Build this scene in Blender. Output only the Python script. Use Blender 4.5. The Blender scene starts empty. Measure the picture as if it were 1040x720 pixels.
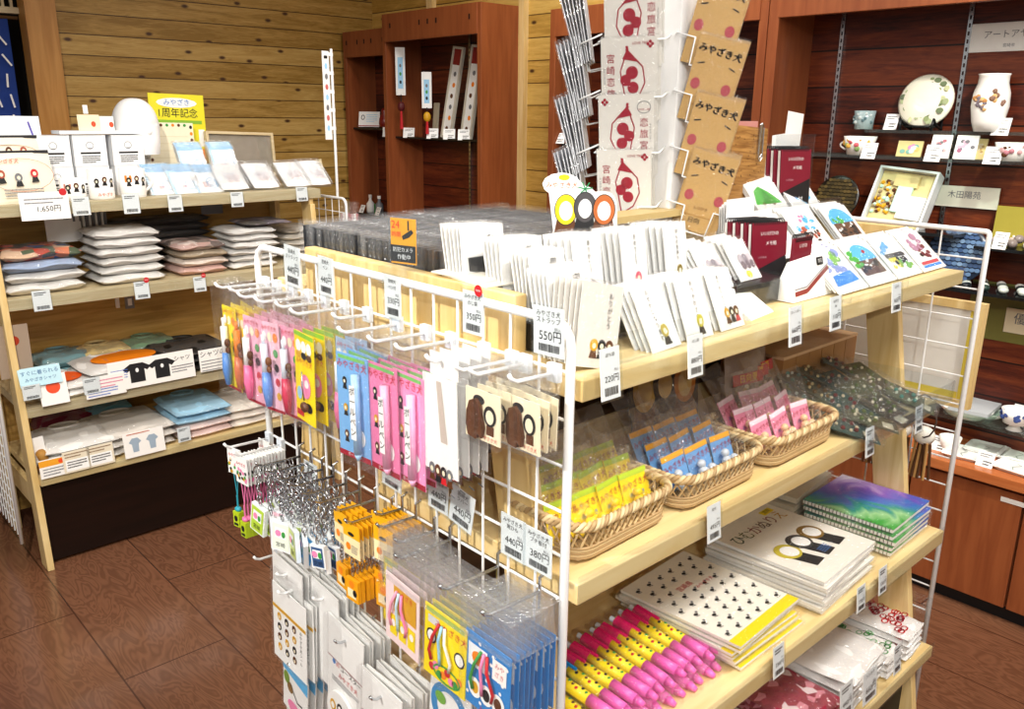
import bpy, math, random
from mathutils import Vector, Matrix
random.seed(7)
C = bpy.context.scene.collection
rad = math.radians
# ------------------------------------------------------------------ camera
FPX, PITCH, ROLL, YAW, EYE = 862.0, rad(15.75), rad(0.6), rad(47.2), Vector((0, 0, 1.55))
_fh = Vector((math.cos(YAW), math.sin(YAW), 0)); _r = Vector((math.sin(YAW), -math.cos(YAW), 0)); _up = Vector((0, 0, 1))
FW = math.cos(PITCH)*_fh - math.sin(PITCH)*_up
_u = math.cos(PITCH)*_up + math.sin(PITCH)*_fh
RT = math.cos(ROLL)*_r + math.sin(ROLL)*_u
UP = -math.sin(ROLL)*_r + math.cos(ROLL)*_u
def _ray(x, y): return (x-520)/FPX*RT - (y-360)/FPX*UP + FW
def pz(x, y, z): d = _ray(x, y); return EYE + d*((z-EYE.z)/d.z)        # survey: where the sight line meets a level plane
def pX(x, y, X): d = _ray(x, y); return EYE + d*((X-EYE.x)/d.x)        # ... a plane across the room
def pY(x, y, Y): d = _ray(x, y); return EYE + d*((Y-EYE.y)/d.y)        # ... a plane along the room
cam = bpy.data.cameras.new('camera'); cam.sensor_width = 36; cam.lens = FPX/1040*36; cam.clip_start = .05
co = bpy.data.objects.new('camera', cam); C.objects.link(co)
co.matrix_world = Matrix(((RT.x, UP.x, -FW.x, EYE.x), (RT.y, UP.y, -FW.y, EYE.y), (RT.z, UP.z, -FW.z, EYE.z), (0, 0, 0, 1)))
bpy.context.scene.camera = co
sc = bpy.context.scene
sc.view_settings.view_transform = 'Standard'; sc.view_settings.exposure = .12; sc.view_settings.gamma = .93
sc.cycles.transparent_max_bounces = 40
sc.cycles.max_bounces = 6
# ------------------------------------------------------------------ materials
def hexc(h):
    h = h.lstrip('#'); v = [int(h[i:i+2], 16)/255 for i in (0, 2, 4)]
    return tuple((c/12.92 if c <= .04045 else ((c+.055)/1.055)**2.4) for c in v) + (1,)
MATS = {}
def nt(name):
    m = bpy.data.materials.new(name); m.use_nodes = True
    return m, m.node_tree.nodes, m.node_tree.links, m.node_tree.nodes['Principled BSDF']
def P(col, rough=.5, metal=0, noise=.06, emit=0):
    """plain colour with a faint procedural mottling"""
    k = (col, rough, metal, noise, emit)
    if k in MATS: return MATS[k]
    m, N, L, b = nt('mat_'+col.strip('#'))
    b.inputs['Roughness'].default_value = rough; b.inputs['Metallic'].default_value = metal
    c = hexc(col)
    if noise:
        tc = N.new('ShaderNodeTexCoord'); t = N.new('ShaderNodeTexNoise'); t.inputs['Scale'].default_value = 30
        L.new(tc.outputs['Object'], t.inputs['Vector'])
        mx = N.new('ShaderNodeMix'); mx.data_type = 'RGBA'
        mx.inputs[6].default_value = tuple(v*(1-noise) for v in c[:3]) + (1,)
        mx.inputs[7].default_value = tuple(min(1, v*(1+noise)) for v in c[:3]) + (1,)
        L.new(t.outputs['Fac'], mx.inputs[0]); L.new(mx.outputs[2], b.inputs['Base Color'])
    else: b.inputs['Base Color'].default_value = c
    if emit:
        b.inputs['Emission Color'].default_value = c; b.inputs['Emission Strength'].default_value = emit
    MATS[k] = m
    return m
def clear(name, tint='#ffffff', fac=.10, rough=.12, milk=0.0, crinkle=0):
    k = ('clear', name)
    if k in MATS: return MATS[k]
    m, N, L, b = nt('mat_'+name)
    N.remove(b); out = N['Material Output']
    tr = N.new('ShaderNodeBsdfTransparent'); tr.inputs[0].default_value = hexc(tint)
    gl = N.new('ShaderNodeBsdfGlossy'); gl.inputs['Roughness'].default_value = rough
    lw = N.new('ShaderNodeLayerWeight'); lw.inputs[0].default_value = .25
    ma = N.new('ShaderNodeMath'); ma.operation = 'MULTIPLY_ADD'; ma.inputs[1].default_value = .16; ma.inputs[2].default_value = fac
    L.new(lw.outputs['Facing'], ma.inputs[0])
    mx = N.new('ShaderNodeMixShader'); L.new(ma.outputs[0], mx.inputs[0]); L.new(tr.outputs[0], mx.inputs[1]); L.new(gl.outputs[0], mx.inputs[2])
    last = mx
    if crinkle:
        tc = N.new('ShaderNodeTexCoord'); t = N.new('ShaderNodeTexNoise'); t.inputs['Scale'].default_value = crinkle; t.inputs['Distortion'].default_value = 1.5
        L.new(tc.outputs['Object'], t.inputs['Vector'])
        bp = N.new('ShaderNodeBump'); bp.inputs['Strength'].default_value = .9; bp.inputs['Distance'].default_value = .01
        L.new(t.outputs['Fac'], bp.inputs['Height']); L.new(bp.outputs[0], gl.inputs['Normal'])
    if milk:
        df = N.new('ShaderNodeBsdfDiffuse'); df.inputs[0].default_value = (.9, .92, .95, 1)
        m2 = N.new('ShaderNodeMixShader'); m2.inputs[0].default_value = milk
        L.new(mx.outputs[0], m2.inputs[1]); L.new(df.outputs[0], m2.inputs[2]); last = m2
    L.new(last.outputs[0], out.inputs[0])
    MATS[k] = m
    return m
BAG = clear('poly_bag', fac=.035, milk=.012, crinkle=60)
BAGTOP = clear('poly_bag_loose', fac=.09, milk=.05, crinkle=45)
FILM = clear('file_film', fac=.035, milk=.01, crinkle=70, rough=.08)
ACR = clear('acrylic', '#fafcfd', fac=.03, rough=.03, milk=.008)
GLASS = clear('shelf_glass', '#e6f2ec', fac=.05, rough=.02, milk=.02)
def wood(name, c1, c2, axis='X', scale=1.0, rough=.4, coat=0):
    k = ('wood', name)
    if k in MATS: return MATS[k]
    m, N, L, b = nt('mat_'+name)
    tc = N.new('ShaderNodeTexCoord'); mp = N.new('ShaderNodeMapping'); L.new(tc.outputs['Object'], mp.inputs[0])
    s = [14*scale]*3; s['XYZ'.index(axis)] = 1.2*scale; mp.inputs['Scale'].default_value = s
    t = N.new('ShaderNodeTexNoise'); t.inputs['Scale'].default_value = 4; t.inputs['Detail'].default_value = 6; t.inputs['Distortion'].default_value = .6
    L.new(mp.outputs[0], t.inputs['Vector'])
    cr = N.new('ShaderNodeValToRGB'); cr.color_ramp.elements[0].position = .35; cr.color_ramp.elements[1].position = .68
    cr.color_ramp.elements[0].color = hexc(c1); cr.color_ramp.elements[1].color = hexc(c2)
    L.new(t.outputs['Fac'], cr.inputs[0]); L.new(cr.outputs[0], b.inputs['Base Color'])
    b.inputs['Roughness'].default_value = rough; b.inputs['Coat Weight'].default_value = coat
    MATS[k] = m
    return m
def planks(name, cols, spacing, phase, run, groove='#3a2208', knots=True, rough=.5, grain=(.55, 1.0)):
    """horizontal boards: groove every SPACING m of height, grain along RUN, knots"""
    m, N, L, b = nt('mat_'+name)
    def math_(op, a, bb=None, c=None):
        n = N.new('ShaderNodeMath'); n.operation = op
        for i, v in enumerate((a, bb, c)):
            if v is None: continue
            if isinstance(v, (int, float)): n.inputs[i].default_value = v
            else: L.new(v, n.inputs[i])
        return n.outputs[0]
    tc = N.new('ShaderNodeTexCoord'); sp = N.new('ShaderNodeSeparateXYZ'); L.new(tc.outputs['Object'], sp.inputs[0])
    row = math_('DIVIDE', math_('SUBTRACT', sp.outputs[2], phase), spacing)
    idx = math_('FLOOR', row); fr = math_('FRACT', row)
    wn = N.new('ShaderNodeTexWhiteNoise'); wn.noise_dimensions = '1D'; L.new(idx, wn.inputs['W'])
    h = sp.outputs['XYZ'.index(run)]
    cb = N.new('ShaderNodeCombineXYZ')
    L.new(math_('MULTIPLY_ADD', wn.outputs['Value'], 37.0, h), cb.inputs[0]); L.new(math_('MULTIPLY', sp.outputs[2], 11.0), cb.inputs[1]); L.new(idx, cb.inputs[2])
    t = N.new('ShaderNodeTexNoise'); t.inputs['Scale'].default_value = 2.2; t.inputs['Detail'].default_value = 5; t.inputs['Distortion'].default_value = 1.2
    L.new(cb.outputs[0], t.inputs['Vector'])
    wv = N.new('ShaderNodeTexNoise'); wv.inputs['Scale'].default_value = 9; wv.inputs['Detail'].default_value = 3; wv.inputs['Distortion'].default_value = 2
    L.new(cb.outputs[0], wv.inputs['Vector'])
    f = math_('ADD', math_('MULTIPLY', t.outputs['Fac'], .6), math_('MULTIPLY', wv.outputs['Fac'], .4))
    f = math_('ADD', f, math_('MULTIPLY', math_('SUBTRACT', wn.outputs['Value'], .5), .22))
    cr = N.new('ShaderNodeValToRGB'); e = cr.color_ramp.elements
    e[0].position = .34; e[1].position = .68; e[0].color = hexc(cols[0]); e[1].color = hexc(cols[2])
    e2 = cr.color_ramp.elements.new(.5); e2.color = hexc(cols[1])
    L.new(f, cr.inputs[0]); col = cr.outputs[0]
    if knots:
        cb2 = N.new('ShaderNodeCombineXYZ'); L.new(math_('MULTIPLY', cb.inputs[0].links[0].from_socket, 4.2), cb2.inputs[0]); L.new(math_('MULTIPLY', sp.outputs[2], 8.5), cb2.inputs[1])
        vo = N.new('ShaderNodeTexVoronoi'); vo.inputs['Scale'].default_value = 1.0; vo.voronoi_dimensions = '2D'; L.new(cb2.outputs[0], vo.inputs['Vector'])
        kr = N.new('ShaderNodeValToRGB'); ke = kr.color_ramp.elements; ke[0].position = .04; ke[0].color = (1, 1, 1, 1); ke[1].position = .10; ke[1].color = (0, 0, 0, 1)
        L.new(vo.outputs['Distance'], kr.inputs[0])
        pick = math_('GREATER_THAN', vo.outputs['Color'], .35)
        mk = N.new('ShaderNodeMix'); mk.data_type = 'RGBA'; L.new(math_('MULTIPLY', kr.outputs[0], pick), mk.inputs[0]); L.new(col, mk.inputs[6]); mk.inputs[7].default_value = hexc('#4a2a10'); col = mk.outputs[2]
    g = math_('LESS_THAN', fr, .045)
    mg = N.new('ShaderNodeMix'); mg.data_type = 'RGBA'; L.new(g, mg.inputs[0]); L.new(col, mg.inputs[6]); mg.inputs[7].default_value = hexc(groove)
    L.new(mg.outputs[2], b.inputs['Base Color']); b.inputs['Roughness'].default_value = rough
    bp = N.new('ShaderNodeBump'); bp.inputs['Strength'].default_value = .6; bp.inputs['Distance'].default_value = .004; bp.invert = True
    L.new(g, bp.inputs['Height']); L.new(bp.outputs[0], b.inputs['Normal'])
    return m
def printed(name, cols, scale=22):
    m, N, L, b = nt('mat_'+name)
    tc = N.new('ShaderNodeTexCoord'); v = N.new('ShaderNodeTexVoronoi'); v.inputs['Scale'].default_value = scale; L.new(tc.outputs['Object'], v.inputs['Vector'])
    r = N.new('ShaderNodeValToRGB'); r.color_ramp.interpolation = 'CONSTANT'; e = r.color_ramp.elements; sp = N.new('ShaderNodeSeparateColor'); L.new(v.outputs['Color'], sp.inputs[0]); L.new(sp.outputs[0], r.inputs[0])
    e[0].color = hexc(cols[0]); e[1].position = 1/len(cols); e[1].color = hexc(cols[1])
    for k, c in enumerate(cols[2:]): q = e.new((k+2)/len(cols)); q.color = hexc(c)
    L.new(r.outputs[0], b.inputs['Base Color']); b.inputs['Roughness'].default_value = .6
    return m
MAPLE = wood('maple_laminate', '#e2c589', '#efd9a6', 'X', .8, .38)
MAPLEZ = wood('maple_upright', '#dcbd7e', '#ecd39c', 'Z', .8, .4)
CHERRY = wood('cherry_laminate', '#8a4a28', '#9d5a33', 'Z', .7, .38)
CHERRYX = wood('cherry_counter', '#b5683a', '#c47a48', 'Y', .7, .25)
ESPRESSO = wood('espresso_board', '#150a06', '#21100a', 'X', .7, .35)
PALEW = wood('pale_frame', '#c9b48c', '#d9c9a4', 'X', 1.5, .5)
KRAFT = wood('kraft_wood_sheet', '#8a6030', '#b98c50', 'X', 3.5, .5)
WHITE = P('#f4f4f2', .45); PAPER = P('#f2f1ee', .6, 0, .02); INK = P('#1c1c1e', .6, 0, 0); GREYINK = P('#77787c', .6, 0, 0)
WIRE = P('#f1f2f2', .35, 0, .02); STEEL = P('#c9ccd0', .25, 1, .04); RED = P('#c8232c', .5, 0, .03); CRIM = P('#a3122e', .55, 0, .03)
YEL = P('#f6dd12', .5, 0, .03); ORANGE = P('#f08a1c', .5, 0, .03); BLACK = P('#121214', .45, 0, .05); CREAM = P('#eee4c8', .6, 0, .03)
BLUE = P('#2f7cc8', .5, 0, .03); SKY = P('#9fd0ee', .5, 0, .03); PINK = P('#f08cb8', .5, 0, .03); HOT = P('#f05cb0', .45, 0, .03); GREEN = P('#3f9a48', .5, 0, .03)
GOLD = P('#d9a520', .45, 0, .05); BROWN = P('#5e3415', .55, 0, .08); LGREY = P('#d4d5d6', .55, 0, .03); KHAKI = P('#c8aa70', .6, 0, .05); MINT = P('#bfe3d2', .55, 0, .03)
# ------------------------------------------------------------------ mesh building
_TXT = {}
def text_mesh(s):
    if s in _TXT: return _TXT[s]
    cu = bpy.data.curves.new('t', 'FONT'); cu.body = s; cu.size = 1; cu.resolution_u = 2; cu.align_x = 'CENTER'; cu.align_y = 'CENTER'
    o = bpy.data.objects.new('t', cu); C.objects.link(o)
    dg = bpy.context.evaluated_depsgraph_get(); dg.update()
    me = o.evaluated_get(dg).to_mesh()
    r = ([tuple(v.co[:2]) for v in me.vertices], [tuple(p.vertices) for p in me.polygons])
    o.evaluated_get(dg).to_mesh_clear(); bpy.data.objects.remove(o); bpy.data.curves.remove(cu)
    _TXT[s] = r
    return r
I4 = Matrix.Identity(4)
def T(x, y=None, z=None): return Matrix.Translation(x if y is None else (x, y, z))
def Rx(d): return Matrix.Rotation(rad(d), 4, 'X')
def Ry(d): return Matrix.Rotation(rad(d), 4, 'Y')
def Rz(d): return Matrix.Rotation(rad(d), 4, 'Z')
class MB:
    def __init__(s): s.v = []; s.f = []; s.m = []; s.mats = []; s.M = I4
    def add(s, vs, fs, mat):
        if mat not in s.mats: s.mats.append(mat)
        k = s.mats.index(mat); n = len(s.v)
        s.v += [tuple(s.M @ Vector(v)) for v in vs]
        s.f += [tuple(i+n for i in f) for f in fs]; s.m += [k]*len(fs)
        return s
    def box(s, mat, x0, x1, y0, y1, z0, z1):
        v = [(x, y, z) for z in (z0, z1) for y in (y0, y1) for x in (x0, x1)]
        return s.add(v, [(0, 2, 3, 1), (4, 5, 7, 6), (0, 1, 5, 4), (2, 6, 7, 3), (0, 4, 6, 2), (1, 3, 7, 5)], mat)
    def cbox(s, mat, c, d): return s.box(mat, c[0]-d[0]/2, c[0]+d[0]/2, c[1]-d[1]/2, c[1]+d[1]/2, c[2]-d[2]/2, c[2]+d[2]/2)
    def hexa(s, mat, b, t):                                   # 4 bottom + 4 top points
        return s.add(list(b)+list(t), [(3, 2, 1, 0), (4, 5, 6, 7), (0, 1, 5, 4), (1, 2, 6, 5), (2, 3, 7, 6), (3, 0, 4, 7)], mat)
    def prism(s, mat, pts, y0, y1):                           # outline in XZ, thickness along Y
        n = len(pts)
        v = [(p[0], y0, p[1]) for p in pts] + [(p[0], y1, p[1]) for p in pts]
        return s.add(v, [tuple(range(n)), tuple(range(2*n-1, n-1, -1))] + [(i, i+n, (i+1) % n+n, (i+1) % n) for i in range(n)], mat)
    def flat(s, mat, pts, y=-.0006):                          # print: a flat outline in XZ
        return s.add([(p[0], y, p[1]) for p in pts], [tuple(range(len(pts)))], mat)
    def rect(s, mat, x0, x1, z0, z1, y=-.0006): return s.flat(mat, [(x0, z0), (x1, z0), (x1, z1), (x0, z1)], y)
    def disc(s, mat, x, z, rx, rz=None, y=-.0007, n=14, a0=0, a1=360):
        rz = rz or rx
        k = n if a1-a0 >= 360 else n+1
        return s.flat(mat, [(x+rx*math.cos(rad(a0+(a1-a0)*i/n)), z+rz*math.sin(rad(a0+(a1-a0)*i/n))) for i in range(k)], y)
    def ring(s, mat, x, z, rx, rz, w, y=-.0007, n=20, a0=0, a1=360):
        v = []; full = a1-a0 >= 360; k = n if full else n+1
        for i in range(k):
            a = rad(a0+(a1-a0)*i/n)
            v += [(x+rx*math.cos(a), y, z+rz*math.sin(a)), (x+(rx-w)*math.cos(a), y, z+(rz-w)*math.sin(a))]
        q = len(v)
        return s.add(v, [(2*i, (2*i+2) % q, (2*i+3) % q, 2*i+1) for i in range(n)], mat)
    def line(s, mat, pts, w, y=-.0007):
        for a, b in zip(pts, pts[1:]):
            dx, dz = b[0]-a[0], b[1]-a[1]; l = math.hypot(dx, dz) or 1; nx, nz = -dz/l*w/2, dx/l*w/2
            s.flat(mat, [(a[0]+nx, a[1]+nz), (a[0]-nx, a[1]-nz), (b[0]-nx, b[1]-nz), (b[0]+nx, b[1]+nz)], y)
        return s
    def text(s, mat, t, x, z, size, y=-.0008, rot=0, sx=1):
        vs, fs = text_mesh(t); c, q = math.cos(rad(rot))*size, math.sin(rad(rot))*size
        return s.add([(x+c*a*sx-q*b, y, z+q*a*sx+c*b) for a, b in vs], fs, mat)
    def vtext(s, mat, t, x, z, size, y=-.0008, step=1.1):     # downward from z
        for i, ch in enumerate(t): s.text(mat, ch, x, z-i*size*step, size, y)
        return s
    def cyl(s, mat, p0, p1, r, n=8, r2=None, caps=True):
        p0, p1 = Vector(p0), Vector(p1); d = (p1-p0).normalized(); a = d.orthogonal().normalized(); b = d.cross(a); r2 = r if r2 is None else r2
        v = [tuple(p+(a*math.cos(6.2832*i/n)+b*math.sin(6.2832*i/n))*q) for p, q in ((p0, r), (p1, r2)) for i in range(n)]
        f = [(i, (i+1) % n, n+(i+1) % n, n+i) for i in range(n)]
        if caps: f += [tuple(range(n-1, -1, -1)), tuple(range(n, 2*n))]
        return s.add(v, f, mat)
    def tube(s, mat, pts, r, n=6, closed=False):
        pts = [Vector(p) for p in pts]; k = len(pts); v = []; a = None
        for i, p in enumerate(pts):
            d = (pts[(i+1) % k]-pts[i-1]) if closed else (pts[min(i+1, k-1)]-pts[max(i-1, 0)])
            if d.length < 1e-9: d = Vector((0, 0, 1))
            d.normalize()
            a = (d.orthogonal() if a is None else a-d*a.dot(d))
            if a.length < 1e-6: a = d.orthogonal()
            a.normalize(); b = d.cross(a)
            v += [tuple(p+(a*math.cos(6.2832*j/n)+b*math.sin(6.2832*j/n))*r) for j in range(n)]
        f = []
        for i in range(k if closed else k-1):
            i2 = (i+1) % k
            f += [(i*n+j, i*n+(j+1) % n, i2*n+(j+1) % n, i2*n+j) for j in range(n)]
        if not closed: f += [tuple(range(n-1, -1, -1)), tuple(range((k-1)*n, k*n))]
        return s.add(v, f, mat)
    def lathe(s, mat, prof, c=(0, 0, 0), n=24):
        v = [(c[0]+r*math.cos(6.28319*j/n), c[1]+r*math.sin(6.28319*j/n), c[2]+z) for r, z in prof for j in range(n)]
        f = [(i*n+j, i*n+(j+1) % n, (i+1)*n+(j+1) % n, (i+1)*n+j) for i in range(len(prof)-1) for j in range(n)]
        f += [tuple(range(n-1, -1, -1)), tuple(range((len(prof)-1)*n, len(prof)*n))]
        return s.add(v, f, mat)
    def ball(s, mat, c, r, n=10, m=7):
        r = r if isinstance(r, (tuple, list)) else (r, r, r)
        v = [(c[0], c[1], c[2]-r[2])]; 
        for i in range(1, m):
            a = math.pi*i/m-math.pi/2
            v += [(c[0]+r[0]*math.cos(a)*math.cos(6.28319*j/n), c[1]+r[1]*math.cos(a)*math.sin(6.28319*j/n), c[2]+r[2]*math.sin(a)) for j in range(n)]
        v.append((c[0], c[1], c[2]+r[2])); q = len(v)-1
        f = [(0, 1+(j+1) % n, 1+j) for j in range(n)] + [(q, q-n+j, q-n+(j+1) % n) for j in range(n)]
        f += [(1+i*n+j, 1+i*n+(j+1) % n, 1+(i+1)*n+(j+1) % n, 1+(i+1)*n+j) for i in range(m-2) for j in range(n)]
        return s.add(v, f, mat)
    def grid(s, mat, fn, nu, nv):                             # fn(u,v)->xyz, u,v in 0..1
        v = [tuple(fn(i/nu, j/nv)) for j in range(nv+1) for i in range(nu+1)]
        return s.add(v, [(j*(nu+1)+i, j*(nu+1)+i+1, (j+1)*(nu+1)+i+1, (j+1)*(nu+1)+i) for j in range(nv) for i in range(nu)], mat)
    def mesh(s, name, smooth=False):
        me = bpy.data.meshes.new(name); me.from_pydata(s.v, [], s.f)
        for m in s.mats: me.materials.append(m)
        me.polygons.foreach_set('material_index', s.m)
        if smooth: me.polygons.foreach_set('use_smooth', [True]*len(s.f))
        me.update()
        return me
def obj(mb, name, parent=None, M=None, smooth=False, bevel=0):
    o = bpy.data.objects.new(name, mb.mesh(name, smooth)); C.objects.link(o)
    if parent is not None: o.parent = parent
    if M is not None: o.matrix_local = M
    if bevel:
        b = o.modifiers.new('bevel', 'BEVEL'); b.width = bevel; b.segments = 2; b.limit_method = 'ANGLE'
    return o
def tag(o, label, cat, group=None, kind=None):
    o['label'] = label; o['category'] = cat
    if group: o['group'] = group
    if kind: o['kind'] = kind
    return o
def solo(mb, name, M, label, cat, group=None, smooth=False, bevel=0):
    return tag(obj(mb, name, None, M, smooth, bevel), label, cat, group)
def thing(name, M, label, cat, group=None):
    o = bpy.data.objects.new(name, None); o.empty_display_size = .02; C.objects.link(o); o.matrix_world = M
    return tag(o, label, cat, group)
def struct(mb, name, parent=None, smooth=False):
    o = obj(mb, name, parent, None, smooth)
    if parent is None: o['kind'] = 'structure'
    return o
def dup(root, M, label, group=None):
    r = root.copy(); C.objects.link(r); r.matrix_world = M; r['label'] = label
    if group: r['group'] = group
    for ch in [c for c in KIDS(root)]:
        c = ch.copy(); C.objects.link(c); c.parent = r; c.matrix_parent_inverse = I4
        for g in KIDS(ch):
            d = g.copy(); C.objects.link(d); d.parent = c
    return r
def KIDS(o): return list(o.children)
ORD = ['first', 'second', 'third', 'fourth', 'fifth', 'sixth', 'seventh', 'eighth', 'ninth', 'tenth', 'eleventh', 'twelfth', 'thirteenth', 'fourteenth', 'fifteenth', 'sixteenth', 'seventeenth', 'eighteenth', 'nineteenth', 'twentieth'] + ['twenty-first', 'twenty-second', 'twenty-third', 'twenty-fourth', 'twenty-fifth', 'twenty-sixth', 'twenty-seventh', 'twenty-eighth', 'twenty-ninth', 'thirtieth', 'thirty-first', 'thirty-second', 'thirty-third', 'thirty-fourth', 'thirty-fifth', 'thirty-sixth']
def nth(i, end='the front'): return ('frontmost' if end == 'the front' else 'nearest') if i == 0 else ORD[i]+' from '+end
def lr(i, n): return 'leftmost' if i == 0 else ('rightmost' if i == n-1 else ORD[i]+' from left')
# three round spots of colour: a plain printed motif
def motif(mb, x, z, s, cols=None, y=-.0009):
    cols = cols or (GOLD, INK, BROWN)
    for i, c in enumerate(cols):
        dx = (i-(len(cols)-1)/2)*s*.8
        mb.disc(c, x+dx, z, s*.42, s*.5, y-.0001*i, 12); mb.disc(CREAM, x+dx, z-s*.06, s*.2, s*.24, y-.0004, 10)
        mb.flat((BROWN, INK, RED)[i % 3] if len(cols) > 1 else INK, [(x+dx-s*.42, z-s*1.05), (x+dx+s*.42, z-s*1.05), (x+dx+s*.24, z-s*.42), (x+dx-s*.24, z-s*.42)], y+.0002-.0001*i)
    return mb
def bars(mb, x0, x1, z0, z1, y=-.0008, seed=1):
    r = random.Random(seed); x = x0
    while x < x1:
        w = r.choice((.0007, .0011, .0016)); mb.rect(INK, x, min(x1, x+w), z0, z1, y); x += w+r.choice((.0006, .0009))
    return mb
def textlines(mb, x0, x1, z, n, h=.0016, gap=.0035, mat=None, y=-.0008, seed=3):
    r = random.Random(seed)
    for i in range(n):
        x = x0
        while x < x1-.002:
            w = min(r.uniform(.0015, .004), x1-x)
            mb.rect(mat or GREYINK, x, x+w, z-i*gap-h, z-i*gap, y); x += w+.0008
            if i == n-1 and x > x0+(x1-x0)*.7: break
    return mb
# ------------------------------------------------------------------ the room
PINE_L = planks('pine_boards', ('#93702c', '#b38f4a', '#c6a562'), .0945, .0073, 'X', '#4a2f0e')
PINE_B = planks('pine_boards_back', ('#b08a3c', '#c9a252', '#dab868'), .105, .02, 'Y', '#5a3c14')
REDPL = planks('dark_red_boards', ('#3a130a', '#632713', '#84401f'), .125, .03, 'Y', '#1a0604', knots=False, rough=.4)
def floor_mat():
    m, N, L, b = nt('mat_floor_vinyl')
    tc = N.new('ShaderNodeTexCoord'); mp = N.new('ShaderNodeMapping'); L.new(tc.outputs['Object'], mp.inputs[0]); mp.inputs['Rotation'].default_value = (0, 0, rad(90))
    br = N.new('ShaderNodeTexBrick'); br.inputs['Scale'].default_value = 1; br.inputs['Brick Width'].default_value = .9; br.inputs['Row Height'].default_value = .3; br.inputs['Mortar Size'].default_value = .0025
    br.inputs['Color1'].default_value = (.25, .25, .25, 1); br.inputs['Color2'].default_value = (.8, .8, .8, 1); br.inputs['Mortar'].default_value = (0, 0, 0, 1); br.offset = .5
    L.new(mp.outputs[0], br.inputs['Vector'])
    m2 = N.new('ShaderNodeMapping'); m2.inputs['Scale'].default_value = (9, 2.2, 1); L.new(tc.outputs['Object'], m2.inputs[0])
    wv = N.new('ShaderNodeTexNoise'); wv.inputs['Scale'].default_value = 1.3; wv.inputs['Detail'].default_value = 2; wv.inputs['Distortion'].default_value = 1.8; L.new(m2.outputs[0], wv.inputs['Vector'])
    sn = N.new('ShaderNodeMath'); sn.operation = 'MULTIPLY'; sn.inputs[1].default_value = 55; L.new(wv.outputs['Fac'], sn.inputs[0])
    s2 = N.new('ShaderNodeMath'); s2.operation = 'SINE'; L.new(sn.outputs[0], s2.inputs[0])
    s3 = N.new('ShaderNodeMath'); s3.operation = 'MULTIPLY_ADD'; s3.inputs[1].default_value = .12; L.new(s2.outputs[0], s3.inputs[0])
    bw = N.new('ShaderNodeRGBToBW'); L.new(br.outputs['Color'], bw.inputs[0])
    s4 = N.new('ShaderNodeMath'); s4.operation = 'MULTIPLY_ADD'; s4.inputs[1].default_value = .22; s4.inputs[2].default_value = .36; L.new(bw.outputs[0], s4.inputs[0])
    L.new(s4.outputs[0], s3.inputs[2])
    cr = N.new('ShaderNodeValToRGB'); e = cr.color_ramp.elements; e[0].position = .15; e[0].color = hexc('#5f3d2a'); e[1].position = .85; e[1].color = hexc('#94674c'); L.new(s3.outputs[0], cr.inputs[0])
    mx = N.new('ShaderNodeMix'); mx.data_type = 'RGBA'; L.new(br.outputs['Fac'], mx.inputs[0]); L.new(cr.outputs[0], mx.inputs[6]); mx.inputs[7].default_value = hexc('#523425')
    L.new(mx.outputs[2], b.inputs['Base Color']); b.inputs['Roughness'].default_value = .22; b.inputs['Coat Weight'].default_value = .3; b.inputs['Coat Roughness'].default_value = .12
    n2 = N.new('ShaderNodeTexNoise'); n2.inputs['Scale'].default_value = 2.5; L.new(tc.outputs['Object'], n2.inputs['Vector'])
    bp = N.new('ShaderNodeBump'); bp.inputs['Strength'].default_value = .08; L.new(n2.outputs['Fac'], bp.inputs['Height']); L.new(bp.outputs[0], b.inputs['Normal'])
    return m
WX, WY = 3.05, 4.55
struct(MB().box(floor_mat(), -3, 4, -3, 6, -.05, 0), 'floor')
struct(MB().box(P('#efe9dc', .8), -3, 4, -3, 6, 2.75, 2.8), 'ceiling')
struct(MB().box(PINE_L, 1.28, WX, WY, WY+.05, 0, 2.75), 'wall_back')
struct(MB().box(PINE_B, WX, WX+.05, -2, WY, 0, 2.75), 'wall_right')
struct(MB().box(wood('cedar_post', '#b27c38', '#c6924e', 'Z', .7, .45), 1.155, 1.285, WY-.06, WY+.05, 0, 2.75), 'trim_1')
struct(MB().box(MAPLEZ, WX-.03, WX, 3.2, 3.24, 0, 2.75), 'trim_2')
struct(MB().box(MAPLEZ, WX-.03, WX, 3.93, 3.98, 2.06, 2.75), 'trim_3')
struct(MB().box(P('#0c0a08', .9), -3, 1.6, 5.0, 5.05, 0, 2.75), 'wall_left')  # near-black colour paints the darkness of the doorway recess
# blue noren and lattice in the opening
N_BLUE = P('#1c3f8f', .8)
mb = MB()
def nor(u, v): return (.39+.72*u, 4.62+.015*math.sin(u*16), 1.35+.60*v)
mb.grid(N_BLUE, nor, 48, 3)
for k in range(7):
    for j in range(5):
        xx = .74+.055*k+.01*(j % 2); zz = 1.5+.09*j
        mb.M = T(xx, 4.595, zz) @ Ry(random.uniform(-40, 40)); mb.box(WHITE, -.004, .004, -.001, .001, -.03, .03)
mb.M = I4
curtain = thing('shop_curtain', I4, 'blue cloth shop curtain with white brushed writing in the dark doorway', 'curtain')
obj(mb, 'cloth', curtain); obj(MB().cyl(P('#6b4a26'), (.35, 4.62, 1.957), (1.154, 4.62, 1.957), .008), 'curtain_rod', curtain)
mb = MB()
for k in range(16): mb.box(PALEW, .6+.035*k, .612+.035*k, 4.6, 4.615, 2.0, 2.4)
lat = thing('wooden_lattice', I4, 'pale wooden slat lattice above the blue doorway curtain', 'lattice')
obj(mb, 'slats', lat)['kind'] = 'stuff'; obj(MB().box(PALEW, .55, 1.154, 4.58, 4.63, 1.972, 1.999), 'bottom_rail', lat)
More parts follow.
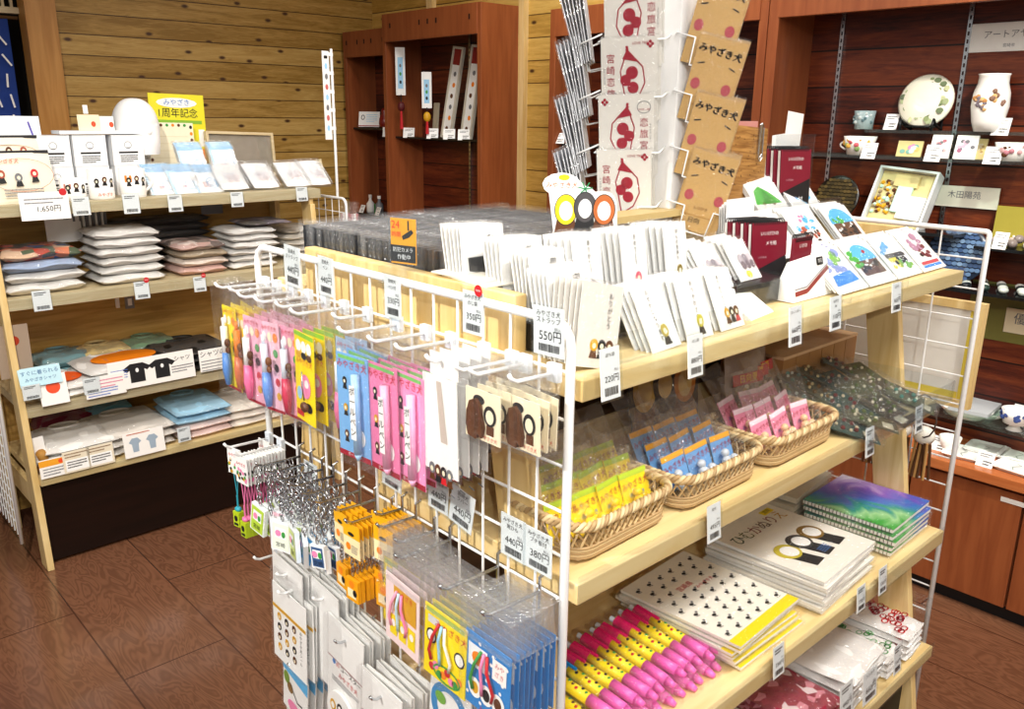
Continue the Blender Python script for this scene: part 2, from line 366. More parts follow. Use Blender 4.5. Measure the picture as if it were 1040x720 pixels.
# ------------------------------------------------------------------ lights (ceiling lamps and added fill spots)
def area(name, loc, sx, sy, power, col=(1, .98, .94), rot=(0, 0, 0)):
    l = bpy.data.lights.new(name, 'AREA'); l.shape = 'RECTANGLE'; l.size = sx; l.size_y = sy; l.energy = power; l.color = col
    o = bpy.data.objects.new(name, l); C.objects.link(o); o.location = loc; o.rotation_euler = rot
    return o
area('ceiling_lamp', (1.1, -.2, 2.72), 2.0, .12, 30)
area('ceiling_lamp', (.9, 2.1, 2.72), 1.3, .3, 20)
area('ceiling_lamp', (-.5, -.5, 2.72), 1.3, .5, 40)
area('ceiling_lamp', (1.9, -.4, 2.72), 1.3, .3, 22)
area('ceiling_lamp', (2.3, 2.4, 2.72), .3, 1.4, 18)
area('ceiling_lamp', (2.35, 6.2/4, 2.72), .15, .6, 5)
def spot(name, loc, target, power, size, rad_=.04, col=(1, .97, .91)):
    l = bpy.data.lights.new(name, 'SPOT'); l.energy = power; l.spot_size = rad(size); l.spot_blend = .6; l.shadow_soft_size = rad_; l.color = col
    o = bpy.data.objects.new(name, l); C.objects.link(o); o.location = loc
    o.rotation_euler = (Vector(target)-Vector(loc)).to_track_quat('-Z', 'Y').to_euler()
    return o
spot('fill_spot', (-1.2, -1.7, 2.6), (1.4, .75, .85), 130, 52)  # unseen spot behind the camera, added to brighten front faces
spot('fill_spot', (-.2, .7, 2.7), (1.2, 3.15, .8), 190, 55)  # unseen fill added to brighten the wall unit
spot('fill_spot', (-1.5, 1.2, 2.6), (.75, 1.05, .70), 235, 42)  # unseen spot, added to brighten the packets on the near grid
spot('fill_spot', (1.9, .2, 2.7), (2.95, .9, 1.2), 105, 50)  # unseen fill added for the pottery cabinet and its signs
w = bpy.data.worlds.new('world'); sc.world = w; w.use_nodes = True
w.node_tree.nodes['Background'].inputs[0].default_value = (1, .97, .93, 1); w.node_tree.nodes['Background'].inputs[1].default_value = .42
# ------------------------------------------------------------------ cabinets along the back wall
FX = 2.78
HOLE = P('#2a0d06', .6, 0, 0)
def cabinet(name, label, x, y0, y1, ztop, zf, shelves, stile=.03, base=None, rails=(), backm=REDPL, counter=True):
    t = thing(name, T(x, (y0+y1)/2, 0), label, 'cabinet')
    h = (y1-y0)/2; d = WX-x-.012
    for s in (-1, 1):
        obj(MB().box(CHERRY, 0, d, min(s*h, s*(h-stile)), max(s*h, s*(h-stile)), 0, ztop), 'side_panel', t, bevel=.002)
    f = MB().box(CHERRY, -.004, .022, -h+stile*.9, h-stile*.9, zf, ztop)
    fo = obj(f, 'fascia', t, bevel=.0015)
    hl = MB(); zc = (zf+ztop)/2+.01
    holes = [(-h*.8, 0), (h*.8, 0), (-.07, 0), (0, 0), (.07, 0)]
    for yy, _ in holes: obj(MB().box(HOLE, -.0055, -.0038, yy-.005, yy+.005, zc-.012, zc+.012), 'peg_hole', fo)
    obj(MB().box(CHERRY, 0, d, -h+stile, h-stile, ztop-.02, ztop-.002), 'top_panel', t)
    obj(MB().box(backm, d-.02, d, -h+stile, h-stile, .49, ztop-.02), 'back_panel', t)
    for sx0, z, mat, a, b_ in shelves:
        obj(MB().box(mat, sx0, d-.021, (a if a is not None else -h+stile), (b_ if b_ is not None else h-stile), z-.01, z), 'shelf', t)
    for yy in rails:
        r = MB().box(STEEL, d-.030, d-.0205, yy-.007, yy+.007, .55, ztop-.03); ro = obj(r, 'shelf_rail', t)
        sl = MB()
        for k in range(56): sl.box(HOLE, d-.0308, d-.0302, yy-.0025, yy+.0025, .56+k*.024, .572+k*.024)
        obj(sl, 'rail_slots', ro)['kind'] = 'stuff'
    c = obj(MB().box(CHERRYX, -.022, d, -h, h, .455, .49), 'counter_top', t, bevel=.003)
    obj(MB().box(BLACK, .03, d, -h, h, 0, .05), 'kick_board', t)
    obj(MB().box(CHERRY, .02, d, -h+.001, h-.001, .05, .455), 'base_body', t)
    n = max(1, round((y1-y0)/.36)); dw = (y1-y0)/n
    for k in range(n):
        dr = MB().box(CHERRY, 0, .0195, -h+k*dw+.004, -h+(k+1)*dw-.004, .052, .44)
        obj(dr, 'door', t, bevel=.0015)
    return t
SG = GLASS; DG = P('#15181a', .08, 0, 0)
cab_mid = cabinet('display_cabinet', 'tall cherry-wood display cabinet with hanging charms and long framed pictures', FX, 3.24, 4.06, 2.06, 1.92, [(.05, 1.43, DG, None, None)], rails=(-.05,))
cab_far = cabinet('display_cabinet', 'lower cherry-wood display cabinet in the corner with a small certificate on its shelf', FX+.04, 4.065, 4.52, 2.0, 1.86, [(.03, 1.47, DG, None, None), (.03, .97, DG, None, None)])
cab_rack = cabinet('display_cabinet', 'cherry-wood display cabinet behind the spinning card rack', FX, 1.715, 2.78, 1.99, 1.878, [(.05, 1.43, DG, None, None)], stile=.035)
cab_ware = cabinet('display_cabinet', 'wide cherry-wood display cabinet full of painted pottery, glass shelves and signs', FX, -.35, 1.712, 2.03, 1.88,
   [(.11, 1.43, SG, None, None), (.16, 1.515, SG, None, .72), (.09, 1.17, DG, None, .29), (.05, 1.035, DG, None, .6), (.10, .60, SG, None, .5)], stile=.04, rails=(.45, .875))
lb = MB().box(P('#f4f1ea', .5), -.002, 0, .70-.68-.03, .70-.68+.045, .405, .42)
obj(lb, 'door_label', cab_ware)
# --- price holders on cabinet shelves
def stand_tag(M, label, w=.05, h=.045, tilt=-25, group=None):
    mb = MB(); mb.M = Rx(tilt); mb.box(WHITE, -w/2, w/2, 0, .0015, 0, h); textlines(mb, -w*.35, w*.35, h*.85, 2, .003, .007, seed=int(w*1e4)); textlines(mb, -w*.1, w*.4, h*.4, 2, .004, .009, INK)
    return solo(mb, 'price_card', M, label, 'price card', group)
W_ = Rz(-90)                                                   # faces the shop floor (towards -X)
def onshelf(px, py, X, z): p = pX(px, py, X); return Vector((X, p.y, z))
# charms
def charm(px, y0, y1, label, c):
    p = pX(px, y0, 2.82); q = pX(px, y1, 2.82); h = p.z-q.z
    t = thing('hanging_charm', T(p.x, p.y, p.z-h) @ Rz(-42), label, 'charm')
    a = MB().box(WHITE, -.026, .026, 0, .003, h*.42, h); a.rect(SKY, -.014, .014, h*.5, h*.88)
    for k in range(3): a.disc((INK, GREEN, GREYINK)[k], 0, h*(.58+.1*k), .006, .009)
    obj(a, 'header_card', t)
    obj(MB().cyl(RED, (0, 0, 0), (0, 0, h*.3), .010, r2=.004), 'tassel', t)
    obj(MB().ball(c, (0, 0, h*.28), (.02, .014, .026)), 'bead', t)
    obj(MB().cyl(INK, (0, 0, h*.28), (0, 0, h*.43), .0025), 'cord', t)
charm(406, 48, 131, 'long red-tasselled charm hanging under a white card in the tall cabinet', P('#5b1418'))
charm(433, 73, 136, 'shorter charm with gold bead hanging in the tall cabinet', GOLD)
def long_frame(px, py, lean, label, gold=False):
    p = onshelf(px, py, 2.86, 1.43)
    mb = MB(); w, h = .085, .46
    M = T(p.x, p.y, p.z) @ W_ @ Ry(lean) @ Rx(-6)
    t = thing('long_framed_picture', M, label, 'framed picture')
    fr = MB()
    for x0, x1, z0, z1 in ((-w/2, -w/2+.012, 0, h), (w/2-.012, w/2, 0, h), (-w/2+.012, w/2-.012, 0, .012), (-w/2+.012, w/2-.012, h-.012, h)): fr.box(P('#c9c3b4', .3), x0, x1, 0, .016, z0, z1)
    obj(fr, 'frame', t)
    pc = MB().box(PAPER, -w/2+.012, w/2-.012, .006, .015, .012, h-.012)
    pc.rect(P('#8d2420'), -w/2+.012, w/2-.012, h-.09, h-.012, .0055)
    for k in range(6): pc.disc((BROWN, ORANGE, GREYINK)[k % 3], random.uniform(-.01, .01), .05+k*.055, .011, .012, .0053)
    obj(pc, 'picture', t)
long_frame(452, 138, 7, 'long narrow framed picture, first of two beside the cabinet divider shadow')
long_frame(472, 139, 5, 'long narrow framed picture nearest the tall cabinet side wall')
mb = MB().box(P('#b5ab95', .5), -.02, .02, 0, .01, 0, .18); solo(mb, 'wooden_tablet', T(onshelf(441, 138, 2.9, 1.43)) @ W_ @ Rx(-5), 'plain narrow wooden tablet behind the gold-beaded charm', 'tablet')
for i, (px, py) in enumerate(((394, 140), (415, 141), (439, 142), (456, 143), (471, 144))):
    stand_tag(T(onshelf(px, py, 2.835, 1.425)) @ Rz(-45), 'white price card, %s along the tall cabinet shelf' % nth(i, 'its far end').replace('nearest', 'first'), .062, .058)
mb = MB(); mb.M = Rx(-15) @ Matrix.Scale(.85, 4); mb.box(WHITE, -.075, .075, 0, .004, 0, .105); mb.ring(GREYINK, -.045, .065, .014, .018, .006); textlines(mb, -.02, .06, .085, 5, .004, .012, SKY); mb.rect(CRIM, -.075, .075, .004, .010)
solo(mb, 'certificate', T(2.88, 4.37, 1.475) @ Rz(-52), 'small white certificate leaning on the shelf of the corner cabinet', 'certificate')
mb = MB()
mb.lathe(P('#7c1a16', .3), [(.0, 0), (.026, 0), (.034, .02), (.03, .05), (.016, .075), (.02, .09), (.012, .105), (0, .108)], n=16); mb.disc(WHITE, 0, .04, .01, .012, -.035)
solo(mb, 'red_ornament', T((2.87, 4.19, 1.475)), 'small red lacquered ornament beside the certificate', 'ornament', smooth=True)
# small bottles and boxes low in the corner cabinet
for i, (px, c) in enumerate(((357, LGREY), (366, P('#8b8f96')), (376, WHITE), (385, P('#71757c')))):
    mb = MB().lathe(c, [(0, 0), (.022, 0), (.024, .01), (.024, .055), (.009, .075), (.009, .09), (0, .09)], n=12)
    t = thing('small_bottle', T(onshelf(px, 200, 2.9, .97)), 'small bottle low in the corner cabinet, %s from the wall' % ORD[i], 'bottle')
    obj(mb, 'body', t, smooth=True); obj(MB().lathe(WHITE, [(0, .09), (.011, .09), (.011, .108), (0, .108)], n=10), 'cap', t)
for i, px in enumerate((366, 382)): stand_tag(T(onshelf(px, 205, 2.85, .97)) @ W_, 'white price card below the small bottles, %s from the wall' % ORD[i], .045, .05)
mb = MB().box(GREEN, -.03, .03, 0, .05, 0, .05); mb.rect(WHITE, -.024, .024, .01, .03); solo(mb, 'small_box', T(onshelf(383, 185, 2.9, .97)+Vector((0, .09, 0))) @ W_, 'small green box behind the bottles in the corner cabinet', 'box')
mb = MB().box(P('#8a90a8'), -.10, .10, 0, .14, 0, .03); mb.M = T(0, .13, 0) @ Rx(-20); mb.box(P('#40538c'), -.1, .1, 0, .004, 0, .10); mb.rect(P('#9a6fae'), -.1, .1, .05, .1); mb.M = I4
for k in range(5): mb.ball(P('#9a6a4a'), (-.08+.04*k, .05, .036), .018)
solo(mb, 'sweets_box', T(pX(470, 218, 2.83).x, pX(470, 218, 2.83).y, .94) @ W_, 'open sweets box with a blue and violet lid in the tall cabinet', 'box')
bx = MB().box(CHERRY, -.13, .13, 0, .16, .49, .939); solo(bx, 'display_plinth', T(pX(470, 218, 2.83).x, pX(470, 218, 2.83).y, 0) @ W_, 'cherry-wood plinth under the open sweets box', 'plinth')
stand_tag(T(2.80, 2.735, 1.43) @ Rz(-60), 'white price card on the shelf behind the card rack', .055, .05)
# ------------------------------------------------------------------ pottery cabinet contents
def sign(px, py, X, w, h, txt, sub, label, col='#f3f1ec', size=.03):
    p = pX(px, py, X)
    mb = MB().box(P(col, .5), -w/2, w/2, 0, .006, -h/2, h/2); mb.text(GREYINK, txt, 0, h*.08, size)
    if sub: mb.text(GREYINK, sub, 0, -h*.3, size*.45)
    return solo(mb, 'sign_board', T(X, p.y, p.z) @ W_, label, 'sign')
BP = 3.012
sign(1026, 37, BP, .24, .085, 'アートアヤモ', '宮崎市', 'white sign high on the cabinet back wall above the vase', size=.026)
sign(979, 200, BP-.01, .21, .068, '木田陽苑', '', 'cream sign hung under the glass shelves', '#e6e2d2', .026)
sign(1022, 318, BP, .23, .19, '', '', 'olive green square panel on the cabinet back wall', '#7d7a3c')
sign(1036, 327, BP-.008, .09, .08, '優', '', 'cream label hung on the olive panel', '#eadfbe', .04)
def cup(name, px, py, X, z, r, h, mat, spots, label, cat, handle=False, foot=False, taper=.72):
    p = pX(px, py, X); t = thing(name, T(X, p.y, z) @ W_, label, cat)
    pr = [(0, 0), (r*taper, 0), (r*.95*(taper*.5+.5), h*.45), (r, h), (r*.93, h), (r*.85*(taper*.5+.5), h*.45), (r*.6*taper, h*.08), (0, h*.08)]
    if foot: pr = [(0, -h*.5), (r*.55, -h*.5), (r*.35, -h*.3), (r*.3, -.002), (r*taper, 0)] + pr[2:]
    dz = h*.5 if foot else 0
    b = MB(); b.M = T(0, 0, dz); b.lathe(mat, pr, n=28); obj(b, 'bowl' if cat != 'cup' else 'body', t, smooth=True)
    dec = MB()
    for k in range(12 if spots else 0):
        a = -1.571+random.uniform(-1.3, 1.3); zz = h*random.uniform(.3, .85)+dz; rr = r*(taper*.5+.5)*.985
        dec.ball(random.choice(spots), (rr*math.cos(a), rr*math.sin(a), zz), (r*.18, r*.09, r*.16), 8, 5)
    if spots: obj(dec, 'painted_decoration', t)
    if handle: obj(MB().tube(mat, [(-r*.9-.02*math.sin(k*.35), 0, h*.75-h*.5*k/9) for k in range(10)], .0035), 'handle', t, smooth=True)
CER = P('#f2f0ea', .15, 0, .03); PETAL = (P('#c8606a'), P('#d8a84c'), P('#7c9a5c'))
cup('flower_cup', 872, 157, 2.93, 1.43, .055, .062, CER, PETAL, 'white coffee cup painted with red flowers on the glass shelf', 'cup', True)
cup('glass_tumbler', 876, 138, 2.98, 1.515, .036, .062, P('#9fb2b4', .2), (P('#5f7a80'), P('#c8d2d0')), 'grey glazed tumbler on the upper glass shelf', 'cup', taper=.85)
cup('flower_bowl', 1026, 165, 2.93, 1.43, .05, .055, CER, (P('#b57a84'), P('#c9a0a0'), BROWN), 'white bowl with pink flowers at the end of the lower glass shelf', 'bowl')
p = pX(936, 112, 2.965)
pl = thing('painted_plate', T(2.965, p.y, 1.515) @ W_, 'round cream plate painted with green flowers upright on a black stand', 'plate')
b = MB(); b.M = T(0, .02, .095) @ Ry(14) @ Rx(90-14); b.lathe(P('#f0edda', .15), [(0, .012), (.05, .012), (.082, 0), (.088, -.004), (.082, -.008), (.05, .004), (0, .004)][::-1], n=36); obj(b, 'dish', pl, smooth=True)
b = MB(); b.M = T(0, .018, .095) @ Rx(-14)
for k in range(46):
    a, r = random.uniform(0, 6.28), .075*math.sqrt(random.random()); b.disc(random.choice((P('#8c9a6a'), P('#a8b48a'), P('#6f7f5c'), P('#c8cda0'), P('#5e6a52'))), r*math.cos(a), r*math.sin(a), random.uniform(.005, .012), random.uniform(.004, .010), -.0065-.0003*k/46)
obj(b, 'flower_painting', pl)
b = MB()
for s in (-1, 1): b.tube(BLACK, [(s*.05, -.03, 0), (s*.055, -.028, .035), (s*.05, .0, .018), (s*.05, .05, .003), (s*.045, .055, .06)], .005)
b.tube(BLACK, [(-.05, 0, .012), (.05, 0, .012)], .004)
st = obj(b, 'stand', pl, smooth=True)
p = pX(1002, 130, 2.95); vz = thing('flower_vase', T(2.95, p.y, 1.515) @ W_, 'tall white vase painted with brown blossoms on the upper glass shelf', 'vase')
b = MB().lathe(CER, [(0, 0), (.036, 0), (.046, .03), (.054, .075), (.052, .115), (.043, .145), (.043, .165), (.046, .172), (.04, .172), (.038, .15), (0, .14)], n=32); obj(b, 'body', vz, smooth=True)
b = MB()
for k in range(30):
    a = -1.571+random.gauss(0, .5); zz = .09+.02*math.sin(a*5)+random.gauss(0, .012); b.ball(random.choice((P('#b5824a'), P('#8a6a58'), P('#d9b078'), P('#7a7078'), WHITE)), (.0535*math.cos(a), .0535*math.sin(a), zz), (.008, .004, .008), 7, 5)
obj(b, 'blossom_painting', vz)
for i, (px, py, X, z, w, h, lab) in enumerate((
    (880, 165, 2.88, 1.42, .05, .055, 'white price card hanging in front of the red-flower cup'), (903, 132, 2.97, 1.515, .045, .055, 'white price card beside the painted plate'),
    (945, 167, 2.88, 1.42, .05, .055, 'white price card in front of the flower-painted tile'), (1006, 167, 2.88, 1.42, .05, .055, 'white price card in front of the pink-flower bowl'), (1014, 140, 2.93, 1.505, .05, .055, 'white price card at the foot of the tall vase'))):
    p = pX(px, py, X); stand_tag(T(X, p.y, z) @ W_, lab, w, h, -20)
def tile(px, X, z, w, h, cols, label, tilt=-14, bg=CER, back=None):
    p = pX(px, 150, X); mb = MB(); mb.M = Rx(tilt); mb.box(bg, -w/2, w/2, 0, .006, 0, h)
    for k in range(9): mb.disc(random.choice(cols), random.uniform(-w*.32, w*.32), random.uniform(h*.3, h*.75), w*.11, w*.09, -.001-.0001*k)
    return solo(mb, 'painted_tile', T(X, p.y, z) @ W_, label, 'tile')
tile(923, 2.95, 1.43, .082, .052, (MINT, P('#7fb0a0'), P('#d8c070'), PINK), 'small landscape tile in mint and gold beside the flower cup', bg=P('#d9c88c'))
tile(954, 2.93, 1.43, .062, .075, (P('#b5737c'), P('#d6b0b0'), GREYINK), 'white tile with rose painting next to the glass rail')
tile(980, 2.93, 1.43, .066, .075, (P('#a86a84'), P('#d6b0c0'), GREYINK), 'white tile with purple flower painting beyond the glass rail')
tile(994, 2.96, 1.43, .04, .065, (CREAM, KHAKI), 'narrow yellow card behind the purple flower tile', bg=P('#e8d79a'))
# jewellery tray box
p = pX(902, 224, 2.86); jb = thing('jewellery_box', T(2.86, p.y, 1.2) @ W_ @ Ry(4) @ Rx(-24), 'open white box of necklaces and bead packets propped up below the glass shelf', 'box')
w, h = .20, .21; b = MB()
for x0, x1, z0, z1 in ((-w/2, -w/2+.008, 0, h), (w/2-.008, w/2, 0, h), (-w/2+.008, w/2-.008, 0, .008), (-w/2+.008, w/2-.008, h-.008, h)): b.box(P('#d9dcdc', .3), x0, x1, 0, .05, z0, z1)
b.box(P('#d9dcdc', .3), -w/2, w/2, .045, .05, 0, h); obj(b, 'tray', jb)
b = MB().box(P('#cfc48c'), -w/2+.01, w/2-.01, .02, .044, .01, h-.01); obj(b, 'lining', jb)
bd = MB()
for k in range(60): bd.ball(random.choice((BROWN, GOLD, P('#9a8a6a'), MINT)), (random.uniform(-.085, -.01), .018, random.uniform(.05, .17)), .007, 6, 4)
obj(bd, 'bead_strings', jb)['kind'] = 'stuff'
obj(MB().box(PAPER, .005, .085, .008, .019, .04, .12), 'white_packet', jb); obj(MB().box(MINT, -.02, .03, .01, .019, .06, .15), 'mint_packet', jb); obj(MB().box(P('#d8c98c'), -.04, .04, .012, .019, .15, .19), 'straw_packet', jb)
sh = MB().box(DG, 2.83, 3.0, 1.02, 1.66, 1.19, 1.2); so = obj(sh, 'shelf', cab_ware); so.location = -cab_ware.location
def scale_dish(px, py, X, z, r, cols, label):
    p = pX(px, py, X); t = thing('scale_pattern_dish', T(X, p.y, z) @ W_ @ Rx(-14), label, 'dish')
    b = MB(); b.M = T(0, 0.012, r) @ Rx(90); b.lathe(cols[0], [(0, 0), (r*.7, 0), (r, .012), (r, .018), (r*.7, .008), (0, .008)], n=32); obj(b, 'dish', t, smooth=True)
    b = MB()
    for j in range(-6, 7):
        for i in range(-6, 7):
            x, z2 = (i+.5*(j % 2))*r*.17, j*r*.155
            if math.hypot(x, z2) < r*.92: b.disc(random.choice(cols[1:]), x, z2+r, r*.095, r*.075, -.0075-.0002*((i+j) % 3), 8)
    obj(b, 'scale_pattern', t)
scale_dish(971, 250, 2.9, 1.036, .095, (P('#1e2c40', .3), P('#6a88ac', .25), P('#4a648c', .25), P('#8aa8c8', .25)), 'round blue dish with fish-scale pattern standing behind the wire grid')
scale_dish(847, 205, 2.9, 1.2, .08, (P('#171208', .3), P('#4a3d1c', .3), P('#3a3016', .3), P('#5d4d26', .3)), 'round dark olive dish with scale pattern behind the postcards')
# shells and stones
b = MB().box(P('#a89c3e', .5), -.06, .06, 0, .01, 0, .12); solo(b, 'olive_card', T(2.97, pX(1030, 230, 2.97).y, 1.17) @ W_ @ Rx(-5), 'olive yellow card standing on the dark shelf behind the shells', 'card')
for i in range(16):
    b = MB().ball(random.choice((CER, P('#c8b8b0', .3), P('#8d817c', .3))), (0, 0, 0), (.020, .016, .014), 8, 5)
    solo(b, 'shell', T(2.90+.03*(i % 4), .78+.021*(i//2)+.004*(i % 3), 1.1845+.012*(i % 2)), 'small pale shell heaped on the dark upper shelf beside the olive card', 'shell', 'shells heaped beside the olive card', True)
for i in range(34):
    b = MB().ball(random.choice((CER, P('#22262a', .3), P('#5a605c', .3), P('#c9cfc6', .3), P('#31443c', .3))), (0, 0, 0), (random.uniform(.012, .022), .015, .010), 8, 5)
    solo(b, 'polished_stone', T(2.86+.035*(i % 4), .70+.0135*i, 1.0455), 'polished stone strewn along the dark shelf below the shells', 'stone', 'polished stones on the dark shelf', True)
stand_tag(T(2.85, pX(1012, 262, 2.85).y, 1.17) @ W_, 'white price card by the shells at the shelf edge', .04, .055)
# counter: plates, bowls
def dish(px, py, X, z, rx, ry, label, rim=.012, dec=(P('#9fb09a'),)):
    p = pX(px, py, X); t = thing('oval_plate', T(X, p.y, z) @ W_, label, 'plate')
    b = MB(); b.M = Matrix.Diagonal((rx, ry, 1, 1)); b.lathe(CER, [(0, 0), (.6, 0), (1, rim), (1, rim+.004), (.62, .005), (0, .005)], n=36); obj(b, 'dish', t, smooth=True)
    b = MB(); b.M = Rx(-90)
    for k in range(5): b.disc(dec[k % len(dec)], (k-2)*rx*.12, .0, rx*.06, ry*.08, -.0075)
    obj(b, 'painting', t)
def square_plate(px, py, X, label, rot, z=.49):
    p = pX(px, py, X); t = thing('square_plate', T(X, p.y, z) @ Rz(rot), label, 'plate'); s = .062
    b = MB(); R = .014
    def ol(k, q): return [(sx*(k-q)+q*math.cos(a), sy*(k-q)+q*math.sin(a)) for sx, sy, a0 in ((1, 1, 0), (-1, 1, 90), (-1, -1, 180), (1, -1, 270)) for a in (rad(a0), rad(a0+45), rad(a0+90))]
    v = []; 
    for k, zz in ((s*.8, 0), (s, .012), (s*.96, .013), (s*.8, .006)): v += [(x, y, zz) for x, y in ol(k, R)]
    f = [(i*12+j, i*12+(j+1) % 12, (i+1)*12+(j+1) % 12, (i+1)*12+j) for i in range(3) for j in range(12)] + [tuple(range(11, -1, -1)), tuple(range(36, 48))]
    b.add(v, f, P('#f6f5f1', .15, 0, .02)); obj(b, 'dish', t)
    b = MB(); b.M = T(0, 0, .0068) @ Rx(-90); b.line(P('#9aa59a'), [(-.03, .0), (-.01, .01), (.02, -.005), (.03, .012)], .003, 0); obj(b, 'leaf_painting', t)
square_plate(981, 453, 2.86, 'white square plate with leaf sketch nearest the counter edge', 8)
square_plate(1005, 439, 2.95, 'white square plate behind the front one on the counter', 4)
square_plate(1036, 460, 2.86, 'white square plate with leaf sketch beside the front one', -6)
square_plate(1040, 443, 2.97, 'white square plate deep on the counter near the price card', 3)
dish(980, 420, 2.92, .60, .085, .06, 'wide oval bowl with grey leaf painting on the low glass shelf', .03)
dish(1000, 408, 2.97, .60, .075, .05, 'pale green oval plate behind the oval bowl', .018)
cup('footed_bowl', 1033, 418, 2.91, .60, .045, .045, CER, (P('#2a3f7c'), P('#41599a')), 'white footed bowl with a navy flower band', 'bowl', foot=True, taper=.8)
p = pX(965, 432, 2.84); cup('mug_cup', 968, 428, 2.86, .49, .035, .05, CER, (), 'small white cup with a ring handle on the counter', 'cup', True)
for lab, px, py, X, z in (('white price card in front of the square plates', 1000, 465, 2.80, .49), ('white price card beside the oval bowl', 955, 440, 2.83, .49), ('white price card behind the navy footed bowl', 1037, 415, 2.99, .61)): stand_tag(T(X, pX(px, py, X).y, z) @ W_, lab, .05, .05)
b = MB().box(P('#c6cbcd', .2), -.09, .09, -.06, .06, 0, .012); solo(b, 'grey_tray', T(2.95, pX(993, 402, 2.95).y, .63) @ Rz(4), 'flat grey tray with a folded sheet above the oval plate', 'tray')
b = MB().box(SG, -.1, .1, -.07, .07, .0, .012); solo(b, 'tray_riser', T(2.95, pX(993, 402, 2.95).y, .617) @ Rz(4), 'low clear riser under the grey tray', 'riser')
# ------------------------------------------------------------------ shelving units
def shelf_unit(name, label, x0, x1, yc, fy, shelves, flip, divider, kick, tops=1.325):
    """two A-shaped end frames, shelves between them; fy(z) = front edge of the end frame"""
    t = thing(name, T((x0+x1)/2, yc, 0), label, 'shelving unit')
    ox = -(x0+x1)/2; th = .022; lw = .075
    for xa in (x0, x1-th):
        f = obj(MB().box(MAPLEZ, xa+ox, xa+ox+th, fy(1.19)-yc+.012, -(fy(1.19)-yc)-.012, 1.19, tops), 'end_board', t, bevel=.002)
        for s in (1, -1):
            def Y(z, k): return s*(fy(z)-yc+k)
            b = [(xa+ox, Y(0, 0), 0), (xa+ox+th, Y(0, 0), 0), (xa+ox+th, Y(0, lw), 0), (xa+ox, Y(0, lw), 0)]
            tp = [(xa+ox, Y(1.19, 0), 1.19), (xa+ox+th, Y(1.19, 0), 1.19), (xa+ox+th, Y(1.19, lw), 1.19), (xa+ox, Y(1.19, lw), 1.19)]
            obj(MB().hexa(MAPLEZ, b, tp), 'leg', t, bevel=.002)
        obj(MB().box(MAPLEZ, xa+ox, xa+ox+th, -.065, .065, 0, 1.189), 'center_post', t)
        obj(MB().box(MAPLEZ, xa+ox+.002, xa+ox+th-.002, fy(.25)-yc+lw-.01, -.0655, .22, .30), 'cross_rail', t)
    for y0, z0, z1, mat, xl, xr in shelves:
        o = obj(MB().box(mat, xl+ox, xr+ox, y0-yc, -.011 if True else 0, z0, z1), 'shelf', t, bevel=.002)
        e = MB().box(ACR, xl+ox, xr+ox, y0-yc-.0035, y0-yc-.0008, z0+.003, z1+.012); obj(e, 'price_rail', o)
    obj(MB().box(divider, x0+th+ox, x1-th+ox, -.01, .01, .05, tops-.02), 'divider', t)
    obj(MB().box(kick, x0+th+ox, x1-th+ox, fy(.2)-yc+.03, fy(.2)-yc+.05, .012, shelves[-1][1]-.001), 'kick_board', t)
    return t
LX0, LX1 = .612, 1.80
gond = shelf_unit('shelving_unit', 'pale maple shelving island with stepped shelves between two white wire grids', .735, 1.90, 1.06, lambda z: .575+.17*z,
    [(.648, 1.219, 1.247, MAPLE, .715, 1.885), (.645, .945, .975, MAPLE, .715, 1.83), (.61, .626, .658, MAPLE, .715, 1.90), (.595, .335, .363, MAPLE, .715, 1.905)], False, wood('divider_board', '#4a3626', '#5a4330', 'X'), P('#0f0b0a', .5))
leftu = shelf_unit('shelving_unit', 'pale maple shelving unit against the pine wall holding mugs, towels and folded shirts', LX0, LX1, 3.52, lambda z: 3.03+.10*z,
    [(3.15, 1.212, 1.25, PALEW, LX0+.0, LX1+.03), (3.12, .91, .948, PALEW, LX0+.022, LX1-.022), (3.09, .545, .58, PALEW, LX0+.022, LX1-.022), (3.045, .31, .335, MAPLE, LX0+.022, LX1-.022)], False, wood('pine_back', '#b58c44', '#d2aa62', 'X'), ESPRESSO, 1.211)
# back half of the island's top: a bin board and its rear shelf
rear = obj(MB().box(MAPLE, -.56, .56, .011, .42, 1.219, 1.247), 'shelf', gond)
# ------------------------------------------------------------------ wire grids
def wire_grid(name, X, y0, y1, z0, z1, label, dy=.05, dz=.06, r=.0021, rf=.006, feet=True, R=.03):
    t = thing(name, T(X, (y0+y1)/2, 0), label, 'wire grid'); h = (y1-y0)/2
    pts = [(0, -h, z0)] + [(0, -h+R-R*math.cos(a), z1-R+R*math.sin(a)) for a in (0, .4, .8, 1.2, 1.571)] + [(0, h-R+R*math.sin(a), z1-R+R*math.cos(a)) for a in (0, .4, .8, 1.2, 1.571)] + [(0, h, z0)]
    obj(MB().tube(WIRE, pts, rf, 8), 'frame', t, smooth=True)
    b = MB(); n = round((y1-y0)/dy)
    for k in range(1, n): b.cyl(WIRE, (0, -h+2*h*k/n, z0+.02), (0, -h+2*h*k/n, z1-.004), r, 6)
    z = z1-.06
    while z > z0+.02: b.cyl(WIRE, (.003, -h, z), (.003, h, z), r, 6); z -= dz
    obj(b, 'wire_mesh', t)
    return t
GX = .690
wire_grid('wire_grid', GX, .645, 1.42, .02, 1.321, 'white wire grid at the near end of the island, hung with keychains and packets')
wire_grid('wire_grid', 1.975, .64, 1.42, .10, 1.321, 'white wire grid at the far end of the island, facing the pottery cabinet', dy=.10, dz=.066, R=.008)
wire_grid('wire_grid', .560, 3.10, 3.42, .10, .98, 'white wire grid on the outer end of the towel shelves, seen almost edge-on', dy=.04, dz=.04)
g4 = wire_grid('wire_grid', 1.955, 3.16, 3.50, .10, 1.20, 'white wire grid with long hooks between the mask shelf and the cabinets', dy=.06, dz=.06)
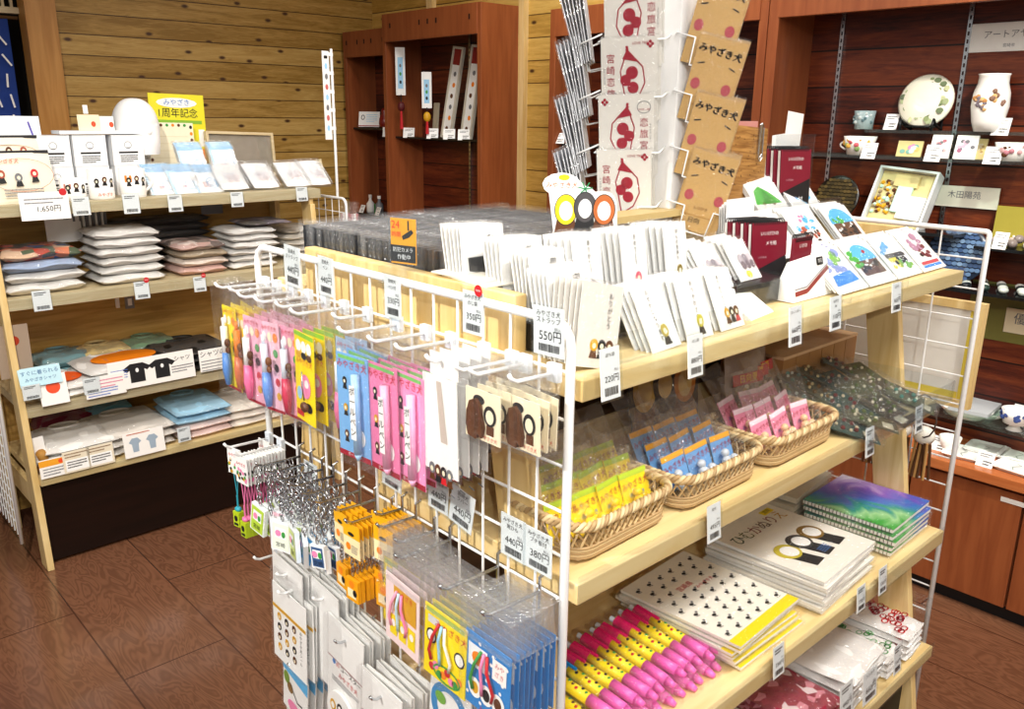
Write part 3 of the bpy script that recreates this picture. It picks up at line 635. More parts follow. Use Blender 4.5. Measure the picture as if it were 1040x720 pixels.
# ------------------------------------------------------------------ hooks on the near grid
HK = {}
def hook(y, z, L, kind, label, group=None):
    x = GX-.004; k = (kind, round(L, 3))
    M = T(x, y, z)
    if k in HK:
        return dup(HK[k], M, label, group)
    t = thing('display_hook', M, label, 'hook', group)
    mat = WIRE if kind == 'w' else STEEL; r = .0026 if kind == 'w' else .0024
    obj(MB().tube(mat, [(0, 0, 0), (-L+.012, 0, .002), (-L+.004, 0, .006), (-L, 0, .012)], r, 8), 'rod', t, smooth=True)
    b = MB()
    if kind == 'w': b.box(P('#dfe6ee', .3), -.003, .005, -.009, .009, -.010, .012)
    else: b.tube(mat, [(.0, 0, -.025), (0, 0, 0), (.0, 0, .02), (.01, 0, .024)], r, 6)
    obj(b, 'clip', t)
    HK[k] = t
    return t
def cloned(cache={}):
    pass
PROTO = {}
def proto(key, maker, M, label, group=None):
    """first use builds the thing, later uses copy it with all its parts"""
    if key not in PROTO:
        PROTO[key] = maker(M, label, group); return PROTO[key]
    return dup(PROTO[key], M, label, group)
# ------------------------------------------------------------------ price tags
def price_tag(M, w, h, price, label, head=('', ''), dot=False, seed=1, lean=0, holder=True, group=None):
    t = thing('price_tag', M @ Rx(lean), label, 'price tag', group)
    b = MB().box(P('#f7f7f5', .5, 0, 0), -w/2, w/2, 0, .001, -h, 0)
    y = -.0005
    for i, s in enumerate(head):
        if s: b.text(INK, s, 0, -h*(.14+.14*i), w*.16, y)
    if not head[0]: textlines(b, -w*.38, w*.3, -h*.10, 2, h*.045, h*.09, INK, y, seed)
    if price:
        b.text(INK, price, w*.06, -h*.60, w*.30, y)
        b.text(GREYINK, '税込', w*.30, -h*.44, w*.11, y)
    bars(b, -w*.32, w*.36, -h*.92, -h*.76, y, seed)
    obj(b, 'card', t)
    if holder:
        obj(MB().box(ACR, -w/2-.002, w/2+.002, -.0022, -.0012, -h-.002, .003), 'clear_holder', t)
    if dot:
        b = MB(); b.disc(RED, w*.36, h*.06, w*.19, w*.19, -.003, 18); b.text(WHITE, 'NEW', w*.36, h*.06, w*.1, -.0034); obj(b, 'red_sticker', t)
    return t
def gtag(px, py, X, w, h, price, label, head=('', ''), dot=False, seed=1, yaw=-90, roll=0):
    p = pX(px, py, X)
    return price_tag(T(p) @ Rz(yaw) @ Ry(roll), w, h, price, label, head, dot, seed)
def stag(px, py, Y, w, h, price, label, head=('', ''), seed=1, lean=-4, dot=False):
    p = pY(px, py, Y)
    return price_tag(T(p) @ Rz(0), w, h, price, label, head, dot, seed, lean)
# ------------------------------------------------------------------ packets on the near grid
def bag(mb_w, h, top=.012, d=.006, y0=-.003): return MB().box(BAG, -mb_w/2, mb_w/2, y0, y0+d, -h, top)
def pen_pack(bg, penc, w=.072, h=.155, drop=.03, side=1):
    def mk(M, label, group):
        t = thing('pen_packet', M, label, 'pen', group)
        c = MB().box(bg, -w/2, w/2, 0, .0012, -drop-h, -drop)
        c.rect(P('#7cc46a'), -w*.42, w*.42, -drop-.008, -drop-.003)
        c.text(RED, 'みやざき犬', 0, -drop-.016, w*.19, -.001)
        c.rect(CRIM, -w/2, w/2, -drop-h, -drop-h+.008); c.text(WHITE, 'ボールペン', 0, -drop-h+.004, .0065)
        for k in range(3): motif(c, -w*.24*side, -drop-.04-.04*k, .012, [(INK, GOLD, BROWN)[k]])
        c.disc(WHITE, w*.22*side, -drop-.12, .010, .013, -.0009)
        obj(c, 'backing_card', t)
        x = w*.2*side; z = -drop-.024
        p = MB().cyl(penc, (x, -.006, z-.118), (x, -.006, z), .0062, 10); p.cyl(penc, (x, -.006, z-.128), (x, -.006, z-.118), .002, 10, .0062)
        po = obj(p, 'pen', t, smooth=True)
        l = MB(); l.rect(WHITE, x-.0062, x+.0062, z-.095, z-.015, -.0125); l.vtext(INK, 'ボールペン', x, z-.024, .0130, -.0129, 1.15); obj(l, 'white_label', po)
        obj(bag(w+.008, drop+h+.004, .014, .014, -.0135), 'clear_bag', t)
        return t
    return mk
def grip_pack(bg, body, grip, charmc, w=.055, h=.15, drop=.03):
    def mk(M, label, group):
        t = thing('charm_pen_packet', M, label, 'pen', group)
        c = MB().box(bg, -w/2, w/2, 0, .0012, -drop-h, -drop)
        c.text(RED, 'みやざき犬', 0, -drop-.010, w*.17, -.001)
        for k in range(3): c.disc((WHITE, CREAM, ORANGE)[k], (-.5+.5*k)*w*.6, -drop-.024, .007, .008, -.0008)
        c.rect(CRIM, -w/2, w/2, -drop-h, -drop-h+.005)
        for k in range(4): c.disc((GREEN, INK, RED, GOLD)[k], w*.25, -drop-.05-.024*k, .007, .007, -.0008)
        obj(c, 'backing_card', t)
        p = MB().cyl(body, (-w*.15, -.008, -drop-.085), (-w*.15, -.008, -drop-.035), .006, 10); p.cyl(body, (-w*.15, -.008, -drop-.035), (-w*.15, -.008, -drop-.02), .003, 8); po = obj(p, 'pen', t, smooth=True)
        g = MB().lathe(grip, [(0, -.06), (.005, -.058), (.0085, -.03), (.0065, 0), (0, 0)], (-w*.15, -.008, -drop-.082), 10); obj(g, 'grip', po, smooth=True)
        g = MB().ball(charmc, (w*.12, -.010, -drop-.062), (.0065, .005, .0075)); g.ball(charmc, (w*.12, -.010, -drop-.075), (.005, .004, .006)); obj(g, 'charm', t, smooth=True)
        obj(bag(w+.010, drop+h+.004, .014, .017, -.016), 'clear_bag', t)
        return t
    return mk
def eye_pack(M, label, group):
    w, h, dr = .062, .145, .028
    t = thing('keyholder_packet', M, label, 'packet', group)
    c = MB().box(YEL, -w/2, w/2, 0, .0012, -dr-h, -dr); c.rect(P('#8fc43c'), -w/2, w/2, -dr-.007, -dr)
    for k in range(3): c.disc(WHITE, (-1+k)*w*.27, -dr-.022, .0085, .010, -.0009); c.disc((GOLD, INK, BROWN)[k], (-1+k)*w*.27, -dr-.036, .0085, .006, -.0009)
    c.text(RED, 'みやざき犬', 0, -dr-.047, w*.17, -.001)
    c.disc(PINK, w*.05, -dr-.085, .016, .020, -.0009); c.disc(WHITE, w*.1, -dr-.08, .007, .007, -.001); c.disc(SKY, -w*.28, -dr-.1, .008, .011, -.0009); c.disc(INK, w*.2, -dr-.118, .011, .008, -.001)
    c.rect(RED, -w*.45, -w*.1, -dr-.138, -dr-.128)
    obj(c, 'backing_card', t)
    g = MB().ball(BROWN, (w*.15, -.007, -dr-.115), (.011, .005, .008)); g.tube(STEEL, [(.0, -.005, -dr-.06), (w*.05, -.006, -dr-.085), (w*.12, -.006, -dr-.105)], .0012, 5); obj(g, 'charm', t, smooth=True)
    obj(bag(w+.008, dr+h+.004, .014, .015, -.013), 'clear_bag', t)
    return t
def noshi_pack(M, label, group):
    w, h, dr = .072, .128, .018
    t = thing('gift_envelope_packet', M, label, 'envelope', group)
    c = MB().box(WHITE, -w/2, w/2, 0, .0015, -dr-h, -dr)
    c.flat(P('#c9bdb2'), [(-w*.08, -dr-.006), (w*.06, -dr-.006), (w*.22, -dr-.085), (w*.02, -dr-.085)])
    motif(c, 0, -dr-.125, .016, (GREYINK, BROWN, INK, GREYINK)); c.line(GREYINK, [(w*.25, -dr-.15), (w*.4, -dr-.152)], .002)
    obj(c, 'envelope', t)
    obj(MB().box(WHITE, -w*.32, w*.5, .003, .004, -dr, .012), 'header_sheet', t)
    obj(bag(w+.006, dr+h+.003, .012, .007, -.003), 'clear_bag', t)
    return t
def wood_charm(M, label, group):
    w, h, dr = .062, .062, .018
    t = thing('wooden_charm_card', M, label, 'charm card', group)
    c = MB().box(P('#efe4c6', .6), -w/2, w/2, 0, .0015, -dr-h, -dr)
    c.disc(INK, -w*.1, -dr-.012, .010, .006, -.0009); c.disc(INK, w*.22, -dr-.028, .011, .013, -.0009); c.disc(CREAM, w*.22, -dr-.029, .007, .009, -.0011); c.rect(BROWN, w*.12, w*.33, -dr-.052, -dr-.040); c.text(P('#c8502c'), 'みやざき犬', w*.18, -dr-.057, .0062)
    obj(c, 'kraft_card', t)
    g = MB(); g.prism(wood('charm_wood', '#4a2a12', '#6a3f1f', 'Z', 4, .5), [(-.020, -dr-.058), (-.006, -dr-.06), (-.003, -dr-.052), (.003, -dr-.057), (.006, -dr-.045), (.002, -dr-.03), (.0, -dr-.018), (-.008, -dr-.010), (-.018, -dr-.014), (-.023, -dr-.028), (-.024, -dr-.046)], -.006, -.001); obj(g, 'wooden_charm', t)
    obj(bag(w+.006, dr+h+.003, .016, .009, -.008), 'clear_bag', t)
    return t
ZT = 1.258
PB = '#f4df2a'
BLP, PKP = P('#7db4e6', .4), P('#ee8fbc', .4)
row1 = [  # y, hook length, kind, maker, count, what it holds
    (1.388, .092, ('gyb', grip_pack(YEL, WHITE, P('#5b8fd6', .3), BROWN)), 3, 'yellow-carded blue-grip charm pens'),
    (1.345, .088, ('gyp', grip_pack(YEL, ORANGE, P('#d87a52', .3), P('#7a4a24'))), 3, 'yellow-carded orange-grip charm pens'),
    (1.290, .098, ('gpp', grip_pack(P('#f3b7cf'), WHITE, P('#f07aa8', .3), BROWN)), 4, 'pink-carded pink-grip charm pens'),
    (1.238, .094, ('gpb', grip_pack(P('#f3c4d6'), P('#dfe8f4'), P('#6f9be0', .3), P('#7a4a24'))), 4, 'pink-carded blue-grip charm pens'),
    (1.185, .086, ('gpr', grip_pack(P('#e9a2bd'), P('#dfe8f4'), P('#c83c5a', .3), BROWN)), 3, 'rose-carded red-grip charm pens'),
    (1.128, .092, ('eye', eye_pack), 5, 'bright yellow key holder cards'),
    (1.063, .060, ('gbp', grip_pack(P('#a8c8ec'), P('#dfe8f4'), P('#f07aa8', .3), BROWN)), 4, 'blue-carded pink-grip charm pens'),
    (.985, .098, ('blue', pen_pack(BLP, P('#a8d0f2', .3))), 3, 'sky-blue carded ballpoint pens'),
    (.918, .094, ('pinka', pen_pack(P('#e884b0', .4), P('#f4b4d2', .3), side=1)), 3, 'dusky pink carded ballpoint pens'),
    (.862, .090, ('pinkb', pen_pack(P('#f59ac8', .4), P('#f8bcdc', .3))), 3, 'bright pink carded ballpoint pens'),
    (.795, .092, ('noshi', noshi_pack), 6, 'white ribboned gift envelopes'),
    (.718, .088, ('wood', wood_charm), 5, 'cream cards with brown wooden charms'),
    (.668, .072, ('wood', wood_charm), 4, 'cream charm cards beside the corner post'),
]
hook(.742, ZT, .09, 'w', 'empty-looking white hook beside the charm cards on the near grid')
for y, L, (key, mk), n, what in row1:
    hook(y, ZT, L, 'w', 'white metal hook holding the %s' % what)
    for i in range(n):
        x = GX-L+.016+.0165*i
        if x > GX-.012: break
        proto(key, mk, T(x, y+random.uniform(-.002, .002), ZT-.002) @ Rz(-90+random.uniform(-5, 5)) @ Ry(random.uniform(-3, 3)), 'packet of the %s, %s on its hook' % (what, 'frontmost' if i == 0 else ORD[i]+' from front'), what+' on one hook')
for i in range(3): proto('wood', wood_charm, T(GX-.026+.007*i, .690-.001*i, ZT-.014) @ Rz(-84), 'cream charm card tucked against the corner post, %s' % ('frontmost', 'second from front', 'hindmost')[i], 'corner post charm cards')
# ---- middle row
def strap(cc):
    def mk(M, label, group):
        t = thing('phone_strap', M, label, 'strap', group)
        c = MB().box(WHITE, -.02, .02, 0, .0018, -.048, .004); c.text(RED, 'みやざき', 0, -.010, .008, -.001)
        for k in range(14): c.disc(random.choice((GREEN, INK, GOLD, CREAM, PINK)), random.uniform(-.016, .016), random.uniform(-.044, -.018), .0034, .0034, -.0009-.00001*k, 8)
        obj(c, 'header_card', t)
        g = MB().tube(cc, [(-.006, .001, -.045), (-.001, .001, -.085), (0, 0, -.092)], .001, 5); g.tube(cc, [(.006, .001, -.045), (.001, .001, -.085), (0, 0, -.092)], .001, 5); g.cyl(cc, (0, 0, -.115), (0, 0, -.09), .0018, 6); obj(g, 'cord', t)
        g = MB().ball(cc, (0, 0, -.118), (.008, .006, .005)); obj(g, 'bead', t, smooth=True)
        g = MB().box(P('#b9d02a', .4), -.009, .009, -.006, .006, -.152, -.122); g.disc(INK, 0, -.135, .005, .006, -.0068); g.rect(INK, -.006, .006, -.149, -.144, -.0068); obj(g, 'block_charm', t)
        return t
    return mk
ZM = .955
hook(1.418, ZM, .088, 'w', 'white hook at the outer edge with the teal-corded strap')
proto('strapt', strap(P('#2f9fb0', .4)), T(.612, 1.412, ZM-.003) @ Rz(-80), 'lone phone strap with teal cord at the tip of the outermost hook')
proto('strapt', strap(None), T(.672, 1.412, ZM-.003) @ Rz(-88), 'phone strap with teal cord close to the grid on the outermost hook')
hook(1.372, ZM, .092, 'w', 'white hook crowded with white strap headers and pink cords')
for i in range(13):
    proto('strapp', strap(P('#e07aa8', .4)), T(.604+.0062*i, 1.366, ZM-.004) @ Rz(-84+random.uniform(-4, 4)), 'pink-corded phone strap with white header card, %s on its hook' % ('frontmost' if i == 0 else ORD[i]+' from front'), 'pink-corded phone straps')
def keychain(tagc, tilt, w=.04, h=.055):
    def mk(M, label, group):
        t = thing('key_chain', M, label, 'key chain', group)
        g = MB()
        for k in range(7):
            a = k*90; z = -.008-.0085*k
            g.M = T(random.uniform(-.003, .003), 0, z) @ Rz(a+random.uniform(-30, 30)) @ Rx(90); g.tube(STEEL, [(.004*math.cos(q), .0062*math.sin(q), 0) for q in [j*.785 for j in range(8)]], .0011, 5, True)
        g.M = T(0, 0, 0) @ Rx(90); g.tube(STEEL, [(.0105*math.cos(q), .0105*math.sin(q), 0) for q in [j*.5236 for j in range(12)]], .0013, 5, True); g.M = I4
        obj(g, 'chain', t, smooth=True)
        c = MB(); c.M = T(0, 0, -.065) @ Ry(tilt); c.box(P('#eef2f4', .25), -w/2, w/2, -.004, .004, -h, 0); c.rect(tagc, -w/2+.003, w/2-.003, -h+.003, -.003, -.0046)
        c.rect(WHITE, -w*.3, w*.3, -h*.55, -h*.18, -.005); c.disc(PINK, -.005, -h*.38, .006, .006, -.0052); c.disc(GREEN, .006, -h*.4, .004, .006, -.0053); c.text(INK, '宮崎', 0, -h*.78, .010, -.005)
        obj(c, 'tag', t); return t
    return mk
kc = [('kg', keychain(P('#b9d84a', .3), 12), 1.30, 'lime green'), ('kp', keychain(P('#f4c6d2', .3), -6), 1.262, 'pale pink'), ('kw', keychain(P('#e9efe0', .3), 5), 1.222, 'white'), ('kl', keychain(P('#cfe08a', .3), -4), 1.185, 'yellow-green'), ('kb', keychain(P('#5fb2e8', .3), 22), 1.145, 'sky blue'), ('kn', keychain(P('#3f5f8c', .3), -5, .03, .04), 1.105, 'navy')]
for key, mk, y, cname in kc:
    hook(y, ZM, .085, 's', 'steel hook of silver key chains with %s tags' % cname)
    for i in range(6):
        proto(key, mk, T(GX-.083+.0125*i, y+random.uniform(-.008, .008), ZM-.004-random.uniform(0, .012)) @ Rz(-90+random.uniform(-25, 25)), 'silver key chain with %s tag, %s on its hook' % (cname, 'frontmost' if i == 0 else ORD[i]+' from front'), cname+' tagged key chains')
def yellow_tag(M, label, group):
    t = thing('orange_key_holder', M, label, 'key holder', group)
    c = MB().box(P('#f0b41c', .45), -.021, .021, 0, .0016, -.018, .004); c.box(P('#f4e2b4', .5), -.021, .021, 0, .0016, -.05, -.018); c.disc(INK, 0, -.012, .008, .003, -.0008); c.disc(ORANGE, -.008, -.034, .006, .006, -.0008); textlines(c, .0, .017, -.03, 4, .0016, .0035, GREYINK); obj(c, 'header_card', t)
    g = MB()
    for k in range(5): g.M = T(0, 0, -.054-.006*k) @ Rz(90*k) @ Rx(90); g.tube(STEEL, [(.003*math.cos(q), .0046*math.sin(q), 0) for q in [j*1.0472 for j in range(6)]], .0009, 4, True)
    g.M = I4; obj(g, 'chain', t)
    c = MB().box(P('#eda81a', .4), -.016, .016, -.003, .003, -.125, -.088); c.rect(P('#f3e3bd'), -.011, .011, -.119, -.104, -.0035); c.disc(ORANGE, 0, -.096, .007, .006, -.0035); c.disc(INK, .008, -.109, .005, .006, -.0037); obj(c, 'figure_plate', t)
    return t
for j, (y, L) in enumerate(((1.060, .075), (1.013, .085), (.985, .05), (.950, .07))):
    hook(y, ZM+(.012 if j > 1 else 0), L, 's', 'steel hook of orange-yellow key holders, %s along the middle row' % ORD[j])
    for i in range(7 if j else 5):
        x = GX-L+.006+.0085*i
        if x > GX-.01: break
        proto('ytag', yellow_tag, T(x, y, ZM-.004+(.012 if j > 1 else 0)) @ Rz(-90+random.uniform(-8, 8)), 'orange-yellow key holder, %s on the %s such hook' % ('frontmost' if i == 0 else ORD[i]+' from front', ORD[j]), 'orange-yellow key holders on %s hook' % ORD[j])
def lace_pack(bg, kind):
    def mk(M, label, group):
        w, h, dr = .085, .108, .034
        t = thing('lace_packet', M, label, 'packet', group)
        c = MB().box(bg, -w/2, w/2, 0, .0014, -dr-h, -dr)
        if kind == 'y':
            c.rect(P('#a8c83a'), -w*.45, w*.45, -dr-.010, -dr-.003); c.text(RED, 'みやざき犬', .012, -dr-.022, .013, -.001); c.rect(LGREY, -.035, -.012, -dr-.026, -dr-.014)
            for x, z in ((-.027, -.045), (.03, -.052)): c.disc(INK, x, -dr+z, .0105, .0115, -.0008); c.disc(WHITE, x, -dr+z, .008, .009, -.001)
            for k in range(8): c.disc((RED, PINK, GREEN, ORANGE)[k % 4], -.025+.008*k, -dr-.092+.006*math.sin(k*2), .006, .006, -.0008)
            c.ring(GREEN, .006, -dr-.092, .028, .014, .003, -.0009)
        elif kind == 'b':
            for k in range(22): c.disc(WHITE, -.04+.08*((k*7) % 22)/22, -dr-.005-.1*k/22, .0028, .0028, -.0008, 7)
            c.rect(P('#e8edf2'), -.036, .0, -dr-.048, -dr-.015, -.0009); c.disc(ORANGE, -.018, -dr-.033, .011, .010, -.001); c.rect(PAPER, .010, .036, -dr-.045, -dr-.015, -.0009); c.text(RED, 'みや', .023, -dr-.024, .009, -.001); c.text(RED, 'ざき', .023, -dr-.036, .009, -.001)
            for k in range(3): c.disc(WHITE, -.022+.022*k, -dr-.078, .013, .015, -.0009); c.disc((GOLD, INK, BROWN)[k], -.022+.022*k, -dr-.078, .007, .009, -.001)
            c.text(RED, 'みやざき犬', .01, -dr-.104, .009, -.001)
        else:
            c.rect(GOLD, -.02, .036, -dr-.055, -dr-.012, -.0008); c.text(RED, 'みやざき', .008, -dr-.02, .010, -.001)
            for k in range(3): c.rect(YEL, -.03+.023*k, -.012+.023*k, -dr-.095, -dr-.062, -.0008); c.disc(WHITE, -.021+.023*k, -dr-.075, .005, .006, -.001)
        obj(c, 'backing_card', t)
        g = MB(); cols = {'y': (RED, SKY, WHITE), 'b': (GREEN, PINK, RED), 'p': (P('#f4a6c0', .4), P('#bfe0ea', .4), PINK)}[kind]
        for k, cm in enumerate(cols):
            g.tube(cm, [(-.010+.006*k, -.003, -dr-.018), (-.02+.012*k, -.005, -dr-.04), (-.028+.022*k, -.004, -dr-.066), (-.024+.018*k, -.003, -dr-.08)], .0022, 6)
        obj(g, 'laces', t, smooth=True)
        obj(MB().box(BAGTOP, -w/2-.004, w/2+.004, -.007, .004, -dr-.004, .016), 'clear_bag_top', t)
        obj(bag(w+.008, dr+h+.004, -dr-.0045, .011, -.007), 'clear_bag', t)
        return t
    return mk
for key, kind, bg, y, L, n, what, cn in (
    ('lpk', 'p', P('#f6dfe0'), .868, .096, 6, 'clear packets with pink ribbons and yellow panels', 'pink-ribbon'),
    ('lyy', 'y', YEL, .765, .100, 5, 'yellow lace packets with red strap lettering', 'yellow lace'),
    ('lbl', 'b', P('#2f86cc', .45), .684, .098, 8, 'dotted blue lace packets', 'blue dotted'),
    ('lyb', 'y', YEL, .905, .070, 4, 'yellow lace packets behind the pink-ribbon ones', 'rear yellow lace')):
    hook(y, ZM+.006, L, 's', 'long steel hook carrying the %s' % what)
    st = .0105 if n > 6 else .012
    for i in range(n):
        roll = {'p': 4, 'y': 6, 'b': 3}[kind]
        proto(key, lace_pack(bg, kind), T(GX-L+.008+st*i, y, ZM+.002) @ Rz(-90+random.uniform(-3, 3)) @ Ry(roll*.5+random.uniform(-1.5, 1.5)), '%s packet, %s on its long hook' % (cn, 'frontmost' if i == 0 else ORD[i]+' from front'), cn+' packets')
# ---- low row: white bags, sticker sheets, coasters
def sticker_pack(M, label, group):
    w, h = .115, .16; t = thing('sticker_packet', M, label, 'stickers', group)
    c = MB().box(WHITE, -w/2, w/2, 0, .0016, -h, -.0); c.rect(GOLD, -w/2, w/2, -.052, -.045)
    for r_ in range(4):
        for k in range(3): c.disc((GOLD, INK, BROWN)[(r_+k) % 3], -.034+.026*k, -.064-.022*r_, .0068, .008, -.0009); c.disc(CREAM, -.034+.026*k, -.066-.022*r_, .003, .0036, -.001)
    c.vtext(INK, 'みやざき犬シール', .041, -.060, .0085, -.0009); obj(c, 'sheet', t)
    obj(bag(w+.006, h+.002, .03, .005, -.003), 'clear_bag', t)
    return t
def white_pack(M, label, group):
    w, h = .105, .17; t = thing('white_card_packet', M, label, 'packet', group)
    c = MB().box(WHITE, -w/2, w/2, 0, .002, -h, .028); obj(c, 'white_card', t)
    obj(bag(w+.006, h+.002, .032, .006, -.003), 'clear_bag', t)
    return t
def coaster_pack(M, label, group):
    w, h = .108, .19; t = thing('coaster_packet', M, label, 'coaster', group)
    c = MB().box(WHITE, -w/2, w/2, 0, .002, -h, .03); c.text(INK, 'コースター', .018, -.060, .013); c.text(RED, 'の', -.022, -.060, .012); c.disc(BLUE, -.034, -.058, .005, .005); c.text(RED, 'みやざき犬', .01, -.078, .012); textlines(c, -.04, .045, -.088, 3, .0016, .004, GREYINK); c.rect(P('#b08a8a'), -w/2, w/2, -.054, -.0515)
    obj(c, 'header_sheet', t)
    g = MB(); g.M = Rx(90); g.cyl(WHITE, (-.005, -.150, .006), (-.005, -.150, .001), .042, 28); g.M = I4; 
    for k in range(3): g.disc((GOLD, INK, BROWN)[k], -.027+.022*k, -.143+.004*k, .009, .012, -.0065); g.disc(PAPER, -.027+.022*k, -.143+.004*k, .0055, .007, -.0068)
    g.text(INK, 'MIYAZAKI', -.005, -.172, .008, -.0066)
    obj(g, 'round_coaster', t)
    obj(bag(w+.006, h+.002, .032, .010, -.0085), 'clear_bag', t)
    return t
ZL = .70
for key, mk, y, L, z, n, st, what, cn in (
    ('stk', sticker_pack, 1.245, .076, ZL+.030, 4, .010, 'sticker sheets with golden header band', 'sticker sheet'),
    ('wht', white_pack, 1.262, .068, ZL+.055, 5, .010, 'plain white card packets at the outer edge', 'plain white card'),
    ('wht', white_pack, 1.165, .052, ZL+.045, 5, .008, 'plain white card packets behind the stickers', 'inner white card'),
    ('cst', coaster_pack, 1.085, .060, ZL+.005, 6, .009, 'white coaster packets', 'white coaster'),
    ('cst', coaster_pack, .955, .078, ZL-.020, 6, .011, 'white coaster packets under the ribbon packets', 'lower coaster')):
    hook(y, z, L+.012, 'w' if key in ('stk', 'wht') else 's', 'hook of the lowest row with the %s' % what)
    for i in range(n):
        x = GX-L+.004+st*i
        if x > GX-.008: break
        proto(key, mk, T(x, y-.002*i, z-.003) @ Rz(-90+random.uniform(-5, 5)) @ Ry(random.uniform(2, 6)), '%s packet, %s on its low hook' % (cn, 'frontmost' if i == 0 else ORD[i]+' from front'), cn+' packets')
hook(1.415, ZL+.012, .05, 'w', 'bare white hook low at the outer grid edge')
def blue_book(M, label, group):
    t = thing('blue_print_packet', M, label, 'packet', group); w, h = .10, .12
    c = MB().box(WHITE, -w/2, w/2, 0, .0018, -h, 0); c.rect(P('#5ab4e6'), -w/2, w/2, -.03, 0); c.disc(P('#7a9a3a'), -.035, -.045, .012, .014); c.disc(P('#8a6a3a'), -.02, -.06, .012, .012); c.line(INK, [(-.02, -.05), (.01, -.075), (.03, -.07)], .003); c.disc(PINK, .0, -.1, .03, .015)
    obj(c, 'printed_sheet', t); obj(bag(w+.005, h+.002, .025, .005, -.003), 'clear_bag', t)
    return t
hook(1.262, .565, .07, 's', 'steel hook of the blue topped packets near the floor')
for i in range(4): proto('blb', blue_book, T(.628+.012*i, 1.258-.003*i, .562) @ Rz(-90+random.uniform(-4, 4)) @ Ry(8), 'blue topped print packet low on the grid, %s' % ('frontmost' if i == 0 else ORD[i]+' from front'), 'blue topped packets')
hook(.80, .80, .07, 's', 'steel hook of the blue ring packet below the yellow laces')
def ring_pack(M, label, group):
    t = thing('blue_ring_packet', M, label, 'packet', group)
    c = MB().box(WHITE, -.045, .045, 0, .002, -.12, .0); c.ring(P('#3f8fc8'), 0, -.06, .042, .042, .014); c.disc(P('#7ab04a'), -.02, -.05, .012, .01, -.001)
    obj(c, 'card', t); obj(bag(.096, .122, .012, .005, -.003), 'clear_bag', t); return t
for i in range(3): proto('rng', ring_pack, T(.632+.014*i, .80, .797) @ Rz(-90) @ Ry(5), 'white packet with blue ring print under the yellow laces, %s' % ('frontmost' if i == 0 else ORD[i]+' from front'), 'blue ring packets')
# ---- price tags clipped to the grid
TX = GX-.009
for i, (px, py, w, h, price, head, dot, roll) in enumerate((
    (296, 250, .052, .068, '440円', ('宮崎犬', 'ストラップ'), False, 3), (330, 261, .045, .062, '440円', ('宮崎犬', 'ペン'), False, 2), (398, 280, .040, .062, '330円', ('宮崎犬', 'ペン付'), False, 0),
    (480, 296, .040, .056, '350円', ('みやざき犬', 'のし袋'), True, 0), (557, 312, .050, .058, '550円', ('みやざき犬', 'ストラップ'), False, -2),
    (445, 480, .046, .060, '440円', ('宮崎犬', 'キーホルダー'), False, 2), (471, 499, .050, .058, '440円', ('宮崎犬', 'ラバー'), False, 10), (521, 525, .046, .060, '440円', ('みやざき犬', '靴ひも'), False, 0), (547, 539, .048, .058, '380円', ('みやざき犬', 'プチ根付'), False, 0),
    (398, 466, .05, .05, '', ('', ''), False, 4), (315, 470, .045, .05, '', ('', ''), False, 0))):
    gtag(px, py, TX, w, h, price, ('price tag on the wire grid, %s along the top bar' % ORD[i]) if i < 5 else 'price tag on the wire grid, %s of those below the packets' % ORD[i-5], head, dot, i+1, roll=roll)
# clip stand and the camera notice
p = pX(410, 268, .72)
sg = thing('warning_sign', T(p) @ Rz(-74) @ Matrix.Scale(.88, 4), 'small orange and black security camera notice clipped on the island end board', 'sign')
b = MB().box(P('#f2a81c', .5), -.026, .026, 0, .002, 0, .075); b.rect(INK, -.026, .026, .003, .031, -.0008); b.text(P('#e8401c'), '24', -.015, .064, .018); b.text(P('#e8401c'), '時間', -.014, .048, .010)
b.flat(INK, [(.0, .04), (.013, .045), (.022, .053), (.018, .058), (.004, .05), (-.002, .046)]); b.rect(INK, .010, .013, .056, .072); b.text(WHITE, '防犯カメラ', 0, .023, .0085, -.0011); b.text(WHITE, '作動中', .002, .011, .0095, -.0011); obj(b, 'notice', sg)
b = MB().box(ACR, -.03, .03, -.004, -.0025, -.002, .078); b.box(ACR, -.03, .03, -.03, .02, -.03, -.0025); obj(b, 'clear_clip_stand', sg)
# ------------------------------------------------------------------ island, top shelf
TZ = 1.2485
def envelope(txt, cols, w=.062, h=.102, shade=WHITE, tx=None, tsize=.0085):
    def mk(M, label, group):
        t = thing('gift_envelope', M, label, 'envelope', group)
        c = MB().box(shade, -w/2, w/2, 0, .0022, 0, h)
        if txt: c.vtext(INK, txt, (tx if tx is not None else w*.05), h*.86, tsize)
        if cols: motif(c, w*.10, h*.27, .0155 if len(cols) > 1 else .019, cols)
        obj(c, 'paper', t)
        obj(MB().box(FILM, -w/2-.001, w/2+.001, -.0015, .003, -.0004, h+.004), 'clear_bag', t)
        return t
    return mk
def stack(key, mk, M0, n, dstep, label, group, dx=0, drot=0, lean=9):
    """n upright sheets one behind the other; the front one carries what is printed"""
    for i in range(n):
        proto(key, mk, M0 @ T(dx*i+random.uniform(-.001, .001), dstep*i, 0) @ Rz(drot*i) @ Rx(-lean-1.0*i), label % ('frontmost' if i == 0 else ORD[i]+' from front'), group)
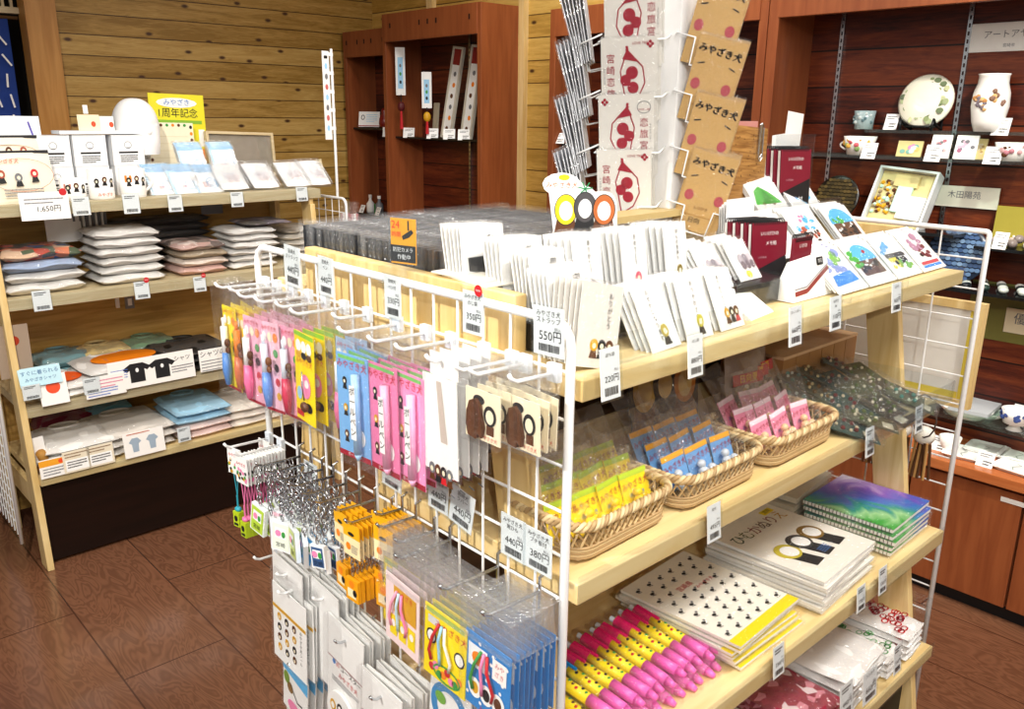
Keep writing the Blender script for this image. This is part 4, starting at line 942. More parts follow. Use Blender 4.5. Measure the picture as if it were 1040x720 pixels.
# clear riser under the rear envelopes
def riser(x0, x1, y0, y1, z1, label, z0=TZ):
    t = thing('clear_riser', T((x0+x1)/2, (y0+y1)/2, z0), label, 'riser'); a, b_ = (x1-x0)/2, (y1-y0)/2; h = z1-z0
    obj(MB().box(ACR, -a, a, -b_, b_, h-.003, h), 'top', t); obj(MB().box(ACR, -a, a, -b_, -b_+.002, 0, h-.0032), 'front_panel', t)
    obj(MB().box(BLACK, -a+.002, a-.002, -b_+.004, b_, .001, h-.006), 'gap_shade_box', t)  # black box paints the dark gap under the step
    return t
riser(.755, 1.14, .745, .86, 1.291, 'clear acrylic step with painted gap shade under the rear row of gift envelopes')
def at(px, py, Y, z): p = pY(px, py, Y); return Vector((p.x, Y, z))
stack('e1', envelope('ありがとう', (INK,)), T(at(602, 296, .785, 1.292)) @ Rz(4), 5, .0075, 'small white gift envelope with a blue-skirted figure, %s in its stack', 'rear envelopes, nearest stack', -.004)
stack('e2', envelope('おめでとう', (P('#d9667a'),)), T(at(648, 292, .785, 1.292)) @ Rz(4), 5, .0075, 'small white gift envelope with a pink figure, %s in its stack', 'rear envelopes, middle stack', -.004)
stack('e3', envelope('ほんの気持ち', (P('#8a7a2a'),), tsize=.0075), T(at(690, 283, .785, 1.292)) @ Rz(4), 6, .0075, 'small white gift envelope with an olive figure, %s in its stack', 'rear envelopes, third stack', -.004)
stack('e4', envelope('ありがとう', (GOLD, INK, BROWN), .066, .105, P('#d8d4cc', .6), .014), T(at(604, 374, .672, TZ)) @ Rz(-10) @ Ry(13), 6, .006, 'grey-shaded gift envelope leaning at the shelf corner, %s in its stack', 'corner envelopes', -.003)
stack('e5', envelope('おせわになります', (P('#b9a84a'),), .064, .094, WHITE, -.004, .0085), T(at(678, 364, .668, TZ)) @ Rz(2) @ Ry(-2), 4, .009, 'tilted white gift envelope with a fishing figure, %s in its stack', 'tilted envelopes', -.001, 0, 27)
stack('e6', envelope('おつかれさま', (P('#c9c03a'),), .064, .092, WHITE, None, .0088), T(at(711, 355, .672, TZ)) @ Rz(2), 5, .009, 'white gift envelope with a small yellow figure, %s in its stack', 'front envelopes, yellow figure', -.002, 0, 20)
stack('e7', envelope('ありがとうございます', (GOLD, INK, BROWN), .064, .092, WHITE, -.006, .0072), T(at(744, 347, .676, TZ)) @ Rz(2), 4, .009, 'white gift envelope with three dark figures, %s in its stack', 'front envelopes, three figures', -.002, 0, 24)
for k, (px, py, Y, w, h, n, txt) in enumerate(((488, 220, .93, .085, .152, 6, 'の'), (528, 240, .86, .085, .140, 5, '御祝'), (554, 262, .80, .07, .130, 5, '御礼'), (577, 283, .745, .085, .116, 5, '御車'))):
    p = pY(px, py, Y)
    stack('w%d' % k, envelope(txt, (), w, h, WHITE, w*.15, .014), T(p.x, Y-.02, TZ) @ Rz(3) @ Ry(3-k), n, .007, 'tall plain white gift envelope, %s in ' + ('the rearmost', 'the second', 'the third', 'the foremost')[k]+' stack by the end board', 'tall plain envelopes, stack %s' % ORD[k], .001)
# clear dividers among the envelopes
for k, (px, py, Y, w, h) in enumerate(((655, 365, .662, .30, .04), (700, 330, .735, .16, .06), (560, 300, .77, .10, .05))):
    p = pY(px, py, Y); solo(MB().box(ACR, -w/2, w/2, 0, .002, 0, h), 'clear_divider', T(p.x+.1, Y, TZ) @ Rz(0), ('long low clear divider at the front of the envelopes', 'clear divider behind the front envelopes', 'short clear divider beside the plain white envelopes')[k], 'divider')
# mini letters
def mini(M, label, group):
    t = thing('message_card', M, label, 'card', group); w, h = .066, .074
    c = MB().box(PAPER, -w/2, w/2, 0, .0025, 0, h); c.vtext(INK, 'ミニレター', -w*.32, h*.84, .0068)
    for k in range(3): c.disc((P('#b5b0b8'), P('#8f8a94'), P('#c8c3ca'))[k], -.004+.014*k, h*.5, .009, .011, -.0008); c.disc(P('#7a7078'), -.004+.014*k, h*.36, .007, .008, -.0009)
    c.disc(P('#f0e24a'), .0, h*.14, .008, .007); obj(c, 'paper', t); obj(MB().box(BAG, -w/2-.001, w/2+.001, -.0015, .003, -.0004, h+.006), 'clear_bag', t)
    return t
for j, (px, py) in enumerate(((733, 287), (764, 283))):
    for i in range(4): proto('mini', mini, T(at(px, py, .75, 1.292)+Vector((-.002*i, .010*i, .002*i))) @ Rz(3) @ Rx(-36), 'pale message card with a yellow spot, %s in the %s stack' % ('frontmost' if i == 0 else ORD[i]+' from front', ('nearer', 'farther')[j]), 'message cards, %s stack' % ('nearer', 'farther')[j])
riser(1.145, 1.345, .735, .82, 1.291, 'clear acrylic step holding the message cards')
# black acrylic cup and ring notepad
p = pz(757, 330, TZ); cupb = thing('black_cup', T(p.x, p.y+.05, TZ), 'small smoky black acrylic cup behind the ring notepad', 'cup')
obj(MB().lathe(P('#1b1c1f', .1), [(0, 0), (.024, 0), (.026, .055), (.024, .055), (.022, .004), (0, .004)], n=20), 'body', cupb, smooth=True)
p = pz(782, 322, TZ); npd = thing('ring_notepad', T(p.x, p.y+.012, TZ) @ Rz(8), 'white ring notepad lying tilted at the front of the island', 'notepad')
b = MB(); b.M = Rx(-58)
b.box(WHITE, -.042, .042, 0, .008, 0, .07); obj(b, 'pages', npd)
b = MB(); b.M = Rx(-58)
for k in range(11): b.tube(WIRE, [(-.0425+.004*math.cos(q), .004+.006*math.sin(q), .005+.006*k) for q in [j*.785 for j in range(8)]], .0009, 4, True)
obj(b, 'spiral', npd)['kind'] = 'stuff'
# memo notebooks on risers
BURG = P('#7a1a2e', .4); CHAR = P('#232124', .4)
def memo(M, label, group):
    t = thing('memo_book', M, label, 'notebook', group); w, h, d = .082, .122, .010
    obj(MB().box(PAPER, -w/2+.001, w/2-.001, .0012, d-.0012, .002, h-.002), 'pages', t)
    c = MB().box(CHAR, -w/2, w/2, 0, .0012, 0, h); c.flat(BURG, [(-w/2, h*.28), (w/2, h*.52), (w/2, h), (-w/2, h)], -.0004)
    c.text(WHITE, 'いいげひの', 0, h*.84, .0085, -.0009); c.text(WHITE, 'メモ帖', .004, h*.70, .0085, -.0009); c.text(P('#c9a4ac'), 'いげゆの', -.015, h*.50, .005, -.0009); c.text(WHITE, '木村', .010, h*.17, .013, -.0009); c.text(P('#b9b9bb'), 'まちのメモ', .010, h*.08, .006, -.0009); obj(c, 'cover', t)
    s = MB()
    for k in range(14): s.tube(INK, [(-w/2+.006+.0052*k, .005+.007*math.cos(q), h+.006*math.sin(q)) for q in [j*.9 for j in range(7)]], .0009, 4, True)
    obj(s, 'spiral', t)['kind'] = 'stuff'
    return t
def stepblock(x0, x1, y0, y1, z1, label):
    t = thing('step_block', T((x0+x1)/2, (y0+y1)/2, TZ), label, 'block'); a, b_, h = (x1-x0)/2, (y1-y0)/2, z1-TZ
    obj(MB().box(MAPLE, -a, a, -b_, b_, 0, h), 'block', t, bevel=.002); obj(MB().box(ACR, -a, a, -b_-.003, -b_-.001, 0, h+.02), 'front_lip', t)
    return t
for i in range(4): proto('memo', memo, T(at(780, 285, .79, TZ+.002)+Vector((-.004*i, .0138*i, 0))) @ Rz(-16) @ Rx(-4), 'burgundy and charcoal memo book on the shelf, %s in its row' % ('frontmost' if i == 0 else ORD[i]+' from front'), 'lower memo books')
stepblock(1.44, 1.80, .895, 1.02, 1.366, 'maple step block under the upper memo books behind the postcards')
for i in range(3): proto('memo', memo, T(at(806, 212, .905, 1.367)+Vector((-.004*i, .0138*i, 0))) @ Rz(-16) @ Rx(-4), 'burgundy and charcoal memo book on the step block, %s in its row' % ('frontmost' if i == 0 else ORD[i]+' from front'), 'upper memo books')
# white leaflets in a clear stand above
p = at(808, 140, .965, 1.367)
lf = thing('leaflet_stand', T(p.x, .962, 1.367) @ Rz(2), 'clear stand holding loose white leaflets above the memo books', 'leaflet stand')
b = MB(); b.box(ACR, -.085, .085, 0, .002, 0, .15); b.box(ACR, -.085, .085, .04, .042, 0, .13); b.box(ACR, -.085, .085, 0, .042, 0, .002); obj(b, 'clear_box', lf)
for k, (x, z, w, h, r) in enumerate(((-.05, .13, .06, .06, -4), (-.005, .12, .05, .07, 3), (.025, .16, .07, .075, 5), (.05, .12, .05, .045, 8))):
    b = MB(); b.M = T(x, .01+.007*k, z-.06) @ Ry(r); b.box(PAPER, -w/2, w/2, 0, .001, 0, h+.02)
    if k == 3: b.text(INK, 'わびすけ', 0, h*.6, .009); b.text(INK, 'の宿', 0, h*.3, .008)
    obj(b, 'leaflet', lf)
for k in range(5):
    b = MB(); p = at(757, 212, .86, TZ); b.box(P('#f1f3f5', .4), -.05, .05, 0, .0015, 0, .16-.006*k); solo(b, 'white_packet', T(p.x+.012*k, .862+.013*k, TZ) @ Rz(4) @ Rx(-3), 'clear topped white packet behind the lower memo books, %s from the card rack' % ORD[k], 'packet', 'white packets behind memo books')
# wood-grain sheet with big clip
p = pY(758, 200, .93)
ws = thing('wood_grain_file', T(p.x, .93, TZ+.08) @ Rz(6) @ Ry(3) @ Rx(-2), 'brown wood-grain sheet held by a large steel paper clip', 'file')
b = MB().box(KRAFT, -.075, .075, 0, .003, 0, .205)
for k in range(46): b.disc(P('#5a3a1a'), random.uniform(-.068, .068), random.uniform(.01, .19), .0022, .0012, -.0005, 6)
obj(b, 'sheet', ws)
c = MB()
for q in (0, .007): c.tube(STEEL, [(.032+.004*q/.007, -.004-q*.2, .21), (.03, -.004-q*.2, .155-q), (.036, -.004-q*.2, .148-q), (.044, -.004-q*.2, .155-q), (.044, -.004-q*.2, .205), (.037, -.004-q*.2, .213)], .0016, 6, True)
obj(c, 'paper_clip', ws)
solo(MB().box(P('#c98e86', .5), -.05, .05, 0, .0025, 0, .05), 'pink_card', T(p.x+.005, .945, TZ+.245) @ Rz(6) @ Rx(-2), 'rounded pink card peeking above the wood-grain sheet', 'card')
bl = stepblock(p.x-.08, p.x+.06, .925, 1.02, TZ+.0795, 'maple block under the wood-grain sheet')
# tent calendar
p = (pz(797, 318, TZ)+pz(836, 300, TZ))/2
tc = thing('desk_calendar', T(p.x+.055, p.y+.015, TZ) @ Rz(0) @ Matrix.Scale(.88, 4), 'white tent shaped desk calendar box with red ribbon stripes and black seal', 'calendar')
b = MB(); w = .075
b.hexa(WHITE, [(-w, 0, 0), (w, 0, 0), (w, .05, 0), (-w, .05, 0)], [(-w+.004, .02, .075), (w, .022, .085), (w, .026, .085), (-w+.004, .024, .075)]); obj(b, 'paper_tent', tc)
b = MB(); b.M = T(0, 0, 0) @ Rx(-14.5); b.line(P('#8a3a34'), [(-.065, .015), (-.02, .017), (.03, .038), (.072, .055)], .009, -.0012); b.line(GREYINK, [(-.065, .024), (-.02, .025), (.03, .046), (.072, .062)], .002, -.0013); b.rect(INK, .03, .055, .062, .078, -.0012); b.text(WHITE, '京王', .0425, .070, .0085, -.0018); obj(b, 'ribbon_print', tc)
b = MB(); b.M = T(-.005, .030, .055); b.box(BURG, -.035, .035, 0, .006, 0, .062); b.text(WHITE, 'いげの', 0, .046, .010); obj(b, 'burgundy_block', tc)
b = MB()
for k in range(10): b.tube(INK, [(-.034+.0066*k, .033+.006*math.cos(q), .117+.008*math.sin(q)) for q in [j*.785 for j in range(8)]], .0011, 4, True)
obj(b, 'spiral', tc)['kind'] = 'stuff'
# postcards on three tiers
LEAF, LAKE, SKYB = P('#4fae4a'), P('#3f8fe0'), P('#5ab8f0')
def postcard(kind):
    def mk(M, label, group):
        w, h = .114, .1; t = thing('postcard', M, label, 'postcard', group)
        c = MB().box(P('#f6f6f4', .45, 0, 0), -w/2, w/2, 0, .002, 0, h); z = h*.53; S_ = len(c.v)
        R = random.Random(kind)
        def ell(m, n, sx, sz, x0=0, z0=0, r=.010):
            for k in range(n): c.disc(m, x0+R.uniform(-sx, sx), z+z0+R.uniform(-sz, sz), R.uniform(.5, 1)*r, R.uniform(.5, 1)*r, -.0008-.00002*k, 9)
        if kind in (1, 4, 8): c.disc(SKYB, 0, z+.004, .040, .044, -.0006, 24, 0, 180); c.rect(P('#6b4a34'), -.036, .036, z-.036, z+.004, -.0006)
        if kind == 0: ell(P('#8f9fd8'), 12, .03, .04, 0, 0, .013); c.flat(LAKE, [(-.038, z-.045), (.036, z-.04), (.03, z-.012), (-.03, z-.018)], -.0012); ell(P('#7fb85a'), 8, .03, .02, 0, .02); ell(WHITE, 4, .012, .01, 0, -.02, .007)
        elif kind == 1: ell(LEAF, 8, .012, .02, -.028, .012); ell(INK, 9, .03, .014, 0, -.016, .008); ell(WHITE, 6, .026, .012, 0, -.01, .006); c.disc(RED, .01, z+.026, .005, .005, -.0013)
        elif kind == 2: c.rect(P('#3a3a3c'), -.034, .036, z-.006, z+.006, -.0009); ell(P('#6fb0e6'), 6, .015, .014, -.02, .025); ell(P('#e8dc4a'), 6, .014, .012, -.02, -.02); ell(INK, 8, .03, .015, 0, -.012, .007); ell(P('#7fb85a'), 6, .02, .012, .015, -.026)
        elif kind == 3: ell(P('#b98fa8'), 8, .03, .02, 0, .024, .012); ell(P('#7a2a34'), 8, .026, .018, 0, -.01, .009); ell(INK, 5, .02, .012, 0, -.006, .006); c.rect(P('#c8505a'), -.034, .036, z-.045, z-.036, -.0009); c.rect(LAKE, -.036, .038, z-.054, z-.047, -.0009)
        elif kind == 4: ell(INK, 10, .03, .012, 0, -.02, .007); ell(LEAF, 6, .03, .01, 0, .012, .008); ell(WHITE, 6, .03, .01, 0, -.012, .005)
        elif kind == 5: ell(SKYB, 6, .03, .02, 0, .016, .009); ell(P('#b5563a'), 7, .026, .014, 0, -.01, .008); ell(P('#3a2a22'), 7, .026, .014, 0, -.02, .006); ell(PINK, 3, .01, .01, 0, .03, .006)
        elif kind == 6: c.flat(LEAF, [(-.044, z-.02), (-.03, z+.018), (-.01, z+.03), (.012, z+.012), (.036, z-.02)], -.0007); c.flat(P('#3a8f38'), [(-.02, z-.02), (-.004, z+.022), (.018, z-.02)], -.0009); ell(P('#7a4a3a'), 4, .02, .004, 0, -.02, .005)
        else: ell(SKYB, 8, .022, .02, 0, .004, .009); ell(P('#8fc8e8'), 5, .03, .02, 0, -.01, .008); ell(P('#5a7ac8'), 4, .02, .01, 0, -.014, .006)
        c.v = c.v[:S_]+[(x*1.2, y, z+(zz-z)*.84) for x, y, zz in c.v[S_:]]
        obj(c, 'print', t); obj(MB().box(FILM, -w/2-.001, w/2+.001, -.0015, .0028, -.0004, h+.003), 'clear_bag', t)
        return t
    return mk
NAMES = ['violet gorge with blue boat', 'arched blue sky over a railing', 'black train under yellow trees', 'mauve street above a red carriage', 'arched sky over a crowd', 'red-brown shrine figures', 'green hills', 'pale blue waterside']
x0 = 1.475
for k in range(4):
    for i in range(3):
        proto('pc%d' % k, postcard(k), T(x0+.1185*k, .685+.009*i, TZ+.003+.003*i) @ Rz(1) @ Rx(-47), 'postcard of %s, %s on the lowest tier' % (NAMES[k], 'topmost' if i == 0 else ORD[i]+' from top'), 'lowest tier postcards: '+NAMES[k])
for k, (kind, x) in enumerate(((7, 1.44), (5, 1.57), (4, 1.715))):
    for i in range(3):
        proto('pc2%d' % k, postcard(kind), T(x, .80+.009*i, TZ+.052+.003*i) @ Rz(1) @ Rx(-44), 'postcard of %s, %s on the middle tier' % (NAMES[kind], 'topmost' if i == 0 else ORD[i]+' from top'), 'middle tier postcards: '+NAMES[kind])
for k, (kind, x) in enumerate(((6, 1.53), (7, 1.655))):
    for i in range(3):
        proto('pc3%d' % k, postcard(kind), T(x, .878+.007*i, TZ+.110+.003*i) @ Rz(1) @ Rx(-40), 'postcard of %s, %s on the top tier' % (NAMES[kind], 'topmost' if i == 0 else ORD[i]+' from top'), 'top tier postcards: '+NAMES[kind])
riser(1.385, 1.785, .792, .862, TZ+.050, 'clear step under the middle tier of postcards')
for px in (862, 900, 918):
    p = pY(px, 300, .65); solo(MB().box(ACR, -.002, .002, 0, .06, 0, .07), 'card_divider', T(p.x, .645, TZ), 'thin clear divider between the lowest postcards, %s along' % ORD[(862, 900, 918).index(px)], 'divider')
# ---- dark files in the bin behind the end board
def dark_file(M, label, group):
    t = thing('dark_file', M, label, 'file', group)
    obj(MB().box(P('#1a1c22', .3), 0, .24, -.0035, .0035, 0, .105), 'dark_sheet', t)
    b = MB(); b.add([(-.006, -.0052, -.001), (-.006, .0052, -.001), (.245, .0052, -.001), (.245, -.0052, -.001), (-.004, -.006, .112), (-.008, .004, .116), (.248, .005, .117), (.244, -.004, .111)], [(0, 1, 5, 4), (1, 2, 6, 5), (2, 3, 7, 6), (3, 0, 4, 7)], clear('file_wrap', fac=.07, milk=.03, crinkle=38, rough=.18)); obj(b, 'crinkled_bag', t)
    return t
for i in range(34):
    proto('dark', dark_file, T(.772+random.uniform(-.004, .004), .925+.0142*i, TZ) @ Rz(random.uniform(-2, 2)) @ Rx(random.uniform(-5, 3)), 'bagged black file, %s in the row behind the end board' % ('nearest' if i == 0 else (ORD[i]+' from near end')), 'black files in clear bags')
for i in range(26):
    proto('dark', dark_file, T(1.03+random.uniform(-.006, .006), .98+.017*i, TZ) @ Rz(random.uniform(-4, 4)) @ Rx(random.uniform(-6, 4)), 'bagged black file, %s in the second row farther in' % ('nearest' if i == 0 else (ORD[i]+' from near end')), 'black files of the second row')
for k in range(3):
    b = MB().box(P('#ece8dc', .5), 0, .05, 0, .11, 0, .002); solo(b, 'loose_paper', T(.738+.004*k, .85+.006*k, 1.3252+.0022*k) @ Rz(-6+5*k), 'loose pale sheet lying on the end board beside the black files, %s from top' % ORD[2-k], 'paper')
b = MB().box(P('#c9b27c', .5), 0, .22, 0, .06, 0, .012); solo(b, 'flat_box', T(1.12, .955, TZ+.122) @ Rz(4), 'flat tan packet lying on top behind the three-figure stand-up sign', 'packet')
# ---- cut-out standee on the rear envelopes
def standee(M, label, s, cloud, cols, cat='stand-up sign'):
    t = thing('cutout_sign', M, label, cat)
    def blob(n, f): return [f(6.2832*k/n) for k in range(n)]
    b = MB()
    pts = [(-.5, -.5), (.62, -.5), (.62, -.1)] + [(.40+.22*math.cos(a), .0+.30*math.sin(a)) for a in (0, .4, .8, 1.2, 1.57)] + [(.05+.24*math.cos(a), .05+.34*math.sin(a)) for a in (.8, 1.2, 1.57)]
    pts += [(-.38+.34*math.cos(a), .42+.2*math.sin(a)) for a in (.2, .7, 1.2, 1.6, 2.1, 2.6, 3.1, 3.6, 4.0)] if cloud else [(-.33+.22*math.cos(a), .0+.30*math.sin(a)) for a in (1.2, 1.57, 2.0, 2.5, 3.1)]
    b.prism(P('#fbfbfa', .4) if cloud else P('#3a332c', .5), [(x*s, z*s) for x, z in pts], 0, .004)
    if cloud: b.text(P('#f0641e'), 'みやざき犬', -.38*s, .40*s, .115*s, -.001); b.disc(YEL, -.34*s, .54*s, .10*s, .05*s, -.0008)
    for k, c in enumerate(cols):
        x = (-.30+.34*k)*s; z = (-.02+.04*(k == 1))*s
        b.flat(BROWN if k != 1 else INK, [(x-.22*s, -.49*s), (x+.22*s, -.49*s), (x+.15*s, -.15*s), (x-.15*s, -.15*s)], -.0005-.0001*k)
        b.disc(INK, x, z, .205*s, .275*s, -.0008-.0003*k, 22); b.disc(c, x, z, .19*s, .26*s, -.0009-.0003*k, 22); b.disc(PAPER if cloud else P('#c9a86a'), x, z-.02*s, .12*s, .17*s, -.0010-.0003*k, 20)
    if cloud:
        for a in range(6): b.line(P('#2f8f5a'), [(.04*s, .34*s), (.04*s+.13*s*math.cos(a), .36*s+.11*s*math.sin(a))], .02*s, -.001)
    obj(b, 'printed_board', t); obj(MB().box(ACR, -.2*s, .2*s, .004, .05, -.5*s, -.46*s), 'foot', t)
    return t
p = pY(592, 205, .875); standee(T(p.x, .875, p.z-.01) @ Rz(-38) @ Rx(-4), 'die-cut sign of three ovals under an orange-lettered cloud above the rear envelopes', .085, True, (YEL, P('#4a4648'), P('#b5622a')))
# plinth for that sign
b = MB().box(ACR, -.02, .02, -.015, .035, 0, p.z-.01-.0425-TZ-.002); solo(b, 'sign_stand', T(p.x, .87, TZ+.001), 'narrow clear block lifting the die-cut sign', 'stand')
# ---- spinning card rack
RX_, RY_ = 1.37, 1.04
rk = thing('card_rack', T(RX_, RY_, TZ), 'white wire spinning rack of greeting cards standing on the island', 'card rack')
b = MB().lathe(WHITE, [(0, 0), (.10, 0), (.10, .012), (.02, .02), (0, .02)], n=28); obj(b, 'base', rk, smooth=True)
obj(MB().cyl(WHITE, (0, 0, .015), (0, 0, .80), .010, 12), 'pole', rk)
obj(MB().box(P('#fafafa', .5), -.05, .05, -.05, .05, .1, .7), 'inner_panel', rk)
FACES = [(180, 'red'), (-100, 'tan'), (128, 'grey')]
OFF = {'red': (-156, -.078, .055), 'tan': (-150, .048, .075), 'grey': (128, 0, .16)}
def facemat(ang, r, z, roll, tilt, kind='none'):
    if kind in ('red', 'tan'):
        a, sx, fw = OFF[kind]
        return T(RX_-.734*-sx*1+(-.73)*fw, RY_-.68*sx-.68*fw, z) @ Rz(a+90) @ Rx(tilt) @ Ry(roll) @ T(0, -(r-.10), 0)
    return T(RX_, RY_, z) @ Rz(ang+90) @ T(0, -r, 0) @ Rx(tilt) @ Ry(roll)
ROWS = [1.668-.0985*k for k in range(4)]
for ang, kind in FACES+[(80, 'none'), (-10, 'none')]:
    for k, z in enumerate(ROWS):
        roll, tilt = {'red': (-1.5, 6), 'tan': (14, 6), 'grey': (0, 17), 'none': (0, 5)}[kind]
        b = MB(); b.M = Matrix.Translation(-Vector((RX_, RY_, TZ))) @ facemat(ang, .145 if kind == 'grey' else .10, z-.03, roll, tilt, kind); w = .062
        b.tube(WIRE, [(-w, .03, .05), (-w, -.012, .045), (-w*.45, -.014, .045), (-w*.40, -.014, -.002), (w*.40, -.014, -.002), (w*.45, -.014, .045), (w, -.012, .045), (w, .03, .05)], .0018, 6)
        b.tube(WIRE, [(-w*.4, -.014, -.002), (-w*.4, .03, -.006), (-w*.4, .04, .06)], .0016, 6); b.tube(WIRE, [(w*.4, -.014, -.002), (w*.4, .03, -.006), (w*.4, .04, .06)], .0016, 6)
        obj(b, 'wire_pocket', rk, smooth=True)
def red_card(flip):
    def mk(M, label, group):
        w, h = .105, .148; t = thing('greeting_card', M, label, 'card', group); s = -1 if flip else 1
        c = MB().box(P('#e4e1da', .6), -w/2, w/2, 0, .001, 0, h)
        c.line(CRIM, [(s*.005, .03), (-s*.018, .045), (-s*.03, .07), (-s*.026, .098), (-s*.005, .118), (s*.006, .128)], .0022); c.line(CRIM, [(s*.005, .03), (s*.01, .06), (s*.016, .09), (s*.008, .112)], .0022)
        for x, z, r in ((-s*.008, .062, .0105), (-s*.006, .088, .0115), (s*.006, .075, .010)): c.disc(CRIM, x, z, r, r, -.0008)
        c.flat(CRIM, [(-s*.02, .106), (s*.012, .112), (s*.004, .126), (s*.006, .134), (s*.001, .134), (-s*.0, .126)], -.0009)
        c.vtext(CRIM, '宮崎恋旅' if flip else '恋旅宮崎', s*.034 if not flip else -.034, .112 if flip else .098, .017, -.0008, 1.2)
        c.ring(GREYINK, s*.034, .126 if not flip else .045, .013, .011, .001); c.text(CRIM, 'LOVE TRIP', (.022 if flip else .034*s), .138 if flip else .122, .0065 if flip else .005)
        for q in range(4): c.disc(CRIM, -s*.040+.004*math.cos(q*1.571), .136+.004*math.sin(q*1.571), .0028, .0028)
        c.vtext(GREYINK, 'みやざきレター', s*.046, .095, .0045)
        obj(c, 'paper', t); obj(MB().box(FILM, -w/2-.001, w/2+.001, -.0015, .0018, -.0004, h+.004), 'clear_bag', t); return t
    return mk
def tan_card(M, label, group):
    w, h = .084, .148; t = thing('greeting_card', M, label, 'card', group)
    c = MB().box(P('#c9a468', .6), -w/2, w/2, 0, .001, 0, h); [c.text(INK, 'みやざき犬', q, .125+r_, .0158, -.0008-.00003*r_, -4) for q, r_ in ((0, 0), (.0006, .0004), (-.0006, -.0004))]
    for s in (-1, 1): c.line(INK, [(s*.022, .104), (s*.034, .100)], .0022); c.disc(P('#b5505a'), s*.028, .066, .0085, .010)
    c.line(P('#b58a4a'), [(-.028, .03), (.028, .03)], .002); c.text(P('#8a5a2a'), 'えはがき', 0, .045, .007); c.text(INK, '日向', -.006, .02, .012)
    obj(c, 'paper', t); obj(MB().box(FILM, -w/2-.001, w/2+.001, -.0015, .0018, -.0004, h+.004), 'clear_bag', t); return t
def grey_card(M, label, group):
    w, h = .10, .145; t = thing('greeting_card', M, label, 'card', group)
    c = MB().box(P('#dfe1e6', .5), -w/2, w/2, 0, .002, 0, h)
    for k in range(9): c.disc(random.choice((INK, GREYINK, WHITE)), random.uniform(-.04, .04), random.uniform(.02, .13), .012, .008, -.0008-.00002*k)
    obj(c, 'paper', t); obj(MB().box(BAGTOP, -w/2-.002, w/2+.002, -.002, .002, -.0004, h+.006), 'clear_bag', t); return t
LV = ('top', 'second', 'third', 'lowest')
for ang, kind in FACES:
    for k, z in enumerate(ROWS):
        roll, tilt = {'red': (-1.5, 6), 'tan': (14, 6), 'grey': (0, 17)}[kind]
        n = {'red': 4, 'tan': 6, 'grey': 7}[kind]
        for i in range(n):
            M = facemat(ang, .172 if kind == 'grey' else .103, z-.03, roll, tilt, kind) @ T(random.uniform(-.002, .002), -.004+.0055*i*(.8 if kind == 'grey' else 1), .001*i) @ Rx(-1.2*i if kind == 'grey' else 0) @ Rz(random.uniform(-1, 1))
            if kind == 'red': proto('rc%d' % (k % 2), red_card(k % 2 == 1), M, 'pale greeting card with a crimson pod drawing, %s in the %s pocket' % ('frontmost' if i == 0 else ORD[i]+' from front', LV[k]), 'crimson pod cards, %s pocket' % LV[k])
            elif kind == 'tan': proto('tc', tan_card, M, 'tan kraft greeting card with black lettering, %s in the %s pocket' % ('frontmost' if i == 0 else ORD[i]+' from front', LV[k]), 'tan kraft cards, %s pocket' % LV[k])
            else: proto('gc', grey_card, M, 'grey picture card in a shiny bag, %s in the %s pocket' % ('frontmost' if i == 0 else ORD[i]+' from front', LV[k]), 'grey picture cards, %s pocket' % LV[k])
# ------------------------------------------------------------------ second shelf: baskets
Z2, Z3, Z4 = .9765, .6595, .3645
WICK = P('#cdb387', .6, 0, .15); WICK2 = P('#b3956a', .6, 0, .15)
def rrect(a, b, r, n=6):
    out = []
    for cx, cy, a0 in ((a-r, -b+r, -90), (a-r, b-r, 0), (-a+r, b-r, 90), (-a+r, -b+r, 180)):
        out += [(cx+r*math.cos(rad(a0+90*k/n)), cy+r*math.sin(rad(a0+90*k/n))) for k in range(n+1)]
    return out
def along(pts, d):                                              # points every D along a closed outline
    res = []; acc = 0
    for p, q in zip(pts, pts[1:]+pts[:1]):
        l = math.hypot(q[0]-p[0], q[1]-p[1]); s = -acc
        while s+d <= l: s += d; res.append((p[0]+(q[0]-p[0])*s/l, p[1]+(q[1]-p[1])*s/l))
        acc = l-s if l else acc
    return res
def basket(x, y, a, b, h, label, rz=0):
    t = thing('wicker_basket', T(x, y, Z2+.003) @ Rz(rz), label, 'basket')
    bot, top = rrect(a-.006, b-.008, .03), rrect(a, b, .035)
    N = 64
    def samp(pts, n):
        P_ = along(pts, .002); return [P_[int(i*len(P_)/n) % len(P_)] for i in range(n)]
    B, Tp = samp(bot, N), samp(top, N)
    m = MB()
    for k in range(5):                                          # bottom rows of weave
        m.tube(WICK if k % 2 else WICK2, [(p[0]*(1+.002*k), p[1]*(1+.004*k), .003+.0036*k+.0014*math.sin(i*3.14+k*3.14)) for i, p in enumerate(B)], .0026, 5, True)
    m.grid(WICK2, lambda u, v: ((u-.5)*2*(a-.012), (v-.5)*2*(b-.012), .002), 2, 2)
    obj(m, 'woven_bottom', t, smooth=True)
    m = MB(); M_ = 46; b2, t2 = samp(bot, M_), samp(top, M_)
    for i in range(M_):                                          # open zigzag wall
        j = (i+1) % M_
        m.cyl(WICK, (*b2[i], .016), (*t2[j], h-.008), .0017, 5); m.cyl(WICK2, (*b2[j], .016), (*t2[i], h-.008), .0017, 5)
    obj(m, 'open_weave', t)
    m = MB(); P_ = along(top, .0022); n = len(P_)
    for ph in (0, 2.09, 4.19):
        m.tube((WICK, P('#dcc79c', .55, 0, .12), WICK2)[int(ph)//2], [(p[0]*(1+.018*math.cos(i*.55+ph)), p[1]*(1+.05*math.cos(i*.55+ph)), h+.0045*math.sin(i*.55+ph)) for i, p in enumerate(P_)], .0036, 5, True)
    obj(m, 'braided_rim', t, smooth=True)
    return t
